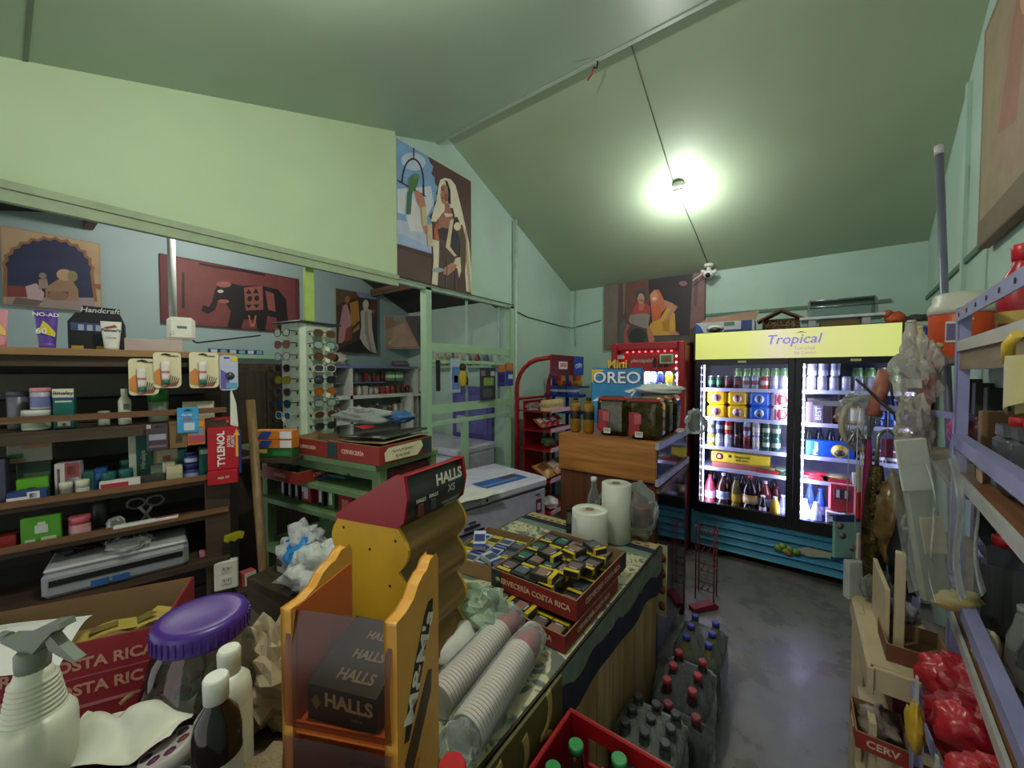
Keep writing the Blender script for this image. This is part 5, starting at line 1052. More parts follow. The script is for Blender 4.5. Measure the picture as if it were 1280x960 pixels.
# fourth shelf
Z4 = 1.056
o = sbox(25, 75, 646, Z4, .02, '4a8a1e', 'green flat pouch with a white house sign on the fourth shelf', 'green_pouch', .02, bands=((.35, .68, .45, .72, 'b4bcb0'), (.42, .62, .7, .82, 'b4bcb0'), (.1, .36, .12, .28, 'a8c09a'), (.5, .88, .16, .30, 'a8c09a')), cat='pouch', rot=-3)
sjar(83, 112, 647, Z4, .02, 'b8787c', 'c05a68', 'pink jar with pink lid on the fourth shelf', 'cream_jar', .35, band='c8989a')
sjar(112, 136, 622, Z4, .12, '3a3c3a', '34362f', 'dark glass jar at the back of the fourth shelf', 'glass_jar', .2)
sbox(-20, 20, 672, Z4, .05, '8a2420', 'red box end at the left of the fourth shelf')
p, w_, h = onsh(142, 222, 641, Z4 + .013, .012); o = tag(MB(mat('d0cac4', .4)).box((0, .0, .006), (w_, .028, .012), .003).use(mat('8a2a38', .4)).box((w_ * .3, -.002, .0125), (w_ * .34, .012, .002)).build('toothbrush_pack', loc=p, rot=SH.rot), 'long white toothbrush pack lying along the front of the fourth shelf', 'pack')
p = onsh(222, 250, 636, Z4 + .012, .015)[0]; tag(MB(STEEL).box((.03, 0, .005), (.13, .02, .002)).build('steel_ruler', loc=p, rot=SH.rot), 'thin steel ruler continuing from the white toothbrush pack', 'ruler')
p = onsh(165, 200, 632, Z4, .10)[0]; t = thing('scissors', 'pair of scissors with grey loop handles standing behind the toothbrush pack', 'scissors', p, SH.rot)
for sx in (-1, 1):
    MB(mat('5c5850', .4)).tube([(sx * .028 + .026 * math.cos(R(a)), 0, .075 + .020 * math.sin(R(a))) for a in range(0, 361, 24)], .005, 6).build('handle', t)
    MB(STEEL).bar((sx * .02, .004 * sx, .06), (-sx * .014, .004 * sx, .0), .010, .002, up=(1, 0, 0)).build('blade', t)
p = onsh(120, 140, 655, Z4, .03)[0]; tag(MB(FILM).blob((0, .03, .025), (.05, .05, .05), 3, .3).build('plastic_bag', loc=p), 'small clear bag at the left end of the toothbrush pack', 'bag')
# socket box on the shelf post and things below
p = SH.hit(283.5, 716, -.002); t = thing('power_outlet', 'white wall outlet box fixed to the shelf post', 'outlet', p, SH.rot + R(-10))
MB(mat('d4d0c0', .45)).box((0, -.012, 0), (.082, .03, .122), .005).build('plate', t)
for dz in (-.022, .026):
    MB(mat('c4c0b0', .45)).box((0, -.0275, dz), (.036, .004, .034), .004).build('socket_face', t)
    MB(BLACK).box((-.007, -.030, dz + .004), (.003, .002, .009)).box((.007, -.030, dz + .004), (.003, .002, .009)).cyl((0, -.030, dz - .008), .002, .002, 6).build('slots', t, kind='stuff')
p = SH.hit(295, 675, -.035); tag(MB(mat('a8a01e', .5)).prism([(-.032, 0), (-.02, .006), (-.005, -.004), (.01, .004), (.026, -.002), (.034, .022), (.02, .026), (-.03, .024)], 0, .03).build('yellow_packet', loc=p, rot=SH.rot + R(20)), 'torn yellow packet at the right side of the shelf post', 'packet')
pp, pw, ph = SH.fit(57, 232, 722, .872, .0)
PR = Fr(pp - SH.ex * pw / 2, SH.rot)
t = thing('printer', 'grey and white flatbed printer cluttered with cables under the shelf', 'printer', PR.w(0, 0, .0), PR.rot)
MB(mat('8e9094', .4)).box((pw / 2, .09, .045), (pw, .20, .09), .015).build('body', t); MB(mat('b8baba', .4)).box((pw / 2, .09, .097), (pw * .97, .19, .014), .006).build('scanner_lid', t)
MB(BLACK).box((pw / 2, -.011, .055), (pw * .9, .006, .02)).build('paper_slot', t)
for u in (.36, .50): MB(mat('2f5a94', .4)).box((pw * u, -.012, .022), (.045, .004, .022)).build('blue_label', t)
m = MB(BLACK)
for k in range(6):
    random.seed(k); q = [(random.uniform(.0, pw * .8), random.uniform(.05, .16), .110 + random.uniform(0, .03)) for _ in range(5)]; m.tube([PR.w(*v) for v in q], .004, 6)
tag(m.build('cable_tangle', kind='stuff'), 'tangle of black cables on the printer', 'cables')
tag(MB(FILM).blob((0, 0, .02), (.20, .12, .045), 5, .4).build('plastic_bag', loc=PR.w(pw * .55, .07, .105)), 'flat clear bag on the printer lid', 'bag')
tag(MB(mat('a83a34', .5)).box((0, 0, .03), (.05, .04, .06), .002).use(mat('d0ccc4', .5)).box((.004, -.0205, .03), (.045, .002, .055)).build('small_carton', loc=SH.w(.06, -.01, .872) - Vector((0, 0, .15)), rot=PR.rot + R(15)), 'small red and white carton just below the outlet', 'box')
tag(MB(mat('c87a9a', .5)).box((0, 0, .012), (.05, .03, .024), .002).build('pink_packet', loc=PR.w(pw + .06, .05, .0), rot=PR.rot), 'small pink packet at the right end of the printer', 'packet')
tag(MB(W3).box((0, 0, -.012), (.16, .10, .022), .002).box((0, .03, -.37), (.05, .04, .70)).build('low_bracket', loc=SH.w(.10, -.01, .721), rot=SH.rot), 'dark low plank bracket below the outlet', 'bracket')
# ------------------------------------------------------------------ broom handle
a, b = P(313, 500, D=1.78), P(347, 962, D=1.60); b.z = 0.0
m = MB(wood('8c7048', '6c5232', 8, .5, 2)).tube([b, b + (a - b) * .5, a], .0185, 12); tag(m.build('broom_handle'), 'bare wooden broom handle standing in front of the green rack', 'handle')
# ------------------------------------------------------------------ green rack with beer trays
GR = Fr((-1.46, .985, 0), R(8.3)); GT = 1.25
t = thing('green_rack', 'green painted wooden rack of four boards carrying the red trays', 'rack', GR.O, GR.rot)
GP = mat('66825a', .55, var=.15, scale=9)
for z in (GT, 1.115, .985, .72):
    MB(GP).box((-.46 if z < GT else -.53, .19, z - .015), (.92 if z < GT else 1.06, .42, .028), .003).build('board', t)
for x, y in ((-.03, .03), (-.89, .03), (-.03, .37), (-.89, .37)): MB(GP).box((x, y, (GT - .03) / 2), (.05, .045, GT - .03), .003).build('post', t)
for y in (.03, .37): MB(GP).box((-.46, y, GT - .055), (.86, .022, .05)).build('rail', t)
TRD = mat('8e2a24', .55); TCARD = mat('8c6f4c', .8)
def tray(w_, d, h, label, loc, rot, word='CERVECERÍA COSTA RICA', ws=.026, c=None, side=True):
    """shallow open beer carton: four walls, floor and lettering"""
    t = thing('beer_tray', label, 'tray', loc, rot); c = c or TRD; k = .004
    m = MB(TCARD).box((w_ / 2, d / 2, k / 2), (w_ - 2 * k, d - 2 * k, k)).build('floor_panel', t)
    for (cx, cy, sx, sy) in ((w_ / 2, k / 2, w_, k), (w_ / 2, d - k / 2, w_, k), (k / 2, d / 2, k, d - 2 * k), (w_ - k / 2, d / 2, k, d - 2 * k)):
        p = MB(c).box((cx, cy, h / 2), (sx, sy, h)); p.use(TCARD).box((cx, cy, h + .0008), (sx, sy, .0016))
        p.use(TCARD)
        if sx > sy: p.box((cx, cy + (.0024 if cy < d / 2 else -.0024), h / 2), (sx - .008, .001, h - .004))
        else: p.box((cx + (.0024 if cx < w_ / 2 else -.0024), cy, h / 2), (.001, sy - .004, h - .004))
        p.build('side', t)
    if word: text(word, ws, mat('d8b8a0', .5), t, (w_ / 2, -.0006, h * .5), bold=.02)
    if word and side: text(word, ws, mat('d8b8a0', .5), t, (w_ + .0006, d / 2, h * .5), rot=(R(90), 0, R(90)), bold=.02)
    return t
def spanx(x0, x1, fr, py, dy): return (fr.hit(x0, py, dy) - fr.O).dot(fr.ex), (fr.hit(x1, py, dy) - fr.O).dot(fr.ex)
x0, x1 = spanx(362, 410, GR, 565, -.02); tr = tray(x1 - x0 - .004, .16, .075, 'red beer tray on the left of the green rack top', GR.w(x0, -.02, GT + .001), GR.rot, 'CERVECERÍA', .022)
MB(mat('24403e', .5)).box((.02, -.002, .04), (.045, .002, .06)).build('emblem', tr)
x2, x3 = spanx(410, 474, GR, 575, -.02); tr = tray(x3 - x2, .34, .08, 'red beer tray overflowing with magazines at the right of the green rack top', GR.w(x2, -.02, GT + .001), GR.rot, 'CERVECERÍA', .026)
MB(mat('24403e', .5)).box((.035, -.002, .042), (.06, .002, .068)).build('emblem', tr); MB(mat('24403e', .5)).box((x3 - x2 + .001, .30, .042), (.002, .06, .068)).build('emblem', tr)
t = thing('paper_note', 'cream handwritten note stuck on the end of the overflowing red tray', 'note', GR.w(x3, -.02, GT + .001), GR.rot)
MB(mat('d9d2ae', .6)).prism([(.03, .012), (.23, .008), (.27, .045), (.255, .074), (.05, .070), (.025, .05)], .004, .0055, 'yz').build('sheet', t)
m = MB(mat('4a4a44', .6))
for zz, y0, y1 in ((.052, .07, .20), (.028, .09, .18)):
    m.tube([(.007, y0 + (y1 - y0) * k / 22, zz + .006 * math.sin(k * 2.1) * (1 + .5 * math.sin(k))) for k in range(23)], .0009, 4)
m.build('handwriting', t, kind='stuff')
random.seed(8)
for k in range(6):
    xx = x2 + .02 + random.uniform(0, .02); ww = x3 - x2 - .05; zz = GT + .022 + k * .017; c = ('6a4a34', '3a3230', '8a7a60', '4a3a2c', '9a8460', '2e3228')[k]
    o = MB(mat(c, .4)).sheet(lambda u, v: (xx + ww * u + random.uniform(-.002, .002), .015 + .29 * v, zz + .020 * math.sin(3.1 * u + k) * (.5 + v) * .6), 8, 5).build('magazine', loc=GR.O, rot=GR.rot)
    sd = o.modifiers.new('s', 'SOLIDIFY'); sd.thickness = .006
    tag(o, ('brown', 'black-covered', 'buff', 'dark brown', 'tan', 'greenish black')[k] + ' curling magazine, %s from the bottom in the overflowing tray' % ('first', 'second', 'third', 'fourth', 'fifth', 'last')[k], 'magazine', 'magazines in the red tray')
tag(MB(mat('9a1c1c', .4)).sheet(lambda u, v: (x2 + .10 + .10 * u, .01 + .08 * v, GT + .145 + .01 * math.sin(3 * u)), 4, 3).build('red_card', loc=GR.O, rot=GR.rot), 'small red card among the magazines', 'card')
tag(MB(mat('d0d6d4', .12, clear=.35, bump=1.0, scale=30)).blob((0, 0, .03), (.38, .16, .08), 21, .5, 20, 12).build('plastic_bag', loc=GR.w(x2 + .04, .16, GT + .155), rot=GR.rot), 'shiny crumpled clear bag across the magazines', 'bag')
tag(MB(bagm('3f6aa0', .6)).blob((0, 0, .025), (.15, .10, .06), 13, .35).build('plastic_bag', loc=GR.w(x3 - .10, .20, GT + .16), rot=GR.rot), 'blue crumpled bag at the right of the shiny clear one', 'bag')
for k, (c, dx) in enumerate((('b09468', .05), ('8f3a30', .09), ('39424a', .15))):
    tag(MB(mat(c, .5)).box((0, 0, .006), (.11, .09, .012), .003).build('flat_packet', loc=GR.w(x0 + .05 + dx * .6, .05 + .02 * k, GT + .012 + .014 * k), rot=GR.rot + R(15 * k)), ('tan', 'dull red', 'slate')[k] + ' flat packet in the left red tray', 'packet', 'packets in the left tray')
# second level of the rack
x0, x1 = spanx(349, 392, GR, 604, .02); tr = tray(x1 - x0, .26, .055, 'red beer tray on the middle board of the green rack', GR.w(x0 + .02, -.075, 1.1165), GR.rot, 'CERVEZA', .024)
tag(MB(mat('34302a', .5)).blob((0, 0, .03), ((x1 - x0) * .85, .2, .05), 31, .3).build('dark_bundle', loc=GR.w((x0 + x1) / 2 + .01, .07, 1.1225), rot=GR.rot), 'dark bundle in the tray on the middle board', 'bundle')
for k in range(5):
    x = spanx(396 + 11 * k, 400, GR, 610, .04)[0]
    tag(MB(mat(('2c4a6a', '3a3438', '2a5a58', '6a3a34', '384858')[k], .35)).box((0, 0, .006), (.12, .14, .012), .004).use(mat(('c8a03a', '6a6460', '3a8a80', '9a7a5a', '8a9aa0')[k], .4)).box((.01, -.01, .0125), (.06, .06, .001)).build('toy_packet', loc=GR.w(x + .02, .10 + .02 * (k % 2), 1.116 + .013 * k), rot=GR.rot + R(12 * k - 20)), ('navy', 'charcoal', 'teal', 'brick red', 'slate blue')[k] + ' flat packet in the pile on the middle board of the green rack', 'packet', 'flat packets on the middle board')
o = carton('toy_box', '2f6a94', (.06, .03, .075), GR.w(spanx(394, 400, GR, 590, .1)[0], .20, 1.116), GR.rot, 'small blue and yellow toy box behind the middle tray', stripe='c8a83a')
# third level: narrow cartons
px_ = 352
for k, (w_, c, s_, lab) in enumerate(((.030, '1c1e1e', 'a8a8a4', 'black cassette-like box with pale stripe, first'), (.030, '1a1c1e', '8a8a88', 'black box with grey stripe, second'), (.030, '202022', 'b0aea8', 'black box with white stripe, third'), (.075, 'a8242a', 'd8d0cc', 'red and white carton, fourth'), (.045, '1c1c1e', 'c8c8c4', 'black and white box, fifth'), (.05, '4a6a44', 'c8ccb8', 'green and white carton, sixth'), (.10, '8a1e26', 'b86a64', 'dark red carton, last'))):
    x = spanx(px_, px_ + 1, GR, 645, .03)[0]
    h = .095 if k < 6 else .075
    o = MB(mat(c, .4)).box((w_ / 2, .06, h / 2), (w_, .12, h), .002).use(mat(s_, .45)).box((w_ / 2, -.0006, h * .5), (w_ * .45, .0014, h * .6))
    if k == 3: o.use(mat('d8d0cc', .45)).box((w_ * .25, -.0012, h * .7), (w_ * .4, .0014, h * .3))
    tag(o.build('small_carton', loc=GR.w(x, .03, .986), rot=GR.rot), lab + ' of cartons on third board of green rack', 'box', 'row of cartons on the third board'); px_ += w_ / .0040 + 1
# right side of the rack under the trays: maroon box and blue-white pack
carton('maroon_box', '5a1c20', (.20, .16, .09), GR.w(-.115, .26, 1.116), GR.rot, 'maroon box on the middle board near the right post', stripe='6a2426')
tag(MB(mat('a8b8cc', .4)).box((0, 0, .012), (.16, .10, .024), .004).use(mat('3a62a8', .4)).box((.01, -.0, .0245), (.10, .06, .001)).build('blue_pack', loc=GR.w(-.115, .26, 1.207), rot=GR.rot), 'blue and white flat pack on the maroon box', 'pack')
# bags and tubs below
tag(MB(bagm('d4d8d6', .75)).blob((0, 0, .075), (.24, .22, .17), 41, .5, 30, 20, 2.6).build('plastic_bag', loc=(-1.465, .73, .822), rot=.5), 'large grey-white plastic bag slumped below the green rack', 'bag')
p = P(362, 665, D=1.58)
t = thing('plastic_bag', 'white plastic bag with a bright blue panel below the green rack', 'bag', (-1.70, .77, .822), .3)
MB(bagm('d4d8da', .75)).blob((0, 0, .07), (.17, .16, .20), 43, .5, 30, 20, 2.6).build('bag_body', t); MB(mat('2488d8', .35)).blob((.04, -.05, .07), (.13, .10, .13), 47, .45, 26, 16, 2.6).build('blue_panel', t)
zb_ = .72
tag(MB(W3).box((-.03, 0, .41), (.44, .28, .82), .004).build('low_crate', loc=(-1.56, .76, 0), rot=R(8)), 'dark tall crate holding the bags below the green rack', 'crate')
tag(MB(mat('b8b4a8', .4)).lathe([(.04, 0), (.045, .01), (.045, .13), (.04, .14)], 16).use(mat('7a3a34', .5)).box((0, -.045, .06), (.03, .003, .05)).use(mat('3a3c40', .4)).lathe([(.047, .14), (.047, .165)], 16).build('paint_tub', loc=P(362, 742, D=1.62)), 'pale tub with a dark lid beside the broom handle', 'tub')
tag(MB(mat('6a3a2c', .6)).box((0, 0, .04), (.10, .08, .08), .003).build('brown_box', loc=P(387, 742, D=1.60)), 'small brown box right of the pale tub', 'box')
# side plank with boxed toothpaste between shelf and tower
p = P(332, 573, D=1.80); SP = Fr((p.x, p.y, 0), R(35)); zp = p.z
t = thing('side_plank', 'dark bracketed plank between the medicine shelf and the sunglasses tower', 'shelf', (p.x, p.y, 0), SP.rot)
MB(W3).box((0, .07, zp - .012), (.26, .15, .022), .002).build('board', t); MB(W3).bar((-.10, .06, zp - .035), (-.20, -.02, zp - .035), .022, .03).build('bracket', t)
for k, (yt, c, s_, lab) in enumerate(((0, '1c5a2e', '2f7a3c', 'green toothpaste carton at the bottom of the pile on the side plank'), (1, 'c8742a', 'd8d4d8', 'orange and white carton in the middle of the pile on the side plank'), (2, 'd07a24', 'dcd8dc', 'orange and white carton on top of the pile on the side plank'))):
    o = MB(mat(c, .45)).box((0, 0, .021), (.19, .06, .041), .002)
    if k: o.use(mat(s_, .45)).box((.065, -.0308, .021), (.055, .001, .034)).use(mat('2a4a98', .45)).prism([(-.07, .004), (-.02, .004), (.0, .038), (-.05, .038)], -.0318, -.0305)
    else: o.use(mat('c8a83a', .45)).box((-.06, -.0308, .03), (.07, .001, .018)).use(mat(s_, .45)).box((.04, -.0308, .02), (.08, .001, .02))
    tag(o.build('toothpaste_carton', loc=SP.w(.02, .05, zp + k * .043), rot=SP.rot), lab, 'box')
# ------------------------------------------------------------------ sunglasses tower
TW = Fr((-2.40, 1.135, 0), R(98.7)); TZ0, TZ1 = 1.28, 1.935; hw = .107
t = thing('sunglasses_tower', 'square white revolving sunglasses tower with a black top plate', 'display stand', TW.O + Vector((0, 0, GT + .001)), TW.rot); z0 = TZ0 - GT; z1 = TZ1 - GT
BOARD = mat('aebca8', .5)
for k in range(4):
    m = MB(BOARD).at((0, 0, 0), (0, 0, R(90 * k))).box((0, -hw, (z0 + z1) / 2), (2 * hw - .05, .006, z1 - z0)); m.build('face_panel', t)
    m = MB(mat('cdd8c2', .3)).at((0, 0, 0), (0, 0, R(45 + 90 * k))).box((0, -hw * 1.21, (z0 + z1) / 2), (.034, .006, z1 - z0), .001); m.build('corner_strip', t)
    h = MB(BLACK).at((0, 0, 0), (0, 0, R(90 * k)))
    for j in range(9):
        for x in (-.062, .062): h.box((x, -hw - .0035, z0 + .05 + j * .068), (.010, .002, .014))
    h.build('slot_row', t, kind='stuff')
MB(mat('26322e', .4)).box((0, 0, z1 + .006), (.27, .27, .010), .002).build('top_plate', t); MB(mat('5a6a60', .5)).box((0, 0, z0 - .006), (.22, .22, .012)).build('base_plate', t); MB(DARK).cyl((0, 0, .0), .085, z0 - .012, 16).build('foot', t)
MB(DARK).cyl((0, 0, z1 + .01), .004, .05, 6).build('pin', t)
def glasses(lens, frame, label, k, j, tagged=False, side=0, rl=.5):
    """a pair of sunglasses hung on face k, row j (0 = top)"""
    p = TW.w(*(Matrix.Rotation(R(90 * k), 3, 'Z') @ Vector((0, -hw - .050, 0)))) ; p.z = GT + z1 - .055 - j * .068
    g = thing('sunglasses', label, 'sunglasses', p, TW.rot + R(90 * k)); g.scale = (1.12, 1.0, 1.12); lm, fm = mat(lens, .08), mat(frame, .3)
    for sx in (-1, 1):
        q = [(sx * .036 + .027 * math.copysign(abs(math.cos(a)) ** .8, math.cos(a)), .019 * math.copysign(abs(math.sin(a)) ** .8, math.sin(a)) - .003 * sx * math.cos(a) * 0) for a in [2 * math.pi * i / 18 for i in range(18)]]
        MB(lm).prism(q, -.001, .001).build('lens', g)
        MB(fm).tube([(x, -.001, z) for x, z in q] + [(q[0][0], -.001, q[0][1])], .0022, 5).build('rim', g)
        MB(fm).tube([(sx * .062, 0, .008), (sx * .068, .006, .008), (sx * .066, .046, .006)], .0025, 5).build('temple', g)
    MB(fm).tube([(-.010, 0, .004), (0, -.003, .008), (.010, 0, .004)], .0025, 5).build('bridge', g)
    if tagged: MB(mat('d8d6c0', .6)).at((.012, -.006, -.02), (0, R(20), 0)).box((0, 0, 0), (.026, .001, .022)).build('price_tag', g)
    return g
RW_ = [('5a4630', '6a5236', 'brown aviator'), ('8fa898', '2a3a34', 'pale green'), ('4a1c18', '5a2018', 'brown-red square'), ('38383c', 'c8c4b8', 'grey with white rims'), ('14161a', '101012', 'black oversized'), ('9a5a1c', '8a4a18', 'tortoiseshell'), ('8a9a8e', '2c2e2c', 'clear-lensed'), ('4a3422', '9a8a70', 'brown with pale rims'), ('2a2c2e', '3a3c3c', 'dark grey')]
for j, (l, f, n) in enumerate(RW_): glasses(l, f, n + ' sunglasses on right face of tower, row %d from top' % (j + 1), 0, j, j in (1, 2, 5))
LW = [('a8b4a8', '1a1c1c', 'clear black-rimmed'), ('7a4a44', '5a2a28', 'reddish'), ('a8b4a8', '6a6a64', 'thin-rimmed clear'), ('2a2024', '3a3234', 'dark plum'), ('8a7a1c', '5a5224', 'yellow-lensed'), ('3a2c38', '4a3440', 'purplish'), ('1a3a5a', '14181c', 'navy'), ('2a5a7a', 'b8c0bc', 'blue with white rims')]
for j, (l, f, n) in enumerate(LW): glasses(l, f, n + ' sunglasses on left face of tower, row %d from top' % (j + 1), 3, j, j == 7)
for j, (l, f, n) in zip((1, 2, 4, 6, 7), (('8a9a9a', 'a8b0b0', 'silver'), ('4a2a24', '3a2420', 'brown'), ('7a6a4a', '3a3a34', 'khaki'), ('8a9a90', '9aa09a', 'pale grey'), ('6a5a44', '7a7464', 'dull bronze'))): glasses(l, f, n + ' sunglasses sticking out behind tower, row %d from top' % (j + 1), 1, j, j == 4)
a, b = P(262, 433, X=BRX + .16), P(330, 437, X=BRX + .16)
m = MB(mat('2a3c66', .4)).box((0, 0, .02), (b.y - a.y, .03, .04), .002)
for k in range(6): m.use(mat(('c4d0dc', '7aa8c8')[k % 2], .4)).box((-(b.y - a.y) / 2 + (k + .5) * (b.y - a.y) / 6, -.016, .02), ((b.y - a.y) / 9, .002, .03))
tag(m.build('trinket_row', loc=(BRX + .13, (a.y + b.y) / 2, 1.819), rot=R(90)), 'narrow row of blue and white cards on the green ledge behind the tower', 'cards')
# ------------------------------------------------------------------ green post and yellow strap by the tower
struct(MB(mat('a6c060', .5)).box((-2.40, 1.145, 2.05), (.03, .05, .54)).build('partition_strap'))
tag(MB(mat('c9d0b8', .6)).box((0, 0, 0), (.003, .04, .07)).build('price_tag', loc=(-2.375, 1.165, 1.86)), 'cream tag hanging on the yellow-green strap above the tower', 'tag')
t = thing('dark_cupboard', 'dark brown wooden cupboard standing behind the sunglasses tower in the back room', 'cupboard', (0, 0, 0))
MB(W3).box((-2.86, 1.00, .86), (.34, .94, 1.70), .004).build('carcass', t)
for y_ in (.775, 1.225): d_ = MB(wood('453628', '2c2118', 5, .6, 2)).box((-2.68, y_, .87), (.018, .43, 1.58), .003).build('door', t); MB(DARK).box((-2.666, y_ + (.18 if y_ < 1 else -.18), .95), (.012, .014, .10), .003).build('handle', d_)
# ------------------------------------------------------------------ white shelf unit in the back room
WX = -3.92
t = thing('grocery_shelf', 'white painted grocery shelf with a violet top board in the back room', 'shelf', (WX, 2.05, 0), R(90))
WP = mat('c4c8be', .5); L_ = 1.16
MB(mat('7a7cb0', .5)).box((L_ / 2, .12, 1.715), (L_ + .04, .26, .025)).build('top_board', t)
for z in (1.40, 1.13, .80, .45): MB(WP).box((L_ / 2, .12, z - .02), (L_, .26, .04)).build('shelf_board', t)
MB(mat('7a7cb0', .5)).box((L_ / 2 - .1, .18, 1.535), (L_ - .3, .12, .015)).build('inner_board', t)
for x in (.0, .26, L_): MB(WP).box((x, .12, .85), (.03, .26, 1.70)).build('side_panel', t)
MB(mat('8f9690', .6)).box((L_ / 2, .245, .85), (L_, .01, 1.70)).build('back_panel', t)
GS = Fr((WX, 2.05, 0), R(90)); random.seed(12)
hh_ = 0; pal = ['8a2a24', '9a3a30', '6a2420', 'a89a90', '5a4a3c', 'c8c4b8', 'a8362c', '7a8a80', '9a948a', '3a3a3c', 'b0a898', '7c3a30']
nm = {'8a2a24': 'deep red', '9a3a30': 'brick red', '6a2420': 'maroon', 'a89a90': 'beige', '5a4a3c': 'brown', 'c8c4b8': 'white', 'a8362c': 'bright red', '7a8a80': 'grey-green', '9a948a': 'grey', '3a3a3c': 'black', 'b0a898': 'cream', '7c3a30': 'rust'}
places = ['first', 'second', 'third', 'fourth', 'fifth', 'sixth', 'seventh', 'eighth', 'ninth', 'tenth', 'eleventh', 'twelfth']
for zi, (z, hh, n_, y) in enumerate(((1.402, .10, 11, .06), (1.545, .12, 7, .18), (1.132, .15, 10, .08))):
    for k in range(n_):
        c = pal[(k * 5 + zi * 3) % 12]; h = hh * random.uniform(.75, 1.1); x = .31 + k * (.82 / n_)
        if k % 3 == 2: o = MB(mat(c, .4)).box((0, 0, h / 2), (.06, .05, h), .003)
        else: o = MB(mat(c, .4)).lathe([(.026, 0), (.03, .005), (.03, h * .7), (.018, h * .86)], 12).use(mat(pal[(k + 4) % 12], .4)).lathe([(.019, h * .85), (.019, h)], 10)
        tag(o.build('grocery_jar', loc=GS.w(x, y, z)), '%s jar, %s from left on %s of white shelf' % (nm[c], places[k], ('upper board', 'violet inner board', 'lower board')[zi]), 'jar', ('goods on the upper board', 'goods on the violet board', 'goods on the lower board')[zi] + ' of the white shelf')
for k in range(2): carton('green_carton', '4f8a3a', (.10, .05, .11), GS.w(.80 + .12 * k, .06, 1.552), GS.rot, ('left', 'right')[k] + ' bright green carton with a white band on the white shelf', stripe='c8d0cc')
tag(MB(mat('b0aca0', .5)).blob((0, 0, .06), (.22, .16, .14), 61, .35).build('plastic_bag', loc=GS.w(.18, .10, 1.729)), 'grey-white bag on top of the violet board', 'bag')
tag(MB(mat('6a625c', .5)).blob((0, 0, .03), (.30, .16, .07), 63, .35).build('dark_bundle', loc=GS.w(.98, .10, 1.729)), 'brownish bundle at the right end of the violet board', 'bundle')
t = thing('cereal_box', 'tall white box with a green leaf at the right end of the white shelf', 'box', GS.w(1.20, -.06, 1.40) , GS.rot)
MB(mat('d6d8d0', .5)).box((.06, .05, .14), (.11, .08, .27), .003).build('carton', t); MB(mat('6aa83a', .5)).prism([(.055, .04), (.08, .12), (.06, .22), (.04, .12)], .008, .0095).build('leaf_print', t)
t = thing('wall_shelf', 'small white bracket shelf to the right of the white grocery shelf', 'shelf', GS.w(1.02, -.08, 1.36), GS.rot); MB(WP).box((.19, .10, .018), (.40, .26, .035), .002).build('board', t); MB(WP).box((.0, .10, -.3), (.03, .22, .60)).build('leg', t)
# goods hanging on the partition bars
def hang(px0, px1, yt, yb, c, label, extra=None, name='hanging_pack', cat='pack', t_=.012):
    a, b = P(px0, yt, X=-2.375), P(px1, yt, X=-2.375); zb = P((px0 + px1) / 2, yb, X=-2.375).z; w_ = abs(b.y - a.y); h = (a.z + b.z) / 2 - zb
    m = MB(c if not isinstance(c, str) else mat(c, .4)).box((w_ / 2, 0, h / 2), (w_, t_, h), .003)
    for (u0, u1, v0, v1, bc) in extra or (): m.use(mat(bc, .4)); m.box((w_ * (u0 + u1) / 2, -t_ / 2 - .0006, h * (v0 + v1) / 2), (w_ * (u1 - u0), .002, h * (v1 - v0)))
    return tag(m.build(name, loc=(-2.375, a.y, zb), rot=R(90)), label, cat)
hang(563, 575, 448, 491, 'a8b4c8', 'clear blue toy pack hanging left on the green bars', ((.1, .9, .1, .75, '5a80b0'), (.3, .7, .3, .5, 'b88a6a')))
hang(600, 619, 460, 500, '34383e', 'dark card with a green toy hanging on the green bars', ((.2, .85, .45, .7, '7a9a4a'), (.05, .3, .75, .92, '8a6a78'), (.65, .92, .75, .9, 'b0b4b8'), (.15, .8, .1, .35, '4c5258')))
hang(622, 631, 456, 483, '3a3f8a', 'left blue carded pack hanging by the far post', ((0, 1, .66, 1, 'b8743a'), (.1, .9, .2, .55, '2c2f6a'))); hang(632, 641, 454, 482, '34489a', 'right blue carded pack hanging by the far post', ((0, 1, .66, 1, 'c07a3a'), (.3, .9, .3, .5, 'c8ccd8')))
hang(545, 550, 450, 489, '14141a', 'long black item hanging beside the near green post', None, 'hanging_strap', 'strap')
p = P(578, 484, X=-2.37); t = thing('plush_toy', 'small yellow and brown monkey-like toy hanging on the green bars', 'toy', p, R(90))
MB(mat('c8a820', .6)).blob((.0, 0, .075), (.09, .05, .16), 3, .12, 14, 10, smooth=True).build('body', t); MB(mat('3a2a1c', .6)).blob((.0, 0, .175), (.075, .06, .07), 4, .1, 14, 10, smooth=True).build('head', t); MB(mat('3a2a1c', .6)).tube([(.03, 0, .10), (.06, 0, .07), (.055, 0, .02)], .012, 8).build('arm', t)
for k in range(7): tag(MB(mat(('b8a878', 'a89868', '6a5a40', 'c8b888', '8a7a58', '8a3a34', '5a6a8a')[k], .4)).lathe([(.028, 0), (.03, .09), (.014, .12), (.016, .15)], 10).build('spice_bottle', loc=(-3.55 + .13 * k, 3.23, 1.735)), ('tan', 'khaki', 'brown', 'cream', 'olive', 'red', 'blue')[k] + ' small bottle on the ledge seen through the green bars', 'bottle', 'bottles on the far ledge')
tag(MB(M_GRN).box((-3.16, 3.24, 1.72), (1.0, .10, .025)).build('wall_ledge'), 'green ledge on the far wall behind the partition bars', 'ledge')
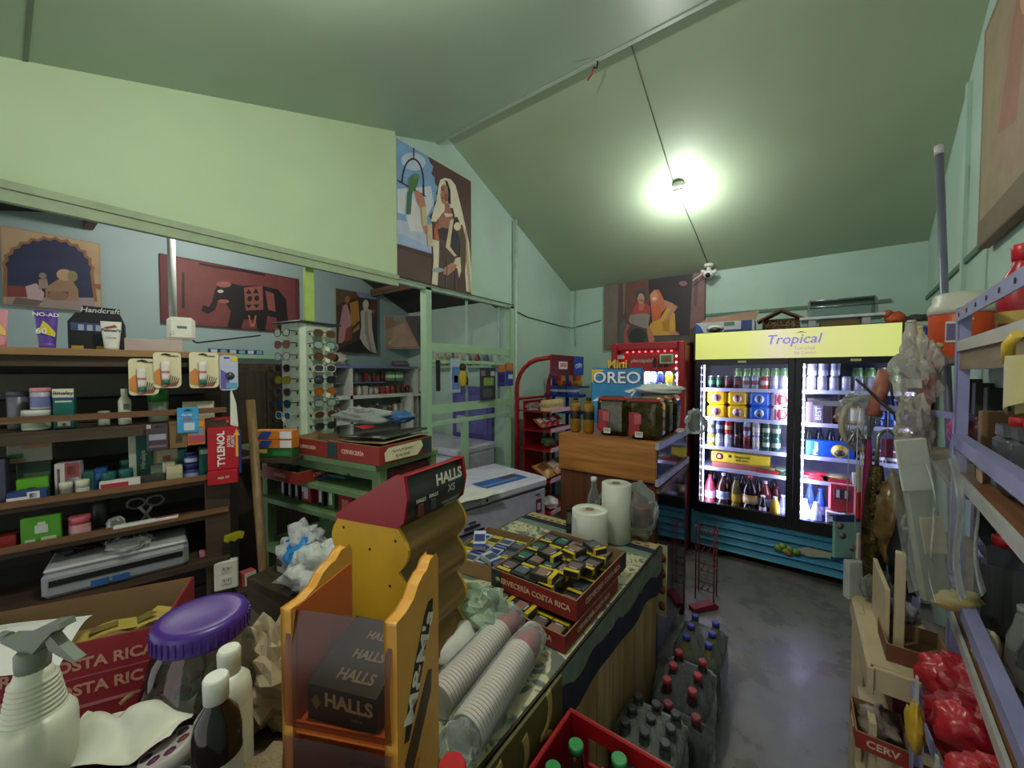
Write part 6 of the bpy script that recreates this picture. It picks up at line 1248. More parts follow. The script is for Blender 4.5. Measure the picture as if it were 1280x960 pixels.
# ------------------------------------------------------------------ the counter and its tablecloth
KT = .80; KX = -.535
t = thing('shop_counter', 'long plank-sided counter under a patterned cloth, reaching back to the display case', 'counter', (0, 0, 0))
PLK = [wood('ccb07a', 'a88a58', 4, .6, 2), wood('c4a66c', '9a7c4c', 4, .6, 2), wood('d2b884', 'ae9060', 4, .6, 2)]
m = MB(W3).box((-.92, 1.24, KT - .015), (.77, 1.40, .028)).build('table_top', t); MB(W3).box((-1.07, .095, KT - .015), (1.30, .87, .028)).build('table_top', t)
y = .60; k = 0
while y < 1.90:
    w_ = (.118, .132, .124, .14)[k % 4]; w_ = min(w_, 1.93 - y)
    MB(PLK[k % 3]).box((KX - .022 + .003 * (k % 2), y + w_ / 2, .38), (.016, w_ - .005, .76), .002).build('plank', t); y += w_; k += 1
for x, y in ((-1.26, 1.88), (-.60, 1.88), (-1.26, .60), (-1.66, -.28), (-1.66, .40), (-.46, -.28)): MB(W3).box((x, y, .385), (.05, .05, .77)).build('leg', t)
MB(W3).box((-.46, .50, .385), (.05, .05, .77)).build('leg', t)
MB(W3).box((-1.28, 1.24, .40), (.016, 1.36, .72)).build('back_panel', t)
def floral():
    m = mat('c9c3a2', .85, var=0); N = m.node_tree.nodes; L = m.node_tree.links; b = N['Principled BSDF']
    tc = N.new('ShaderNodeTexCoord'); n = N.new('ShaderNodeTexNoise'); n.inputs['Scale'].default_value = 11; n.inputs['Detail'].default_value = 3; n.inputs['Distortion'].default_value = 2.2
    r = N.new('ShaderNodeValToRGB'); e = r.color_ramp.elements; e[0].position = .42; e[0].color = (*[lin(v) for v in hx('6c7268')], 1); e[1].position = .5; e[1].color = (*[lin(v) for v in hx('c9c3a2')], 1)
    q = e.new(.62); q.color = (*[lin(v) for v in hx('c4bc98')], 1); q = e.new(.68); q.color = (*[lin(v) for v in hx('7d866e')], 1)
    L.new(tc.outputs['Object'], n.inputs['Vector']); L.new(n.outputs['Fac'], r.inputs[0]); L.new(r.outputs[0], b.inputs['Base Color']); return m
FLO = floral(); GGR = mat('76857a', .85, var=.2, scale=20); NAVY = mat('252b40', .85)
t = thing('tablecloth', 'faded floral cloth with grey-green border and navy hem over the counter', 'tablecloth', (0, 0, 0))
zt_ = KT + .003
MB(FLO).sheet(lambda u, v: (-1.29 + .75 * u, .56 + 1.20 * v, zt_ + .0015 * math.sin(9 * u + 7 * v)), 10, 14).build('floral_field', t)
MB(GGR).sheet(lambda u, v: (-1.29 + .75 * u, 1.76 + .06 * v, zt_), 6, 2).build('border', t); MB(NAVY).sheet(lambda u, v: (-1.29 + .75 * u, 1.82 + .05 * v, zt_), 6, 2).build('navy_band', t)
fb = MB(mat('b5a878', .85)).sheet(lambda u, v: (-1.29 + .75 * u, 1.87 + .065 * v, zt_), 6, 2).build('end_band', t)
m = MB(mat('9a3a34', .85))
for k in range(16): m.box((-1.26 + .045 * k, 1.885, zt_ + .001), (.026, .014, .001))
m.build('red_dashes', fb, kind='stuff')
def hem(y): return .655 - .045 * max(0, (y - .9)) + .012 * math.sin(16 * y)
m = MB(GGR).sheet(lambda u, v: (KX + .008 + .004 * math.sin(22 * u) * v, .93 + 1.01 * u, zt_ - v * (zt_ - hem(.93 + 1.01 * u) - .085)), 40, 6); m.build('side_drop', t)
MB(NAVY).sheet(lambda u, v: (KX + .010 + .005 * math.sin(22 * u), .93 + 1.01 * u, hem(.93 + 1.01 * u) + (.088 + .012 * math.sin(31 * u + 1)) * (1 - v)), 40, 3).build('hem_band', t)
m = MB(mat('b4a87c', .85)).sheet(lambda u, v: (KX - .02 + .05 * u, 1.945 + .004 * math.sin(7 * v), zt_ - v * .36), 3, 8); m.build('end_drop', t, label='cream end of the cloth with red motifs')
m = MB(mat('96402f', .8))
for k in range(4): m.at((KX + .010, 1.938, .74 - .08 * k), (R(90), 0, 0)).lathe([(0, .001), (.016, 0)], 8, ry=1.5)
m.build('red_motif', t, kind='stuff')
# printed oilcloth board at the near end of the side
t = thing('printed_board', 'olive oilcloth board with red swirls on the near side of the counter', 'board', (KX + .012, .545, .36))
MB(mat('5c5630', .6)).box((0, .19, .222), (.008, .39, .44)).build('board', t)
for k, (yy, zz, s_) in enumerate(((.09, .34, 1.0), (.19, .31, 1.15), (.30, .35, 1.1), (.14, .14, 1.0), (.28, .14, .9), (.35, .22, .7), (.05, .22, .7))):
    for off, rr, c in ((.0048, .020, 'b59a5a'), (.0062, .011, '8a2430')):
        m = MB(mat(c, .6)); pts = [(off, yy + s_ * (.035 * math.cos(R(a)) * (1 - a / 700)), zz + s_ * (-.06 + a / 420 * .13 + .02 * math.sin(R(a)))) for a in range(0, 421, 30)]
        m.tube(pts, rr * s_ * .5, 6); o_ = m.build('swirl', t); o_.scale = (.25, 1, 1); o_.location.x = .0035
# ------------------------------------------------------------------ cigarette trays
def smoke_pack(c, pic, end, wdt=.055, ln=.088, th=.022):
    m = MB(mat(c, .35)).box((0, 0, th / 2), (wdt, ln, th), .0012)
    m.use(mat(pic, .45)).box((0, ln * .06, th + .0002), (wdt * .86, ln * .44, .0008)).use(mat(end, .4)).box((0, -ln * .40, th / 2), (wdt + .0012, ln * .18, th + .0012))
    m.use(mat('b8b8b0', .4)).box((0, -ln * .2, th + .0003), (wdt * .5, ln * .07, .0008)); return m
KP = [('1d2526', '3c5a50', 'c8aa1e', 'black teal-pictured pack'), ('202224', '6a5a56', 'cbb022', 'black brown-pictured pack'), ('2a2c2e', '585c66', 'c4a81c', 'charcoal grey-pictured pack'), ('1a2224', '2f6a5a', '20282a', 'dark green-black pack'), ('34302e', '8a6a62', 'ceb226', 'dark reddish-pictured pack')]
_kp = {}
def kpack(ci, loc, rot, label, group):
    if ci not in _kp:
        o = smoke_pack(*KP[ci][:3]).build('cigarette_pack'); _kp[ci] = o
    else:
        o = _kp[ci].copy(); COL.objects.link(o); o.name = 'cigarette_pack'
    o.location = loc; o.rotation_euler = rot; tag(o, label, 'pack', group)
TX, TY = -.905, 1.075
lo = tray(.35, .42, .052, 'lower red beer tray of cigarettes, under the full one', (TX + .005, TY - .075, KT + .006), 0, 'CERVECERÍA COSTA RICA', .022)
up = tray(.35, .43, .068, 'upper red beer tray full of cigarette packs on the counter', (TX, TY + .01, KT + .056), 0, 'CERVECERÍA COSTA RICA', .026)
MB(mat('26343a', .5)).box((.022, -.002, .035), (.044, .002, .066)).build('emblem', up); MB(mat('8a9a5a', .5)).at((.030, -.0035, .034), (R(90), 0, 0)).lathe([(0, .001), (.012, 0)], 12).build('emblem', up)
MB(mat('26343a', .5)).box((.351, .40, .035), (.002, .06, .066)).build('emblem', up)
random.seed(5); rows = ['front', 'second', 'third', 'fourth', 'back']; cols = ['first', 'second', 'third', 'fourth', 'fifth', 'sixth']
zp0 = KT + .056 + .005
for lay in range(2):
    for r_ in range(4):
        for c_ in range(5):
            if lay == 0 and 0 < r_ < 3 and 0 < c_ < 4: continue
            if lay == 1 and (r_, c_) in ((0, 4), (1, 4)): continue
            ci = (c_ + 2 * r_ + lay) % 5 if c_ < 3 else (1, 4, 2)[(r_ + c_) % 3]
            kpack(ci, (TX + .042 + c_ * .0605, TY + .062 + r_ * .098 + (.004 if c_ % 2 else 0), zp0 + (.0225 * lay + (.0225 if lay and False else 0)) + (.023 if lay else 0)), (0, 0, R(random.uniform(-2, 2) + (180 if c_ in (1,) else 0))),
                  '%s, %s layer, %s row, %s from left, upper tray' % (KP[ci][3], ('bottom', 'top')[lay], rows[r_], cols[c_]), 'cigarette packs in the upper tray')
zt2 = zp0 + .0455 + .0245
for k, (x, y, rz, ci, lab) in enumerate(((TX + .25, TY + .36, 62, 2, 'charcoal pack lying askew at the back right of the upper tray'), (TX + .135, TY + .20, 80, 1, 'black pack lying crosswise in the middle of the upper tray'), (TX + .20, TY + .055, 95, 4, 'dark pack lying crosswise at the front of the upper tray'), (TX + .265, TY + .16, 8, 1, 'black pack lying loose near the right wall of the upper tray'), (TX + .20, TY + .28, -12, 4, 'dark pack lying loose behind the middle of the upper tray'))):
    kpack(ci, (x, y, zt2 - .0005), (0, 0, R(rz)), lab, 'loose packs on the upper tray')
for k in range(5):
    kpack((1, 4, 2, 1, 4)[k], (TX + .05 + k * .061, TY - .02, KT + .011), (0, 0, R(180)), '%s pack along the front of the lower tray' % cols[k], 'cigarette packs in the lower tray')
for k in range(2): kpack((1, 4)[k], (TX + .07 + k * .09, TY - .022, KT + .034), (0, 0, R(90)), '%s pack lying crosswise on the lower tray front row' % ('left', 'right')[k], 'cigarette packs in the lower tray')
# left tray of blue and white packs behind the dispenser
LT = Fr((P(640, 712, Z=KT + .06).x - .02, P(640, 712, Z=KT + .06).y - .02, 0), R(8)); lt = tray(.26, .34, .06, 'cardboard tray of blue and white cigarette packs behind the tall dispenser', LT.w(-.28, -.02, KT + .006), LT.rot, None, .02, c=TCARD)
KP2 = [('c4c8ce', '2a3c80', '27397c', 'white navy-ended pack'), ('c9a91c', '3a3c44', 'c9a91c', 'yellow pack'), ('b8bcc4', '44506a', '2c3e84', 'pale grey navy-ended pack'), ('32343a', '5a5e66', 'cdb022', 'black yellow-ended pack')]
KP += KP2
for r_ in range(3):
    for c_ in range(4):
        ci = 5 + (0, 2, 0, 3, 1, 2, 0, 3, 0, 1, 2, 3)[r_ * 4 + c_]
        for lay in range(2):
            kpack(ci, LT.w(-.248 + c_ * .062, .035 + r_ * .095, KT + .0115 + .0235 * lay), (0, 0, LT.rot + R(180 if (r_ + c_) % 2 else 0)), '%s, %s layer, %s row, %s from left, cardboard tray' % (KP[ci][3], ('bottom', 'top')[lay], rows[r_], cols[c_]), 'cigarette packs in the cardboard tray')
kpack(5, LT.w(-.20, .12, KT + .085), (R(28), 0, LT.rot + R(30)), 'white pack tipped up on top of the cardboard tray', 'loose packs on the cardboard tray')
kpack(7, LT.w(-.08, .03, KT + .062), (R(4), 0, LT.rot + R(70)), 'pale pack lying across the front of the cardboard tray', 'loose packs on the cardboard tray')
# ------------------------------------------------------------------ rolls of bags and clear bag of cups
def roll(r, h, loc, label):
    t = thing('plastic_roll', label, 'roll', loc)
    PL = mat('ccd0c4', .35, var=.03); MB(PL).lathe([(.022, h - .03), (.022, h), (r - .004, h), (r, h - .003), (r, .003), (r - .004, 0)], 28).build('film', t)
    MB(mat('8f7a58', .8)).lathe([(.021, h + .001), (.018, h + .001), (.018, h - .05), (.0, h - .05)], 18, cap=False).build('core', t); return t
p = P(770, 676, Z=KT); roll(.072, .29, (p.x, p.y, KT + .006), 'tall white roll of plastic bags on the counter')
p = P(737, 690, Z=KT); t = roll(.083, .20, (p.x, p.y, KT + .006), 'short wide roll of plastic bags beside the tall one')
MB(mat('c4c8cc', .3)).at((0, 0, 0), (0, 0, R(-150))).sheet(lambda u, v: (.085 * math.cos(.7 * u), .085 * math.sin(.7 * u), .02 + .15 * v), 5, 2).build('loose_end', t)
p = P(713, 668, Z=KT); tag(MB(BLACK).box((0, 0, .065), (.03, .05, .13), .002).use(mat('6a6460', .4)).box((.0, -.026, .08), (.022, .001, .06)).build('dark_packet', loc=(p.x - .02, p.y + .02, KT + .006), rot=R(30)), 'dark narrow packet standing left of the short roll', 'packet')
p = P(742, 660, Z=KT); tag(MB(mat('d8e0e0', .06, clear=.12)).lathe([(.03, 0), (.034, .01), (.034, .15), (.03, .17), (.014, .22), (.014, .26)], 16).use(mat('c8ccca', .4)).lathe([(.017, .25), (.017, .275)], 12).build('clear_bottle', loc=(p.x, p.y, KT + .006)), 'empty clear bottle behind the white rolls', 'bottle')
p = P(796, 672, Z=KT); t = thing('plastic_bag', 'big clear bag with brown cups inside, right of the tall roll', 'bag', (p.x, p.y - .0, KT + .006), .2)
MB(FILM).blob((0, .01, .13), (.20, .20, .28), 71, .25, 18, 12).build('bag_film', t); MB(mat('6a3f30', .5)).lathe([(.035, .05), (.045, .15), (.04, .16)], 14, c=(.02, .02, 0)).build('brown_cup', t); MB(mat('a8a648', .5)).box((.02, -.02, .03), (.09, .06, .02), .004).build('yellow_pack', t)
tag(MB(FILM).blob((0, 0, .10), (.20, .12, .22), 73, .3, 16, 10).build('plastic_bag', loc=(p.x - .14, p.y + .06, KT + .006)), 'clear crumpled bag between the tall roll and the case', 'bag')
# green-white crumpled bag
p = P(603, 768, Z=KT + .07); tag(MB(bagm('bcd0b8', .62)).blob((0, 0, .06), (.19, .15, .16), 83, .6, 24, 15, 2.2, True, False).build('plastic_bag', loc=(p.x, p.y, KT + .012), rot=.4), 'pale green crumpled plastic bag between dispenser and red trays', 'bag')
p = P(585, 812, Z=KT + .03); tag(MB(mat('d2d0c8', .5)).blob((0, 0, .035), (.15, .24, .09), 87, .22, 16, 10).build('napkin_pack', loc=(p.x - .06, p.y + .0, KT + .008), rot=R(8)), 'white napkin pack behind the cup sleeves', 'pack')
# ------------------------------------------------------------------ sleeves of paper cups
_cup = None
def cups(O, rz, n, label, g, pitch=.0105, film=True):
    global _cup
    t = thing('cup_sleeve', label, 'sleeve', O, rz); L_ = n * pitch + .085
    MB(FILM).at((0, 0, .0), (R(-90), 0, 0)).lathe([(.012, -.045), (.03, -.03), (.0485, .0), (.0495, L_ * .5), (.047, L_ * .8), (.040, L_ + .005), (.02, L_ + .02), (.008, L_ + .035)], 18).build('film', t)
    if film: MB(FILM).at((0, 0, 0), (R(-90), 0, 0)).blob((0, 0, -.03), (.085, .085, .09), 91, .3, 14, 8, flat=False).build('twisted_end', t)
    rot = Euler((R(-90), 0, rz), 'XYZ')
    for k in range(n):
        if _cup is None:
            m = MB(mat('dcd2cc', .5)).lathe([(.0405, .0), (.0435, .002), (.0435, .006), (.041, .008)], 20, cap=False); m.use(mat('b0505c', .5)).lathe([(.041, .007), (.031, .088), (.0, .088)], 20, cap=False); m.use(mat('d8cec6', .6)).lathe([(.040, .002), (.030, .084), (0, .084)], 20, cap=False)
            o = m.build('paper_cup'); _cup = o
        else: o = _cup.copy(); COL.objects.link(o); o.name = 'paper_cup'
        c, s_ = math.cos(rz), math.sin(rz); d = k * pitch
        o.location = (O[0] - s_ * d, O[1] + c * d, O[2]); o.rotation_euler = (R(-90), 0, rz)
        tag(o, 'white-rimmed paper cup, %s from the near end of the %s sleeve' % (ORD[k], g), 'cup', 'paper cups in the %s sleeve' % g)
    return t
cups((-.575, .60, KT + .056), R(9), 26, 'plastic sleeve of red paper cups nearest the counter edge', 'nearer')
cups((-.685, .62, KT + .056), R(7), 27, 'plastic sleeve of red paper cups farther from the counter edge', 'farther', film=False)
# ------------------------------------------------------------------ orange chocolate dispenser in front
MF = Fr((-.505, .372, 0), R(25.8)); MW, MD = .212, .165; OG = mat('d89a3e', .45, var=.05); OR2 = mat('c8641c', .45, var=.05)
t = thing('candy_dispenser', 'orange side-panelled candy dispenser with clear brown front in the foreground', 'dispenser', MF.w(0, 0, KT + .002), MF.rot)
prof = [(0, 0), (MD, 0), (MD, .472), (.158, .486), (.132, .486), (.116, .474), (.10, .474), (.08, .468), (.06, .452), (.03, .446), (0, .448)]
for x0, x1 in ((-.022, 0), (-MW, -MW + .02)):
    s_ = MB(OG).prism(prof, x0, x1, 'yz').build('side_panel', t); bv = s_.modifiers.new('b', 'BEVEL'); bv.width = .004; bv.segments = 2; bv.limit_method = 'ANGLE'
MB(OR2).box((-MW + .0215, .085, .33), (.002, .155, .24)).build('inner_lining', t)
MB(OR2).box((-MW / 2, .08, .245), (MW - .044, .16, .008)).box((-MW / 2, .002, .247), (MW - .044, .004, .02)).build('tray_floor', t)
MB(OR2).box((-MW / 2, .163, .12), (MW - .044, .006, .22)).build('back_panel', t); MB(mat('a8602a', .5)).box((-MW / 2, .08, .02), (MW - .044, .15, .01)).build('lower_floor', t)
ACR = mat('b99f8a', .3, clear=.03)
MB(ACR).sheet(lambda u, v: (-MW + .006 + (MW - .016) * u, -.004 + .012 * v - .010 * math.sin(math.pi * v), .25 + .195 * v), 2, 6).build('acrylic_front', t)
MB(ACR).sheet(lambda u, v: (-MW + .006 + (MW - .016) * u, -.006 - .012 * math.sin(math.pi * v), .03 + .205 * v), 2, 6).build('acrylic_front', t)
SPX = .0008
pl = MB(mat('141416', .5)).prism([(.018, .235), (.035, .225), (.07, .27), (.10, .33), (.138, .385), (.140, .41), (.12, .415), (.10, .40), (.06, .34), (.03, .28)], .0002, .0008, 'yz').build('logo_plate', t)
text("M&M's", .056, mat('e4ddcc', .5), pl, (.0012, .079, .322), rot=(R(90), R(-56), R(90)), bold=.022, sx=1.1)
MB(mat('7a3020', .5)).prism([(.066, .30), (.086, .325), (.094, .318), (.076, .292)], .0016, .0020, 'yz').build('logo_mark', pl)
MB(mat('4a3a20', .55)).prism([(.02, .16), (.04, .15), (.128, .235), (.132, .275), (.115, .285), (.02, .20)], .0002, .0009, 'yz').build('dark_plate', t)
MB(mat('7a1c1c', .5)).prism([(.03, .01), (.06, .0), (.105, .07), (.11, .10), (.085, .095), (.05, .06)], .0002, .0009, 'yz').use(mat('d0c8b0', .5)).prism([(.045, .015), (.058, .01), (.095, .075), (.085, .078)], .0012, .0016, 'yz').build('red_emblem', t)
MB(mat('8a5c28', .5)).bar((.0006, .03, .115), (.0006, .075, .155), .005, .001).build('scratch', t)
# carton of lozenges inside it
c = MF.w(-MW / 2 - .005, .012, KT + .002 + .2495)
t2 = thing('lozenge_box', 'dark lozenge display box inside the orange dispenser', 'box', c, MF.rot + R(-4))
DG = mat('2c302a', .4, var=.05); MB(DG).prism([(.0, 0), (.13, .0), (.13, .10), (.0, .062)], -.068, .068, 'yz').build('carton', t2)
text('HALLS', .032, mat('d8d8c4', .4), t2, (.014, -.0006, .040), bold=.03, sx=1.05); text('extra', .010, mat('8a8c80', .4), t2, (.03, -.0006, .018))
MB(mat('8fa83a', .4)).prism([(-.06, .034), (-.05, .046), (-.04, .034), (-.05, .02)], -.0012, -.0002).build('leaf_emblem', t2)
for k in range(3): text('HALLS', .026 - .003 * k, mat('8f9084', .5), t2, (.012, .024 + .036 * k, .0700 + .0106 * k), rot=(R(16.3), 0, 0), bold=.03)
# ------------------------------------------------------------------ tall red and yellow lozenge dispenser
HF = Fr((-.78, .60, 0), R(99.3)); HW, HD = .25, .26; YL = mat('d6a51c', .4, var=.05); RD2 = mat('97131f', .35, var=.05)
t = thing('lozenge_dispenser', 'tall yellow lobed lozenge dispenser with a red top behind the orange one', 'dispenser', HF.w(0, 0, KT + .006), HF.rot)
def lobes(y_in, bul, sgn, z0, z1, n):
    q = []
    for k in range(n):
        a, b = z0 + (z1 - z0) * k / n, z0 + (z1 - z0) * (k + 1) / n
        for j in range(7): q.append((y_in + sgn * bul * math.sin(math.pi * j / 7), a + (b - a) * j / 7))
    q.append((y_in, z1)); return q
fr_ = lobes(.022, .034, -1, .0, .452, 4); bk = lobes(HD - .02, .03, 1, .0, .445, 4)
yp = fr_ + bk[::-1]; rp = [(.022, .452), (.002, .47), (-.010, .53), (.0, .588), (.03, .586), (.10, .545), (.20, .488), (HD - .01, .452), (HD - .01, .440)]
for x0, x1 in ((-.004, .004), (HW - .004, HW + .004)):
    MB(YL).prism([(a, b) for a, b in yp], x0, x1, 'yz').build('side_panel', t); MB(RD2).prism(rp, x0 - .001, x1 + .001, 'yz').build('top_panel', t)
m = MB(DARK)
for y_, z_ in ((.03, .42), (.22, .42), (.12, .38), (.05, .30), (.2, .25), (.05, .18)): m.at((-.0045, y_, z_), (0, R(-90), 0)).cyl((0, 0, 0), .004, .001, 8)
m.build('screw_head', t, kind='stuff')
BRN = mat('c49c62', .15, var=.05, clear=.38)
for k in range(4):
    z0_, z1_ = .113 * k, .113 * (k + 1); MB(BRN).sheet(lambda u, v: (.004 + (HW - .008) * u, .022 - .032 * math.sin(math.pi * v), z0_ + (z1_ - z0_) * v), 2, 8).build('clear_front', t)
    MB(mat('a87c34', .5)).box((HW / 2, .12, z0_ + .006), (HW - .01, .19, .006)).build('inner_floor', t)
MB(mat('b08a48', .5)).box((HW / 2, HD - .03, .22), (HW - .01, .006, .43)).build('back_panel', t)
hb = MB(mat('2d2f2b', .35)).sheet(lambda u, v: (.004 + (HW - .008) * u, .020 - .028 * math.sin(math.pi * v ** .9), .455 + .130 * v), 2, 10).build('header_card', t)
text('HALLS', .042, mat('d8d6c0', .4), hb, (.165, -.012, .550), rot=(R(84), 0, 0), bold=.03); text('XS', .028, mat('c8c8bc', .4), hb, (.175, -.012, .515), rot=(R(92), 0, 0), bold=.02)
for x_, c in ((.045, '7a2a30'), (.095, '3a4250')):
    text('HALLS', .013, mat('c8c8bc', .4), hb, (x_, -.012, .515), rot=(R(92), 0, 0), bold=.03); MB(mat(c, .5)).box((x_, -.011, .490), (.02, .003, .03), .001).build('flavour_mark', hb)
MB(mat('6a6c66', .4)).box((.175, -.009, .480), (.08, .002, .006)).box((.175, -.007, .470), (.06, .002, .005)).build('small_print', hb)
RPT = [(.0, .585), (.03, .583), (.10, .542), (.20, .485), (HD - .012, .450)]; MB(RD2).sheet(lambda u, v: (.003 + (HW - .006) * u, RPT[round(v * 4)][0], RPT[round(v * 4)][1]), 1, 4, False).build('roof_panel', t)
# ------------------------------------------------------------------ left end: red carton, jar, bottles
CF = Fr((-1.27, .234, 0), R(62.9)); CRD = mat('8a1a22', .55, var=.06); CWD, CDP, CHT = .44, .26, .215
t = thing('beer_carton', 'tall red open carton of papers on the left end of the counter', 'box', CF.w(-CWD, 0, KT + .001), CF.rot)
k = .005
for (cx, cy, sx, sy, n_) in ((CWD / 2, k / 2, CWD, k, 'front_wall'), (CWD / 2, CDP - k / 2, CWD, k, 'back_wall'), (k / 2, CDP / 2, k, CDP - 2 * k, 'end_wall'), (CWD - k / 2, CDP / 2, k, CDP - 2 * k, 'end_wall')):
    p_ = MB(CRD).box((cx, cy, CHT / 2), (sx, sy, CHT)); p_.use(TCARD)
    if sx > sy: p_.box((cx, cy + (.003 if cy < .1 else -.003), CHT / 2 + .001), (sx - .01, .001, CHT))
    else: p_.box((cx + (.003 if cx < .1 else -.003), cy, CHT / 2 + .001), (.001, sy, CHT))
    p_.build(n_, t)
MB(TCARD).box((CWD / 2, CDP / 2, .12), (CWD - .012, CDP - .012, .006)).build('inner_floor', t)
LT_ = mat('c48a74', .5)
for z_ in (.165, .105): text('CERVECERÍA COSTA RICA', .036, LT_, t, (CWD * .5, -.0006, z_), bold=.03, sx=.97)
MB(mat('a8505a', .5)).box((CWD * .5, -.0008, .135), (CWD * .9, .001, .003)).build('print_line', t); MB(mat('b06a70', .5)).box((CWD * .55, -.0008, .065), (CWD * .8, .001, .007)).build('print_line', t)
MB(mat('8a7a52', .6)).box((CWD * .42, -.0012, .085), (.05, .0015, .035)).build('tape_patch', t)
for k_, (x_, y_, rz, c, lab) in enumerate(((.30, .10, 20, 'b8a04a', 'yellow banknote bundle lying in the red carton'), (.36, .15, 55, 'c4a850', 'yellow ticket standing tilted in the red carton'), (.33, .06, -10, '7a8288', 'grey-blue note under the yellow bundle'))):
    o = MB(mat(c, .6)).sheet(lambda u, v: (-.055 + .11 * u, -.03 + .06 * v, .012 * math.sin(3 * u + k_) ** 2), 5, 2).use(mat('7a6a34', .6)).sheet(lambda u, v: (-.03 + .05 * u, -.015 + .03 * v, .0145), 2, 2).build('ticket', loc=CF.w(-CWD + x_, y_, KT + .145 + .018 * (2 - k_)), rot=CF.rot + R(rz)); tag(o, lab, 'paper', 'papers in the red carton')
t2 = thing('paper_sheet', 'white printed paper sheet draped over the front left of the red carton', 'paper', CF.w(-CWD, 0, KT), CF.rot)
def psh(u, v, o=0.0): return (-.06 + .33 * u, .11 - .15 * v - o * .5, CHT + .022 + .018 * math.sin(4 * u) + o - .08 * max(0, v - .62) ** 1.2 - .01 * math.cos(5 * v + 2 * u))
MB(mat('dcdad6', .6, var=.02)).sheet(psh, 14, 8).build('sheet', t2)
m = MB(mat('8a8a8c', .6))
for q in range(9):
    u0 = .08 + .06 * (q % 3); m.sheet(lambda u, v: psh(u0 + (.22 + .1 * ((q * 7) % 4)) * u, .12 + .085 * q + .012 * v, .0012), 5, 1)
m.build('printed_lines', t2, kind='stuff')
# purple-lidded jar
JP = (-1.075, .265); t = thing('candy_jar', 'big clear jar with a wide purple lid full of small sweets', 'jar', (JP[0], JP[1], KT + .001))
GJ = mat('e4e8e0', .05, clear=.05)
MB(GJ).lathe([(.075, .0), (.10, .02), (.112, .10), (.108, .17), (.09, .235), (.078, .255), (.078, .27)], 28).build('jar_body', t)
m = MB(); random.seed(3)
for q in range(120):
    a_, rr, zz = random.uniform(0, 6.28), math.sqrt(random.random()) * .085, random.uniform(.02, .145); m.use(mat(('6a6a34', '7c4a34', '3f5a3a', '8a7a4a', '7a2f3a', '55503a')[q % 6], .4)); m.at((rr * math.cos(a_), rr * math.sin(a_), zz), (random.random() * 3, random.random() * 3, 0)).box((0, 0, 0), (.026, .018, .014), .004)
m.build('sweets', t, kind='stuff')
PU = mat('4a2a86', .35, var=.05)
ld = MB(PU).lathe([(.0, .302), (.05, .302), (.07, .306), (.084, .304), (.088, .296), (.089, .262), (.086, .258)], 32); ld.build('lid', t)
m = MB(PU)
for q in range(40): m.at((0, 0, 0), (0, 0, 2 * math.pi * q / 40)).box((.0895, 0, .278), (.002, .005, .028))
m.build('lid_ribs', t, kind='stuff')
# white bottle with green label
p = P(287, 850, D=.745)
t = thing('lotion_bottle', 'white bottle with green leaf label beside the purple-lidded jar', 'bottle', (p.x, p.y, KT + .001), R(50))
WB_ = mat('cfd0c2', .4, var=.03); MB(WB_).lathe([(.034, 0), (.037, .01), (.037, .22), (.034, .24), (.018, .258)], 22).build('body', t); MB(WB_).lathe([(.019, .255), (.020, .30), (.017, .306)], 18).build('cap', t)
MB(mat('d8dccc', .5)).lathe([(.0375, .07), (.0375, .20)], 22, cap=False).build('label', t); MB(mat('2f5c34', .5)).sheet(lambda u, v: (.0382 * math.cos(-2.4 + 1.5 * u), .0382 * math.sin(-2.4 + 1.5 * u), .09 + .075 * v + .02 * math.sin(9 * u) * v), 10, 4).build('leaf_print', t)
# dark medicine bottle in front
p = P(271, 905, D=.655)
t = thing('medicine_bottle', 'dark brown bottle with white cap and white label at the front', 'bottle', (p.x, p.y, KT + .001), R(30))
MB(mat('15120e', .1, var=.1)).lathe([(.034, 0), (.0365, .008), (.0365, .22), (.032, .25), (.016, .275), (.015, .285)], 24).build('body', t)
MB(mat('d4d4ca', .4)).lathe([(.0185, .280), (.019, .318), (.0165, .322)], 22).build('cap', t); MB(mat('a9ada4', .5, var=.12, scale=40)).lathe([(.037, .05), (.037, .185)], 24, cap=False).build('label', t)
# spray bottle on its low box
p = P(44, 900, D=.66)
tag(MB(mat('5a1a1e', .6)).box((0, 0, .064), (.17, .17, .126), .004).build('maroon_box', loc=(p.x, p.y, KT + .001), rot=R(60)), 'maroon box under the spray bottle at the left edge', 'box')
t = thing('spray_bottle', 'white ribbed-neck spray bottle with a grey-green trigger at the left edge', 'bottle', (p.x, p.y, KT + .130), R(28)); t.scale = (.93, .93, .95)
SB = mat('d2d2be', .35, var=.02)
MB(SB).lathe([(.050, 0), (.055, .008), (.056, .10), (.054, .118), (.044, .132)], 28).build('body', t)
pr = []
for q in range(8): pr += [(.0425 - .0014 * q, .131 + .0085 * q), (.0425 - .0014 * q, .1345 + .0085 * q), (.038 - .0014 * q, .1365 + .0085 * q), (.038 - .0014 * q, .1385 + .0085 * q)]
MB(SB).lathe(pr + [(.026, .204), (.022, .215)], 24).build('ribbed_neck', t)
GT_ = mat('6f786a', .45, var=.04)
MB(GT_).lathe([(.022, .208), (.0235, .222), (.0235, .245), (.019, .25)], 18).build('collar', t)
MB(GT_).prism([(-.055, .262), (-.02, .252), (.0, .245), (.02, .25), (.045, .275), (.068, .296), (.085, .302), (.082, .312), (.05, .306), (.02, .292), (-.01, .275), (-.052, .270)], -.012, .012).build('spray_head', t)
MB(GT_).prism([(.040, .278), (.052, .288), (.075, .268), (.112, .245), (.105, .240), (.07, .250), (.05, .258)], -.008, .008).build('trigger', t)
MB(GT_).at((-.055, 0, .266), (0, R(-90), 0)).cyl((0, 0, 0), .009, .016, 12).build('nozzle', t)
MB(mat('c8c8b4', .4)).tube([(0, 0, .02), (0, 0, .21)], .004, 6).build('dip_tube', t)
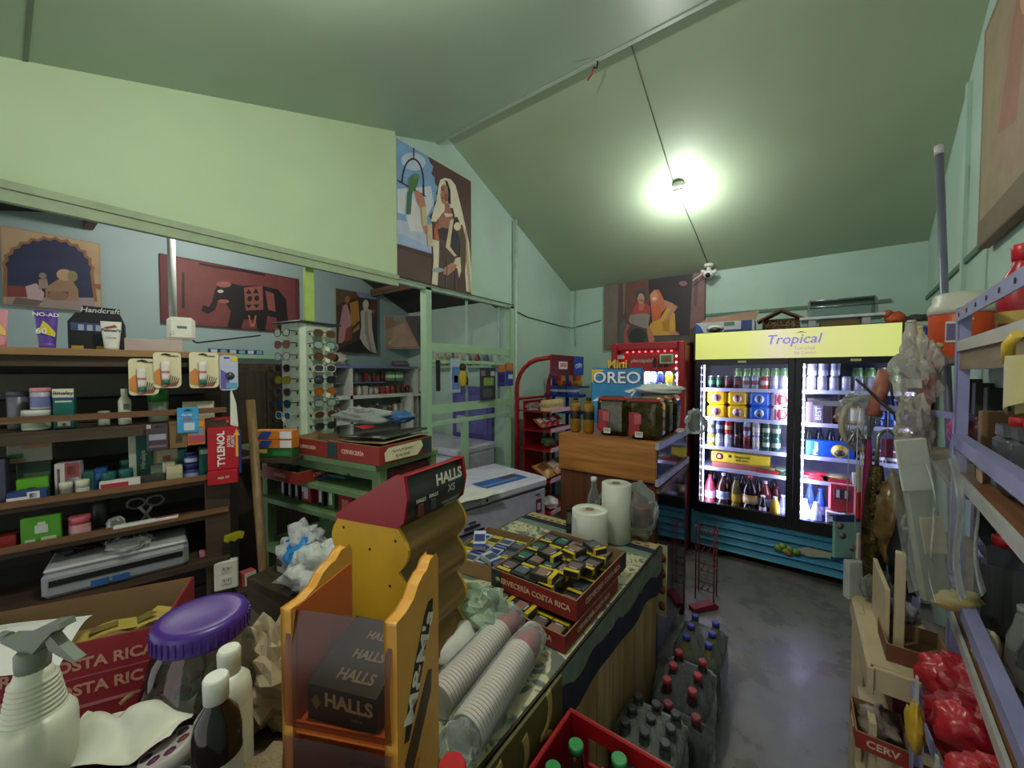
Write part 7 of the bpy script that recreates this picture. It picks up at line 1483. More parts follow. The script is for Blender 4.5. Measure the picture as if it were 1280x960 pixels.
# clutter between: bundles, bags, sachets
tag(MB(mat('2a2430', .7)).blob((0, 0, .06), (.24, .15, .15), 101, .25, 18, 12).build('cloth_bundle', loc=(-.93, .10, KT + .005), rot=R(60)), 'dark cloth bundle under the white cloth in front of the red carton', 'bundle')
p = P(158, 900, D=.73); tag(MB(mat('d6d3c4', .5)).sheet(lambda u, v: (-.10 + .20 * u + .012 * math.sin(5 * v), -.06 + .12 * v + .014 * math.sin(6 * u + 1), .012 + .030 * abs(math.sin(4.2 * u + 2.6 * v)) + .016 * math.sin(7 * v - 5 * u) - .05 * abs(v - .5) - .03 * abs(u - .5)), 30, 18).build('white_cloth', loc=(p.x, p.y, .955), rot=R(50)), 'crumpled white cloth or bag in front of the red carton', 'cloth')
tag(MB(mat('8a6a3c', .5)).tube([P(150, 880, D=.73), P(158, 872, D=.74), P(166, 868, D=.75)], .004, 6).build('orange_ribbon'), 'orange twisted ribbon above the white cloth', 'ribbon')
p = P(218, 943, D=.62); t = thing('sachet_pack', 'clear pack of green sachets at the bottom of the picture', 'pack', (p.x, p.y, .905), R(25))
for q in range(4): MB(mat('2f7a5c', .35)).box((-.045 + .03 * q, 0, .006 + .002 * q), (.026, .11, .008), .003).build('sachet', t)
MB(FILM).box((0, 0, .012), (.14, .13, .024), .01).build('wrap', t)
tag(MB(mat('34302c', .7)).box((0, 0, .05), (.20, .16, .10), .006).build('dark_box', loc=(p.x + .02, p.y, KT + .001), rot=R(25)), 'dark box under the green sachets', 'box')
p = P(165, 950, D=.62); tag(MB(mat('a8243a', .4)).tube([(p.x + .03 * math.cos(q) * (1 + .3 * math.sin(3 * q)), p.y + .03 * math.sin(q), .915 + .008 * math.sin(4 * q)) for q in [k * .35 for k in range(19)]], .006, 6).build('red_ribbon'), 'tangled red ribbon left of the green sachets', 'ribbon')
tag(MB(mat('3a3438', .5)).blob((0, 0, .05), (.16, .14, .11), 107, .3).build('dark_bundle', loc=(p.x - .01, p.y + .0, KT + .005)), 'dark lumpy bag under the red ribbon', 'bag')
p = P(235, 905, D=.71); t = thing('glass_jar', 'round dark green jar with a purple and white patterned lid', 'jar', (p.x, p.y, KT + .001), (R(10), R(-12), 0))
MB(mat('20261a', .1)).lathe([(.035, 0), (.048, .02), (.05, .10), (.04, .125)], 22).build('body', t); MB(mat('b0a6a4', .4)).lathe([(.044, .12), (.045, .145), (.040, .15)], 22).build('lid', t)
m = MB()
for q in range(7): m.use(mat(('6a2a5a', '8a3a44', '3a2a4a')[q % 3], .5)); m.at((.028 * math.cos(q * .9), .028 * math.sin(q * .9), .1502)).lathe([(.0, .0012), (.010, .0)], 7)
m.build('flower_print', t)
p = P(336, 925, D=.70); tag(MB(mat('9a8a6a', .85, bump=.8, scale=120)).blob((0, 0, .05), (.15, .16, .15), 111, .2, 16, 10).build('burlap_bag', loc=(p.x, p.y, KT + .002), rot=.6), 'woven beige burlap pouch left of the orange dispenser', 'pouch')
p = P(340, 838, D=.93); tag(MB(mat('a9977c', .75)).blob((0, 0, .10), (.20, .16, .24), 113, .55, 24, 15, 2.6, True, False).build('paper_bag', loc=(p.x, p.y, KT + .002), rot=.3), 'crumpled brown paper bag behind the orange dispenser', 'bag')
tag(MB(mat('5a1a24', .6)).blob((0, 0, .04), (.16, .14, .10), 115, .2).build('maroon_bundle', loc=(-.70, .10, KT + .002)), 'maroon cloth bundle at the front edge of the counter', 'bundle')
p = P(565, 940, D=.60); t = thing('sauce_bottle', 'small bottle with a bright red cap right of the orange dispenser', 'bottle', (p.x, p.y, KT + .001))
MB(mat('6a1c1c', .2)).lathe([(.025, 0), (.026, .10), (.018, .135)], 18).build('body', t); MB(mat('b01c20', .35)).lathe([(.022, .13), (.0235, .135), (.0235, .215), (.020, .222)], 20).build('cap', t)
# ------------------------------------------------------------------ right of the counter: crates and wrapped bottles on the floor
def crate(loc, label):
    t = thing('bottle_crate', label, 'crate', loc); c = mat('a01018', .4, var=.06); W_, D_, H_ = .31, .40, .24
    for (cx, cy, sx, sy) in ((W_ / 2, .006, W_, .012), (W_ / 2, D_ - .006, W_, .012), (.006, D_ / 2, .012, D_ - .024), (W_ - .006, D_ / 2, .012, D_ - .024)):
        m = MB(c)
        if sx > sy: m.box((cx, cy, .06), (sx, sy, .12), .002).box((cx, cy, .215), (sx, sy, .05), .004).box((.03, cy, .155), (.06, sy, .08)).box((W_ - .03, cy, .155), (.06, sy, .08))
        else: m.box((cx, cy, .12), (sx, sy, .24), .003)
        m.build('crate_wall', t)
    MB(c).box((W_ / 2, D_ / 2, .006), (W_ - .02, D_ - .02, .012)).build('crate_floor', t)
    m = MB(c)
    for q in (1, 2): m.box((W_ * q / 3, D_ / 2, .08), (.004, D_ - .024, .12))
    for q in (1, 2, 3): m.box((W_ / 2, D_ * q / 4, .08), (W_ - .024, .004, .12))
    m.build('divider', t, kind='stuff'); return t
for k_, z_ in enumerate((0, .241, .482)): crate((-.497, .535, z_), ('red bottle crate at the bottom of the stack on the floor', 'red bottle crate in the middle of the stack', 'red bottle crate on top of its stack, holding green-capped bottles')[k_])
def pet(h, r, liq, cap, glass='8a8e8c'):
    return bottle(h, r, liq, cap, '3a2a24', None, lz=(.30, .46), glass=liq)
for k_, (px, py) in enumerate(((720, 930), (774, 948), (690, 958), (752, 975))):
    p = P(px, py, Z=.72); put(('gcap',), lambda: bottle(.225, .032, '3a1c18', '2f8a4a', '6a2024', None, shoulder=.6, neck=.016), 'soda_bottle', (max(min(p.x, -.235), -.45), max(p.y, .58), .497), ('green-capped bottle at the back of the top red crate', 'green-capped bottle at the right of the top red crate', 'green-capped bottle at the left of the top red crate', 'green-capped bottle at the front of the top red crate')[k_], 'bottle')
def film_mat():
    return mat('e4eaee', .12, clear=.088, bump=.9, scale=16)
def six(cx, cy, cols, rows, sp, h, r, liq, cap, label, blabel, g, rz=0, film=None, z0=.001):
    """bottles standing two by N in shrink film: each bottle a thing, the film a thing"""
    c, s_ = math.cos(rz), math.sin(rz); n = 0
    for j in range(rows):
        for i in range(cols):
            x, y = (i - (cols - 1) / 2) * sp, (j - (rows - 1) / 2) * sp
            put(('pet', liq, cap, h), lambda: bottle(h, r, liq, cap, '2c2420', None, lz=(.28, .44), shoulder=.66, neck=.015), 'soda_bottle', (cx + x * c - y * s_, cy + x * s_ + y * c, z0),
                blabel % (('left', 'right')[i] if cols == 2 else ('left', 'middle', 'right')[i], ('front', 'second', 'third', 'back')[j]), 'bottle', g); n += 1
    hx_, hy = cols * sp / 2 + .008, rows * sp / 2 + .008
    m = MB(film or film_mat())
    def fn(u, v):
        a_ = 2 * math.pi * u; q = (abs(math.cos(a_)) ** .35 * math.copysign(1, math.cos(a_)), abs(math.sin(a_)) ** .35 * math.copysign(1, math.sin(a_)))
        k2 = 1 if v < .75 else max(.02, 1 - (v - .75) / .25)
        zz = .004 + h * (.78 * v / .75 if v < .75 else .78 + .125 * math.sin((v - .75) / .25 * math.pi / 2))
        wv = .004 * math.sin(9 * a_ + 12 * v)
        return ((hx_ * k2 + wv) * q[0], (hy * k2 + wv) * q[1], zz)
    m.sheet(fn, 36, 16); o = m.build('shrink_film', loc=(cx, cy, z0 - .001), rot=rz); tag(o, label, 'film')
FL2 = mat('c8d2d4', .14, clear=.095, bump=.9, scale=16)
six(-.38, 2.125, 2, 3, .100, .345, .046, '6c6a3c', '2c3aa0', 'clear shrink film around the blue-capped bottles, farthest pack', 'blue-capped large bottle, %s column, %s row of the farthest pack', 'blue-capped bottles', film=FL2)
six(-.385, 1.800, 2, 3, .102, .335, .046, '2e1c16', 'a8323c', 'clear shrink film around the red-capped cola bottles', 'red-capped cola bottle, %s column, %s row of the middle pack', 'red-capped bottles', film=FL2)
six(-.350, 1.585, 2, 1, .104, .325, .046, '1e1818', '8a3038', 'clear shrink film around the two dark bottles beside the grey-capped pack', 'maroon-capped dark bottle, %s column, %s row of its small pack', 'maroon-capped bottles', film=FL2)
tag(MB(mat('6a5238', .7)).box((0, 0, .065), (.21, .21, .13), .004).build('brown_carton', loc=(-.415, 1.40, .001)), 'low brown carton under the grey-capped bottles', 'box')
six(-.415, 1.40, 3, 3, .070, .265, .033, '3a403a', '3a3e3e', 'cloudy film around the grey-capped bottles by the red crates', 'grey-capped bottle, %s column, %s row of the pack by the crates', 'grey-capped bottles', film=mat('b8c4bc', .2, clear=.22, bump=.9, scale=16), z0=.132)
# red wire rack at the end of the case and a red latch on the floor
t = thing('wire_rack', 'small red wire rack standing in the gap between case and fridge', 'rack', (-.585, 3.02, 0)); RWm = mat('7a1a20', .4)
for x_ in (0, .12):
    MB(RWm).tube([(x_, 0, 0), (x_, 0, .54)], .005, 6).build('upright', t)
    MB(RWm).tube([(x_, .12, 0), (x_, .12, .54)], .005, 6).build('upright', t)
for z_ in (.08, .22, .36, .50):
    m = MB(RWm)
    for x_ in (0, .04, .08, .12): m.tube([(x_, -.02, z_ + .03), (x_, 0, z_), (x_, .12, z_)], .003, 5)
    m.tube([(0, 0, z_), (.12, 0, z_)], .003, 5).tube([(0, .12, z_), (.12, .12, z_)], .003, 5); m.build('wire_shelf', t)
p = P(880, 758, Z=.02); tag(MB(mat('8a1c24', .45)).prism([(-.10, 0), (.08, 0), (.10, .02), (.06, .045), (-.10, .03)], -.03, .03).build('red_wedge', loc=(p.x, p.y, .0), rot=R(50)), 'red plastic wedge on the floor by the case corner', 'wedge')
# ------------------------------------------------------------------ metal shelving along the right wall
RS = Fr((.37, 1.70, 0), R(-95.6)); LAV = mat('8c8cb8', .45, .1)
t = thing('metal_shelving', 'lavender painted angle-iron shelving with white-edged boards along the right wall', 'shelf', RS.O, RS.rot)
for x in (0, 1.05, -1.0): MB(LAV).box((x, .0, .92), (.030, .004, 1.84)).box((x + .013, .012, .92), (.004, .026, 1.84)).build('post', t)
MB(LAV).box((-.02, .20, .92), (.03, .004, 1.84)).build('post', t)
for z in (1.815, 1.452, 1.03): MB(LAV).box((.53, -.003, z), (1.05, .004, .034)).box((.53, .010, z + .016), (1.05, .024, .003)).build('front_rail', t)
m = MB(DARK)
for k in range(9):
    m.at((.06 + .11 * k, -.0055, 1.815), (R(90), 0, 0)).cyl((0, 0, 0), .006, .001, 8)
m.build('rail_holes', t, kind='stuff')
WE = mat('a8a6a4', .5); OB = wood('8a5a38', '6b4228', 5, .6, 0)
for z, c in ((1.735, mat('8a7a66', .6)), (1.36, OB), (.945, OB)):
    MB(c).box((.52, .11, z - .01), (1.06, .21, .018)).build('shelf_board', t); MB(WE).box((.53, .002, z - .008), (1.03, .008, .030)).build('white_edge', t)
for z in (1.705, 1.30, .90, .45):
    MB(wood('86725a', '6b5842', 5, .6, 0)).box((-.49, .11, z - .012), (.97, .20, .022)).build('rear_board', t)
MB(wood('86725a', '6b5842', 5, .6, 0)).box((.35, .015, 1.690), (.72, .02, .06)).build('plank_apron', t)
def rs(px, py, dy, z):
    p = RS.hit(px, py, dy); return Vector((p.x, p.y, z))
# water cooler jug and pole
p = P(1192, 400, Y=2.50); p.x = .555
t = thing('water_cooler', 'orange insulated water jug with white screw lid on the top right shelf', 'jug', (p.x, p.y, 1.707))
OJ = mat('c8481c', .4); MB(OJ).lathe([(.093, 0), (.098, .01), (.100, .19), (.096, .20)], 28).build('body', t)
MB(mat('c8c6b8', .4)).lathe([(.102, .195), (.104, .215), (.098, .235), (.090, .245), (.088, .275), (.078, .285), (.0, .287)], 28).build('lid', t)
a = R(-118); MB(mat('c8c8c8', .4)).at((.098 * math.cos(a), .098 * math.sin(a), .115), (0, 0, a + R(90))).box((0, -.004, 0), (.035, .006, .09), .002).use(mat('5a4a7a', .4)).box((0, -.0075, .0), (.026, .002, .07)).build('label', t)
MB(mat('d89a78', .4)).at((.099 * math.cos(R(-100)), .099 * math.sin(R(-100)), .165), (0, 0, R(-10))).box((0, -.002, 0), (.06, .003, .012), .001).build('logo', t)
a, b = P(1174, 186, Y=2.78), P(1192, 470, Y=2.78); d = (b - a); b2 = a + d * (a.z / (a.z - b.z)); b2.z = .001; b2.x = min(b2.x, rw(2.78, 0).x - .03)
t = thing('metal_pole', 'grey metal pole leaning up the right corner behind the orange jug', 'pole', (0, 0, 0))
MB(mat('7c7e92', .35, .3)).tube([b2, b2 + (a - b2) * .5, a], .0155, 12).build('tube', t); MB(mat('c8c8c8', .4)).tube([a - (a - b2) * .01, a + (a - b2) * .006], .018, 12).build('end_cap', t)
# bottles left of the jug at the end of the fridge header
for px, c, cp, lab, h, r_ in ((1139, 'b8b4ac', 'c8c4bc', 'whitish bottle at the left of the right shelf top', .19, .032), (1149, 'd8d07a', 'd8d4b8', 'yellow and white bottle left of the orange jug', .16, .030), (1157, '1c3f98', '2a50a8', 'blue bottle touching the orange jug', .16, .026)):
    p = P(px, 420, Y=2.58); tag(bottle(h, r_, c, cp, c, None).build('spray_can', loc=(p.x, p.y, 1.707)), lab, 'bottle')
# top shelf of the near bay
p = rs(1275, 400, .09, 1.746); t = thing('red_bottle', 'tall red wrapped bottle at the right edge on the top shelf', 'bottle', p)
MB(mat('96202a', .3, var=.3, scale=20)).lathe([(.034, 0), (.038, .01), (.040, .10), (.030, .15), (.016, .18), (.016, .195)], 18).build('body', t); MB(mat('b8202c', .35)).lathe([(.018, .190), (.019, .225), (.016, .23)], 16).build('cap', t); MB(mat('b89a4a', .4)).lathe([(.0395, .03), (.0412, .06)], 18, cap=False).build('gold_band', t)
p = RS.hit(1272, 445, -.012); t = thing('hanging_bag', 'pale yellow plastic bag hanging from the top shelf at the right edge', 'bag', p, RS.rot)
MB(mat('b8ae7a', .4)).sheet(lambda u, v: (-.035 + .11 * u - .02 * v * (u - .5), -.004 - .012 * math.sin(math.pi * u), -.10 * v * (1 - .25 * u)), 6, 6).sheet(lambda u, v: (-.035 + .11 * u - .02 * v * (u - .5), .004 + .012 * math.sin(math.pi * u), -.10 * v * (1 - .25 * u)), 6, 6).build('bag_body', t); MB(mat('c8a83a', .4)).tube([(.0, -.01, -.01), (.012, -.012, .02), (.03, -.006, .035)], .008, 8).build('handle', t)
# second level goods
Z_ = 1.361
def jugm(w_, d, h, c, cap):
    m = MB(mat(c, .25)); m.box((0, 0, h * .40), (w_, d, h * .8), .018); m.prism([(-w_ * .5 + .004, h * .76), (w_ * .5 - .004, h * .76), (w_ * .30, h * .9), (-w_ * .38, h * .9)], -d * .42, d * .42)
    m.use(mat(cap, .4)).lathe([(d * .24, h * .88), (d * .24, h * .99), (d * .22, h)], 14); return m
for px, dy, lab, h, w_ in ((1276, .07, 'grey oil jug with red cap behind the lavender rail at the right edge', .185, .09), (1296, .08, 'second grey oil jug with red cap farther right behind the rail', .185, .09)):
    tag(jugm(w_, .075, h, '4a4c50', 'a81820').build('oil_jug', loc=rs(px, 540, dy, Z_), rot=RS.rot), lab, 'jug')
tag(MB(mat('8a6a44', .7)).box((0, 0, .085), (.05, .08, .17), .002).build('brown_carton', loc=rs(1250, 540, .11, Z_), rot=RS.rot), 'plain brown carton left of the grey oil jug', 'box')
t_ = rs(1236, 530, .10, Z_); tag(bottle(.17, .018, 'b8bcc0', '2a4a90', '2a4a98', None).build('glue_bottle', loc=t_, rot=(R(0), R(12), 0)), 'white and blue slim bottle leaning beside the brown carton', 'bottle')
for k, (px, c, lab) in enumerate(((1206, 'b0487a', 'bright pink bundle behind the lavender post'), (1222, '7a2a4a', 'magenta bundle right of the bright pink one'))):
    tag(MB(mat(c, .4)).blob((0, 0, .06), (.09, .10, .13), 120 + k, .25).build('pink_bundle', loc=rs(px, 540, .10, Z_)), lab, 'bundle')
for k, (px, c, lab) in enumerate(((1215, '2a2018', 'dark brown box at the back of the second shelf'), (1228, '3a3a30', 'dark olive box at the back of the second shelf'), (1244, '2c3034', 'dark slate box at the back of the second shelf'))):
    tag(MB(mat(c, .6)).box((0, 0, .13), (.07, .05, .26 - .03 * k), .003).build('dark_carton', loc=rs(px, 500, .18, Z_ + .015 * k * 0), rot=RS.rot), lab, 'box')
tag(MB(mat('c8a888', .6)).prism([(-.02, 0), (.035, 0), (.03, .05), (-.025, .06)], 0, .003).build('paper_card', loc=rs(1224, 548, .03, Z_), rot=RS.rot), 'buff card standing at the front of the second shelf', 'card')
tag(MB(mat('1a3a4a', .5)).box((0, 0, .03), (.10, .08, .06), .004).build('teal_box', loc=rs(1212, 590, .06, Z_ ), rot=RS.rot), 'dark teal box by the post on the second shelf', 'box')
# third level: dark jugs with red caps
Z_ = .946
for px, dy, h, w_, lab in ((1252, .085, .265, .13, 'large grey oil jug with red cap on the third shelf'), (1226, .17, .25, .10, 'dark jug with red cap at the back left of the third shelf'), (1270, .18, .30, .10, 'dark jug with red cap at the back right of the third shelf')):
    tag(jugm(w_, .085 if dy < .1 else .06, h, '3c3f42' if dy < .1 else '222426', '9c1420').build('oil_jug', loc=rs(px, 740, dy, Z_), rot=RS.rot), lab, 'jug')
tag(MB(mat('b8ac92', .5)).blob((0, 0, .04), (.05, .05, .09), 131, .2).build('pale_packet', loc=rs(1234, 770, .03, Z_)), 'small pale packet in front of the large grey jug', 'packet')
for k in range(3): tag(bottle(.20, .03, ('6a6e6a', '3a3e3a', '2a2e30')[k], '8a8a8a', '5a5a54', None).build('oil_bottle', loc=rs(1287 + 16 * k, 740, .07, Z_)), ('first', 'second', 'third')[k] + ' dim bottle right of the large grey jug', 'bottle', 'bottles on the third right shelf')
# low bin of red bags
t = thing('low_shelf', 'low lavender-edged shelf full of red bags at the bottom right', 'shelf', (0, 0, 0))
MB(OB).box((.40, 1.16, .55), (.26, .72, .02)).build('board', t)
for y_ in (.83, 1.50): MB(LAV).box((.267, y_, .395), (.004, .03, .79)).box((.278, y_, .395), (.024, .004, .79)).build('post', t)
MB(LAV).box((.265, 1.165, .765), (.004, .70, .034)).build('front_rail', t); MB(LAV).box((.265, 1.165, .515), (.004, .70, .03)).build('front_rail', t)
def redbag(c, c2, c3, logo):
    m = MB(mat(c, .38, bump=.7, scale=12)); m.blob((0, 0, .060), (.175, .175, .14), 140, .32, 30, 18, 3.0)
    m.use(mat(c2, .3)); m.blob((-.05, -.02, .074), (.09, .09, .10), 141, .25)
    if logo: m.use(mat(c3, .35)); m.blob((-.065, .03, .07), (.06, .07, .10), 145, .2)
    return m
rows_ = []
for k, (x, y, z, rz, lab) in enumerate(((.425, .90, .561, 12, 'shiny red bag at the near end of the bottom layer'), (.425, 1.12, .561, -8, 'shiny red bag in the middle of the bottom layer'), (.425, 1.36, .561, 5, 'shiny red bag at the far end of the bottom layer'),
        (.375, .93, .683, -10, 'shiny red bag, near end of the second layer'), (.375, 1.15, .683, 14, 'shiny red bag in the middle of the second layer'), (.38, 1.38, .683, -4, 'shiny red bag at the far end of the second layer'),
        (.33, .90, .785, 8, 'shiny red bag with a brown patch at the near end of the third layer'), (.335, 1.10, .785, -12, 'shiny red bag in the middle of the third layer'), (.34, 1.30, .785, 20, 'shiny red bag, third from the near end of the third layer'), (.36, 1.46, .785, -12, 'shiny red bag at the far end of the third layer'))):
    tag(redbag(('961420', 'a01a26', '8c121e')[k % 3], 'a8262e', ('b8902a', '3a2420')[k == 6], k == 6).build('red_bag', loc=(x, y, z), rot=R(rz)), lab, 'bag', 'red bags in the low shelf')
for k, (x, y, z) in enumerate(((.225, 1.24, .84), (.222, 1.06, .80))):
    tag(MB(mat('b08e2a', .35)).blob((0, 0, .0), (.03, .07, .11), 151 + k, .3, flat=False).use(mat('a8a8a0', .3)).prism([(-.004, .05), (.004, .05), (.002, .12), (-.002, .12)], -.01, .0).build('hanging_packet', loc=(x, y, z)), ('upper', 'lower')[k] + ' gold packet with a grey tag stuck to the red bags', 'packet')
# white painted wooden stand
t = thing('wooden_stand', 'cream painted wooden stand of boards in the aisle below the umbrellas', 'stand', (0, 0, 0)); CW = mat('bba988', .6, var=.08)
for (x, y, sx, sy, z0, z1) in ((.195, 2.02, .018, .07, 0, .76), (.195, 1.90, .018, .09, .02, .78), (.195, 1.585, .018, .075, 0, .60), (.345, 1.57, .03, .03, 0, .75), (.345, 2.03, .03, .03, 0, .75)):
    MB(CW).box((x, y, (z0 + z1) / 2), (sx, sy, z1 - z0), .002).build('upright', t)
MB(CW).box((.272, 1.805, .765), (.175, .49, .02), .002).build('top_board', t); MB(CW).box((.272, 1.555, .735), (.175, .016, .07), .002).build('apron', t); MB(CW).box((.272, 1.805, .50), (.17, .47, .018), .002).build('lower_board', t); MB(CW).box((.272, 1.805, .22), (.17, .47, .018), .002).build('lower_board', t)
MB(CW).box((.185, 1.79, .73), (.016, .50, .08), .002).build('apron', t)
MB(CW).box((.26, 1.66, .93), (.022, .03, .33), .002).build('short_post', t)
MB(CW).box((.235, 1.80, .87), (.012, .26, .19), .002).build('front_panel', t)
a = (.36, 1.60, .777); tr = tray(.14, .16, .05, 'small brown tray on the cream wooden stand', (.225, 1.60, .777), 0, None, .02, c=mat('6a3a22', .6))
tag(MB(mat('a8a4b8', .4)).blob((0, 0, .03), (.09, .08, .07), 161, .3).build('plastic_bag', loc=(.30, 1.90, .777)), 'lavender-white small bag on the cream stand', 'bag')
tr = tray(.16, .12, .05, 'small maroon tray sticking out low from the cream stand', (.155, 1.70, .511), R(-90), 'CERV', .03)
tag(MB(mat('8a7a72', .4)).blob((0, 0, .04), (.09, .11, .09), 163, .4).build('plastic_bag', loc=(.215, 1.62, .518)), 'crumpled bag in the small maroon tray', 'bag')
tag(MB(mat('5a1c24', .5)).box((0, 0, .05), (.08, .26, .10), .004).build('maroon_box', loc=(.30, 1.85, .511)), 'maroon box on the lower board of the cream stand', 'box')
# umbrellas and packages hanging at the shelf end
def umbrella(px, pyt, pyb, D, c, label, hook=True, fat=.026, shine=.3):
    a, b = P(px, pyt, D=D), P(px, pyb, D=D); L_ = a.z - b.z
    t = thing('hanging_umbrella', label, 'umbrella', (a.x, a.y, b.z), R(36))
    m = MB(c)
    def fn(u, v):
        q = 2 * math.pi * u; r = fat * (.35 + .65 * math.sin(math.pi * min(1, .12 + v * .85)) ** .6) * (1 + .13 * math.sin(5 * q + 3 * v))
        return (r * math.cos(q), r * math.sin(q), .03 + (L_ - .03) * v)
    m.sheet(fn, 20, 12); m.build('canopy', t)
    MB(STEEL).tube([(0, 0, -.02), (0, 0, L_ * .5)], .004, 6).build('ferrule', t)
    H = .10
    MB(mat('b4b2aa', .25, .8)).tube([(0, 0, L_ - .01), (0, 0, L_ + H)] + [(.035 * (1 - math.cos(R(k))), 0, L_ + H + .035 * math.sin(R(k))) for k in range(20, 181, 20)], .0065, 8).build('hook_handle', t)
    return t
umbrella(1086, 548, 755, 1.50, mat('7e1444', .4), 'magenta folded umbrella hanging at the shelf end', fat=.015)
umbrella(1096, 582, 755, 1.46, mat('4a3e1c', .25, .65, var=.85, scale=30, bump=.8), 'black and gold shiny folded umbrella hanging beside the magenta one', fat=.034)
p = P(1150, 590, D=1.02); bz = P(1165, 750, D=1.10).z
t = thing('hanging_pack', 'long clear plastic package with a grey-green board inside, hanging in front of post', 'package', p, R(20))
ax = R(-9)
MB(mat('7e8474', .5)).at((0, 0, 0), (0, ax, 0)).box((-.005, .01, -.13), (.065, .02, .44), .006).build('board', t); MB(mat('a89c78', .6)).at((0, 0, 0), (0, ax, 0)).box((.005, -.002, -.17), (.05, .004, .10), .002).build('card_label', t)
MB(mat('b4b8ac', .35)).at((0, 0, 0), (0, ax, 0)).box((-.01, .0, .02), (.07, .006, .14), .003).build('folded_cloth', t)
m = MB(FILM).at((0, 0, 0), (0, ax, 0))
m.sheet(lambda u, v: (-.055 + .145 * u + .01 * math.sin(6 * v), -.018 - .016 * math.sin(math.pi * u) + .006 * math.sin(17 * u + 3 * v), .02 - .36 * v + .03 * u), 14, 12); m.sheet(lambda u, v: (-.055 + .145 * u, .026 + .012 * math.sin(math.pi * u), .02 - .36 * v + .03 * u), 8, 8); m.build('film', t)
MB(mat('b8a468', .5)).at((0, 0, 0), (0, ax, 0)).blob((.03, .0, -.34), (.10, .05, .05), 171, .3, 12, 8, flat=False).build('knotted_end', t)
def hangblob(px, py, D, d, c, label, seed, name='hanging_bag', cat='bag', amp=.35, rot=.5):
    p = P(px, py, D=D); o = MB(c if not isinstance(c, str) else mat(c, .4)).blob((0, 0, 0), d, seed, amp, 26, 17, 2.4, False, amp < .4).build(name, loc=p, rot=rot); return tag(o, label, cat)
hangblob(1146, 470, 1.32, (.13, .10, .24), bagm('e4e0da', .30), 'crumpled grey plastic bag at the top of the hanging cluster', 181, amp=.45)
hangblob(1118, 650, 1.40, (.11, .08, .32), mat('6a5430', .3, .1, var=.5, scale=30), 'brown and gold bag hanging behind the black umbrella', 183)
hangblob(1136, 690, 1.36, (.12, .10, .28), '141214', 'black bag hanging low beside the clear package', 185)
hangblob(1142, 535, 1.24, (.10, .07, .18), bagm('d4cec4', .34), 'grey-beige wrapped bundle above the clear package', 187, amp=.4)
hangblob(1105, 735, 1.44, (.14, .08, .13), FILM, 'clear bag of small goods under the brown bag', 189)
hangblob(1124, 740, 1.40, (.07, .06, .14), bagm('b4aeaa', .6), 'whitish bag of small goods behind the short post', 190)
p = P(1099, 492, D=1.46); d = (P(1106, 466, D=1.46) - P(1090, 522, D=1.46)); tag(MB(mat('9a5a50', .5, var=.2, scale=40)).tube([p - d * .5, p, p + d * .5], .024, 12).build('hanging_stick', ), 'pinkish-red padded stick at the top left of the hanging cluster', 'stick')
d0, d1 = P(1172, 436, D=1.30), P(1153, 512, D=1.30); t = thing('hanging_tool', 'coral red tool handle with a green band hanging near the post', 'tool', (0, 0, 0))
MB(mat('c05048', .4)).bar(d0, d1, .034, .012, up=(1, 0, 0)).build('handle', t); MB(mat('2a4a30', .4)).bar(d0 + (d1 - d0) * .35, d0 + (d1 - d0) * .42, .036, .014, up=(1, 0, 0)).build('band', t)
MB(mat('b08a5a', .4)).tube([P(1176, 430, D=1.30), d0], .010, 8).build('tang', t)
tag(MB(BLACK).tube([P(1070, 474, D=1.48), P(1152, 548, D=1.30)], .005, 6).build('hanging_rod', ), 'thin black rod slanting across the hanging cluster', 'rod')
tag(MB(BLACK).tube([P(1112, 470, D=1.40), P(1119, 525, D=1.40)], .004, 6).build('hanging_rod', ), 'short thin black rod standing nearly upright in the cluster', 'rod')
c_ = P(1078, 530, D=1.54); tag(MB(mat('a89c88', .5)).tube([c_ + RT * (.085 * math.cos(R(k)) ) + Vector((0, 0, .105 * math.sin(R(k)))) for k in range(60, 300, 15)], .010, 8).build('hanging_hoop', ), 'beige hoop of cord at the left of the hanging cluster', 'hoop')
tag(MB(FILM).blob((0, 0, 0), (.12, .08, .18), 195, .5, 16, 10, flat=False).build('hanging_bag', loc=P(1072, 520, D=1.53)), 'clear crumpled bag inside the beige hoop', 'bag')
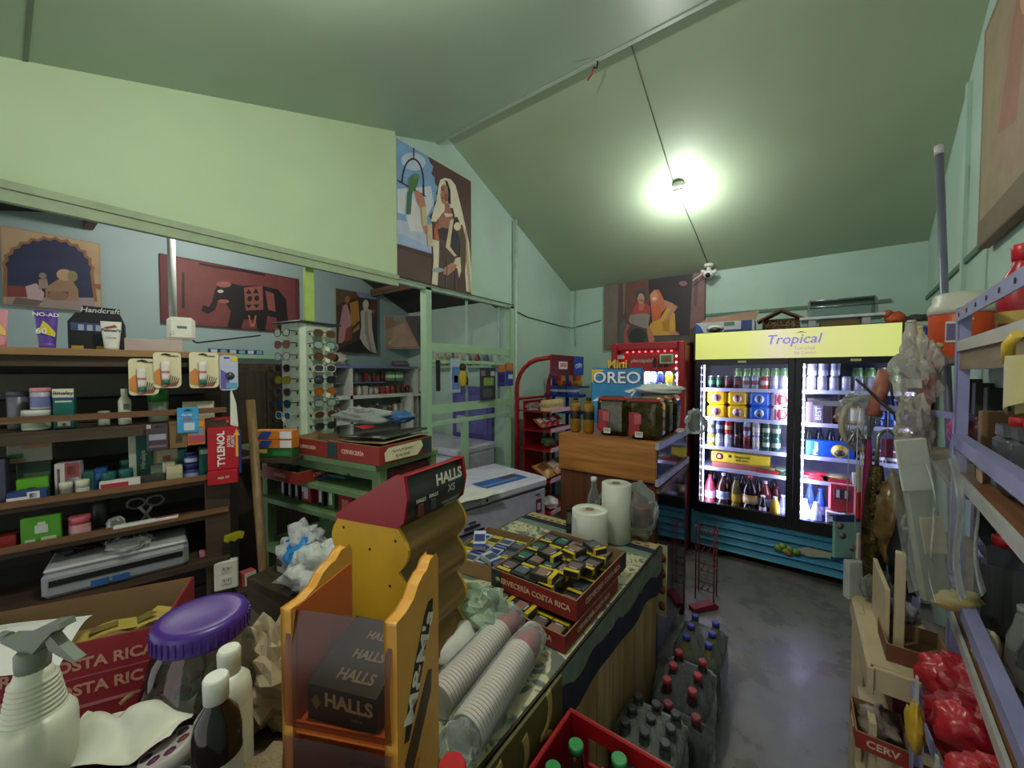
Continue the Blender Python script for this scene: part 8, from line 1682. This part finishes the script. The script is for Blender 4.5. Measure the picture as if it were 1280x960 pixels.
tag(MB(mat('a8a8a4', .3, .7)).tube([P(1058, 556, D=1.52), P(1072, 535, D=1.52), P(1084, 560, D=1.52)], .006, 6).build('hanging_hook', ), 'grey metal hook below the beige hoop', 'hook')
o = P(1058, 672, D=1.56); t = thing('hanging_notebook', 'mint green notebook with a navy top hanging left of the umbrellas', 'notebook', o, R(34))
MB(mat('6f9a94', .5)).box((0, 0, 0), (.105, .014, .19), .003).build('cover', t); MB(mat('243a66', .5)).box((0, -.002, .082), (.107, .014, .028), .002).build('top_band', t)
for x_, z_ in ((-.02, .01), (.02, -.04), (-.03, .05)): MB(mat('7a5a5c', .5)).at((x_, -.0075, z_), (R(90), 0, 0)).lathe([(0, .001), (.014, 0)], 9).build('figure_print', t)
MB(mat('243a66', .5)).box((0, -.0005, -.088), (.107, .0145, .014)).build('bottom_band', t)
for px, py, D, sz, c, lab in ((1067, 724, 1.50, (.06, .03, .15), 'a8acaa', 'pale speckled packet below the mint notebook'), (1076, 632, 1.54, (.035, .01, .11), 'a81c1c', 'small red card left of the magenta umbrella'), (1075, 700, 1.53, (.03, .012, .22), 'b8b0a8', 'narrow pale board left of the magenta umbrella'), (1074, 600, 1.55, (.02, .012, .12), 'a8a098', 'thin beige slat above the small red card'), (1109, 560, 1.40, (.03, .02, .07), '7a3a5a', 'small plum pack behind the umbrella hooks')):
    tag(MB(mat(c, .45)).box((0, 0, 0), sz, .003).build('hanging_packet', loc=P(px, py, D=D), rot=R(34)), lab, 'packet')
CORD = mat('b8b0a4', .6)
for o in [o for o in COL.objects if o.name.startswith(('hanging_notebook', 'hanging_packet')) and o.parent is None and o.location.y > 1.7 and o.location.x > -.3]:
    top = (.095 if 'notebook' in o.name else o.dimensions.z / 2) - .004
    MB(CORD).tube([(0, 0, top), (0, 0, 1.52 - o.location.z)], .0018, 5).build('hanging_cord', o)
m = MB(LAV).bar((.05, 2.12, 1.52), (.20, 2.08, 1.52), .02, .02).bar((.20, 2.08, 1.52), (.40, 1.70, 1.52), .02, .02); tag(m.build('hanging_rail', ), 'lavender bar that carries the hanging umbrellas and bags', 'rail')
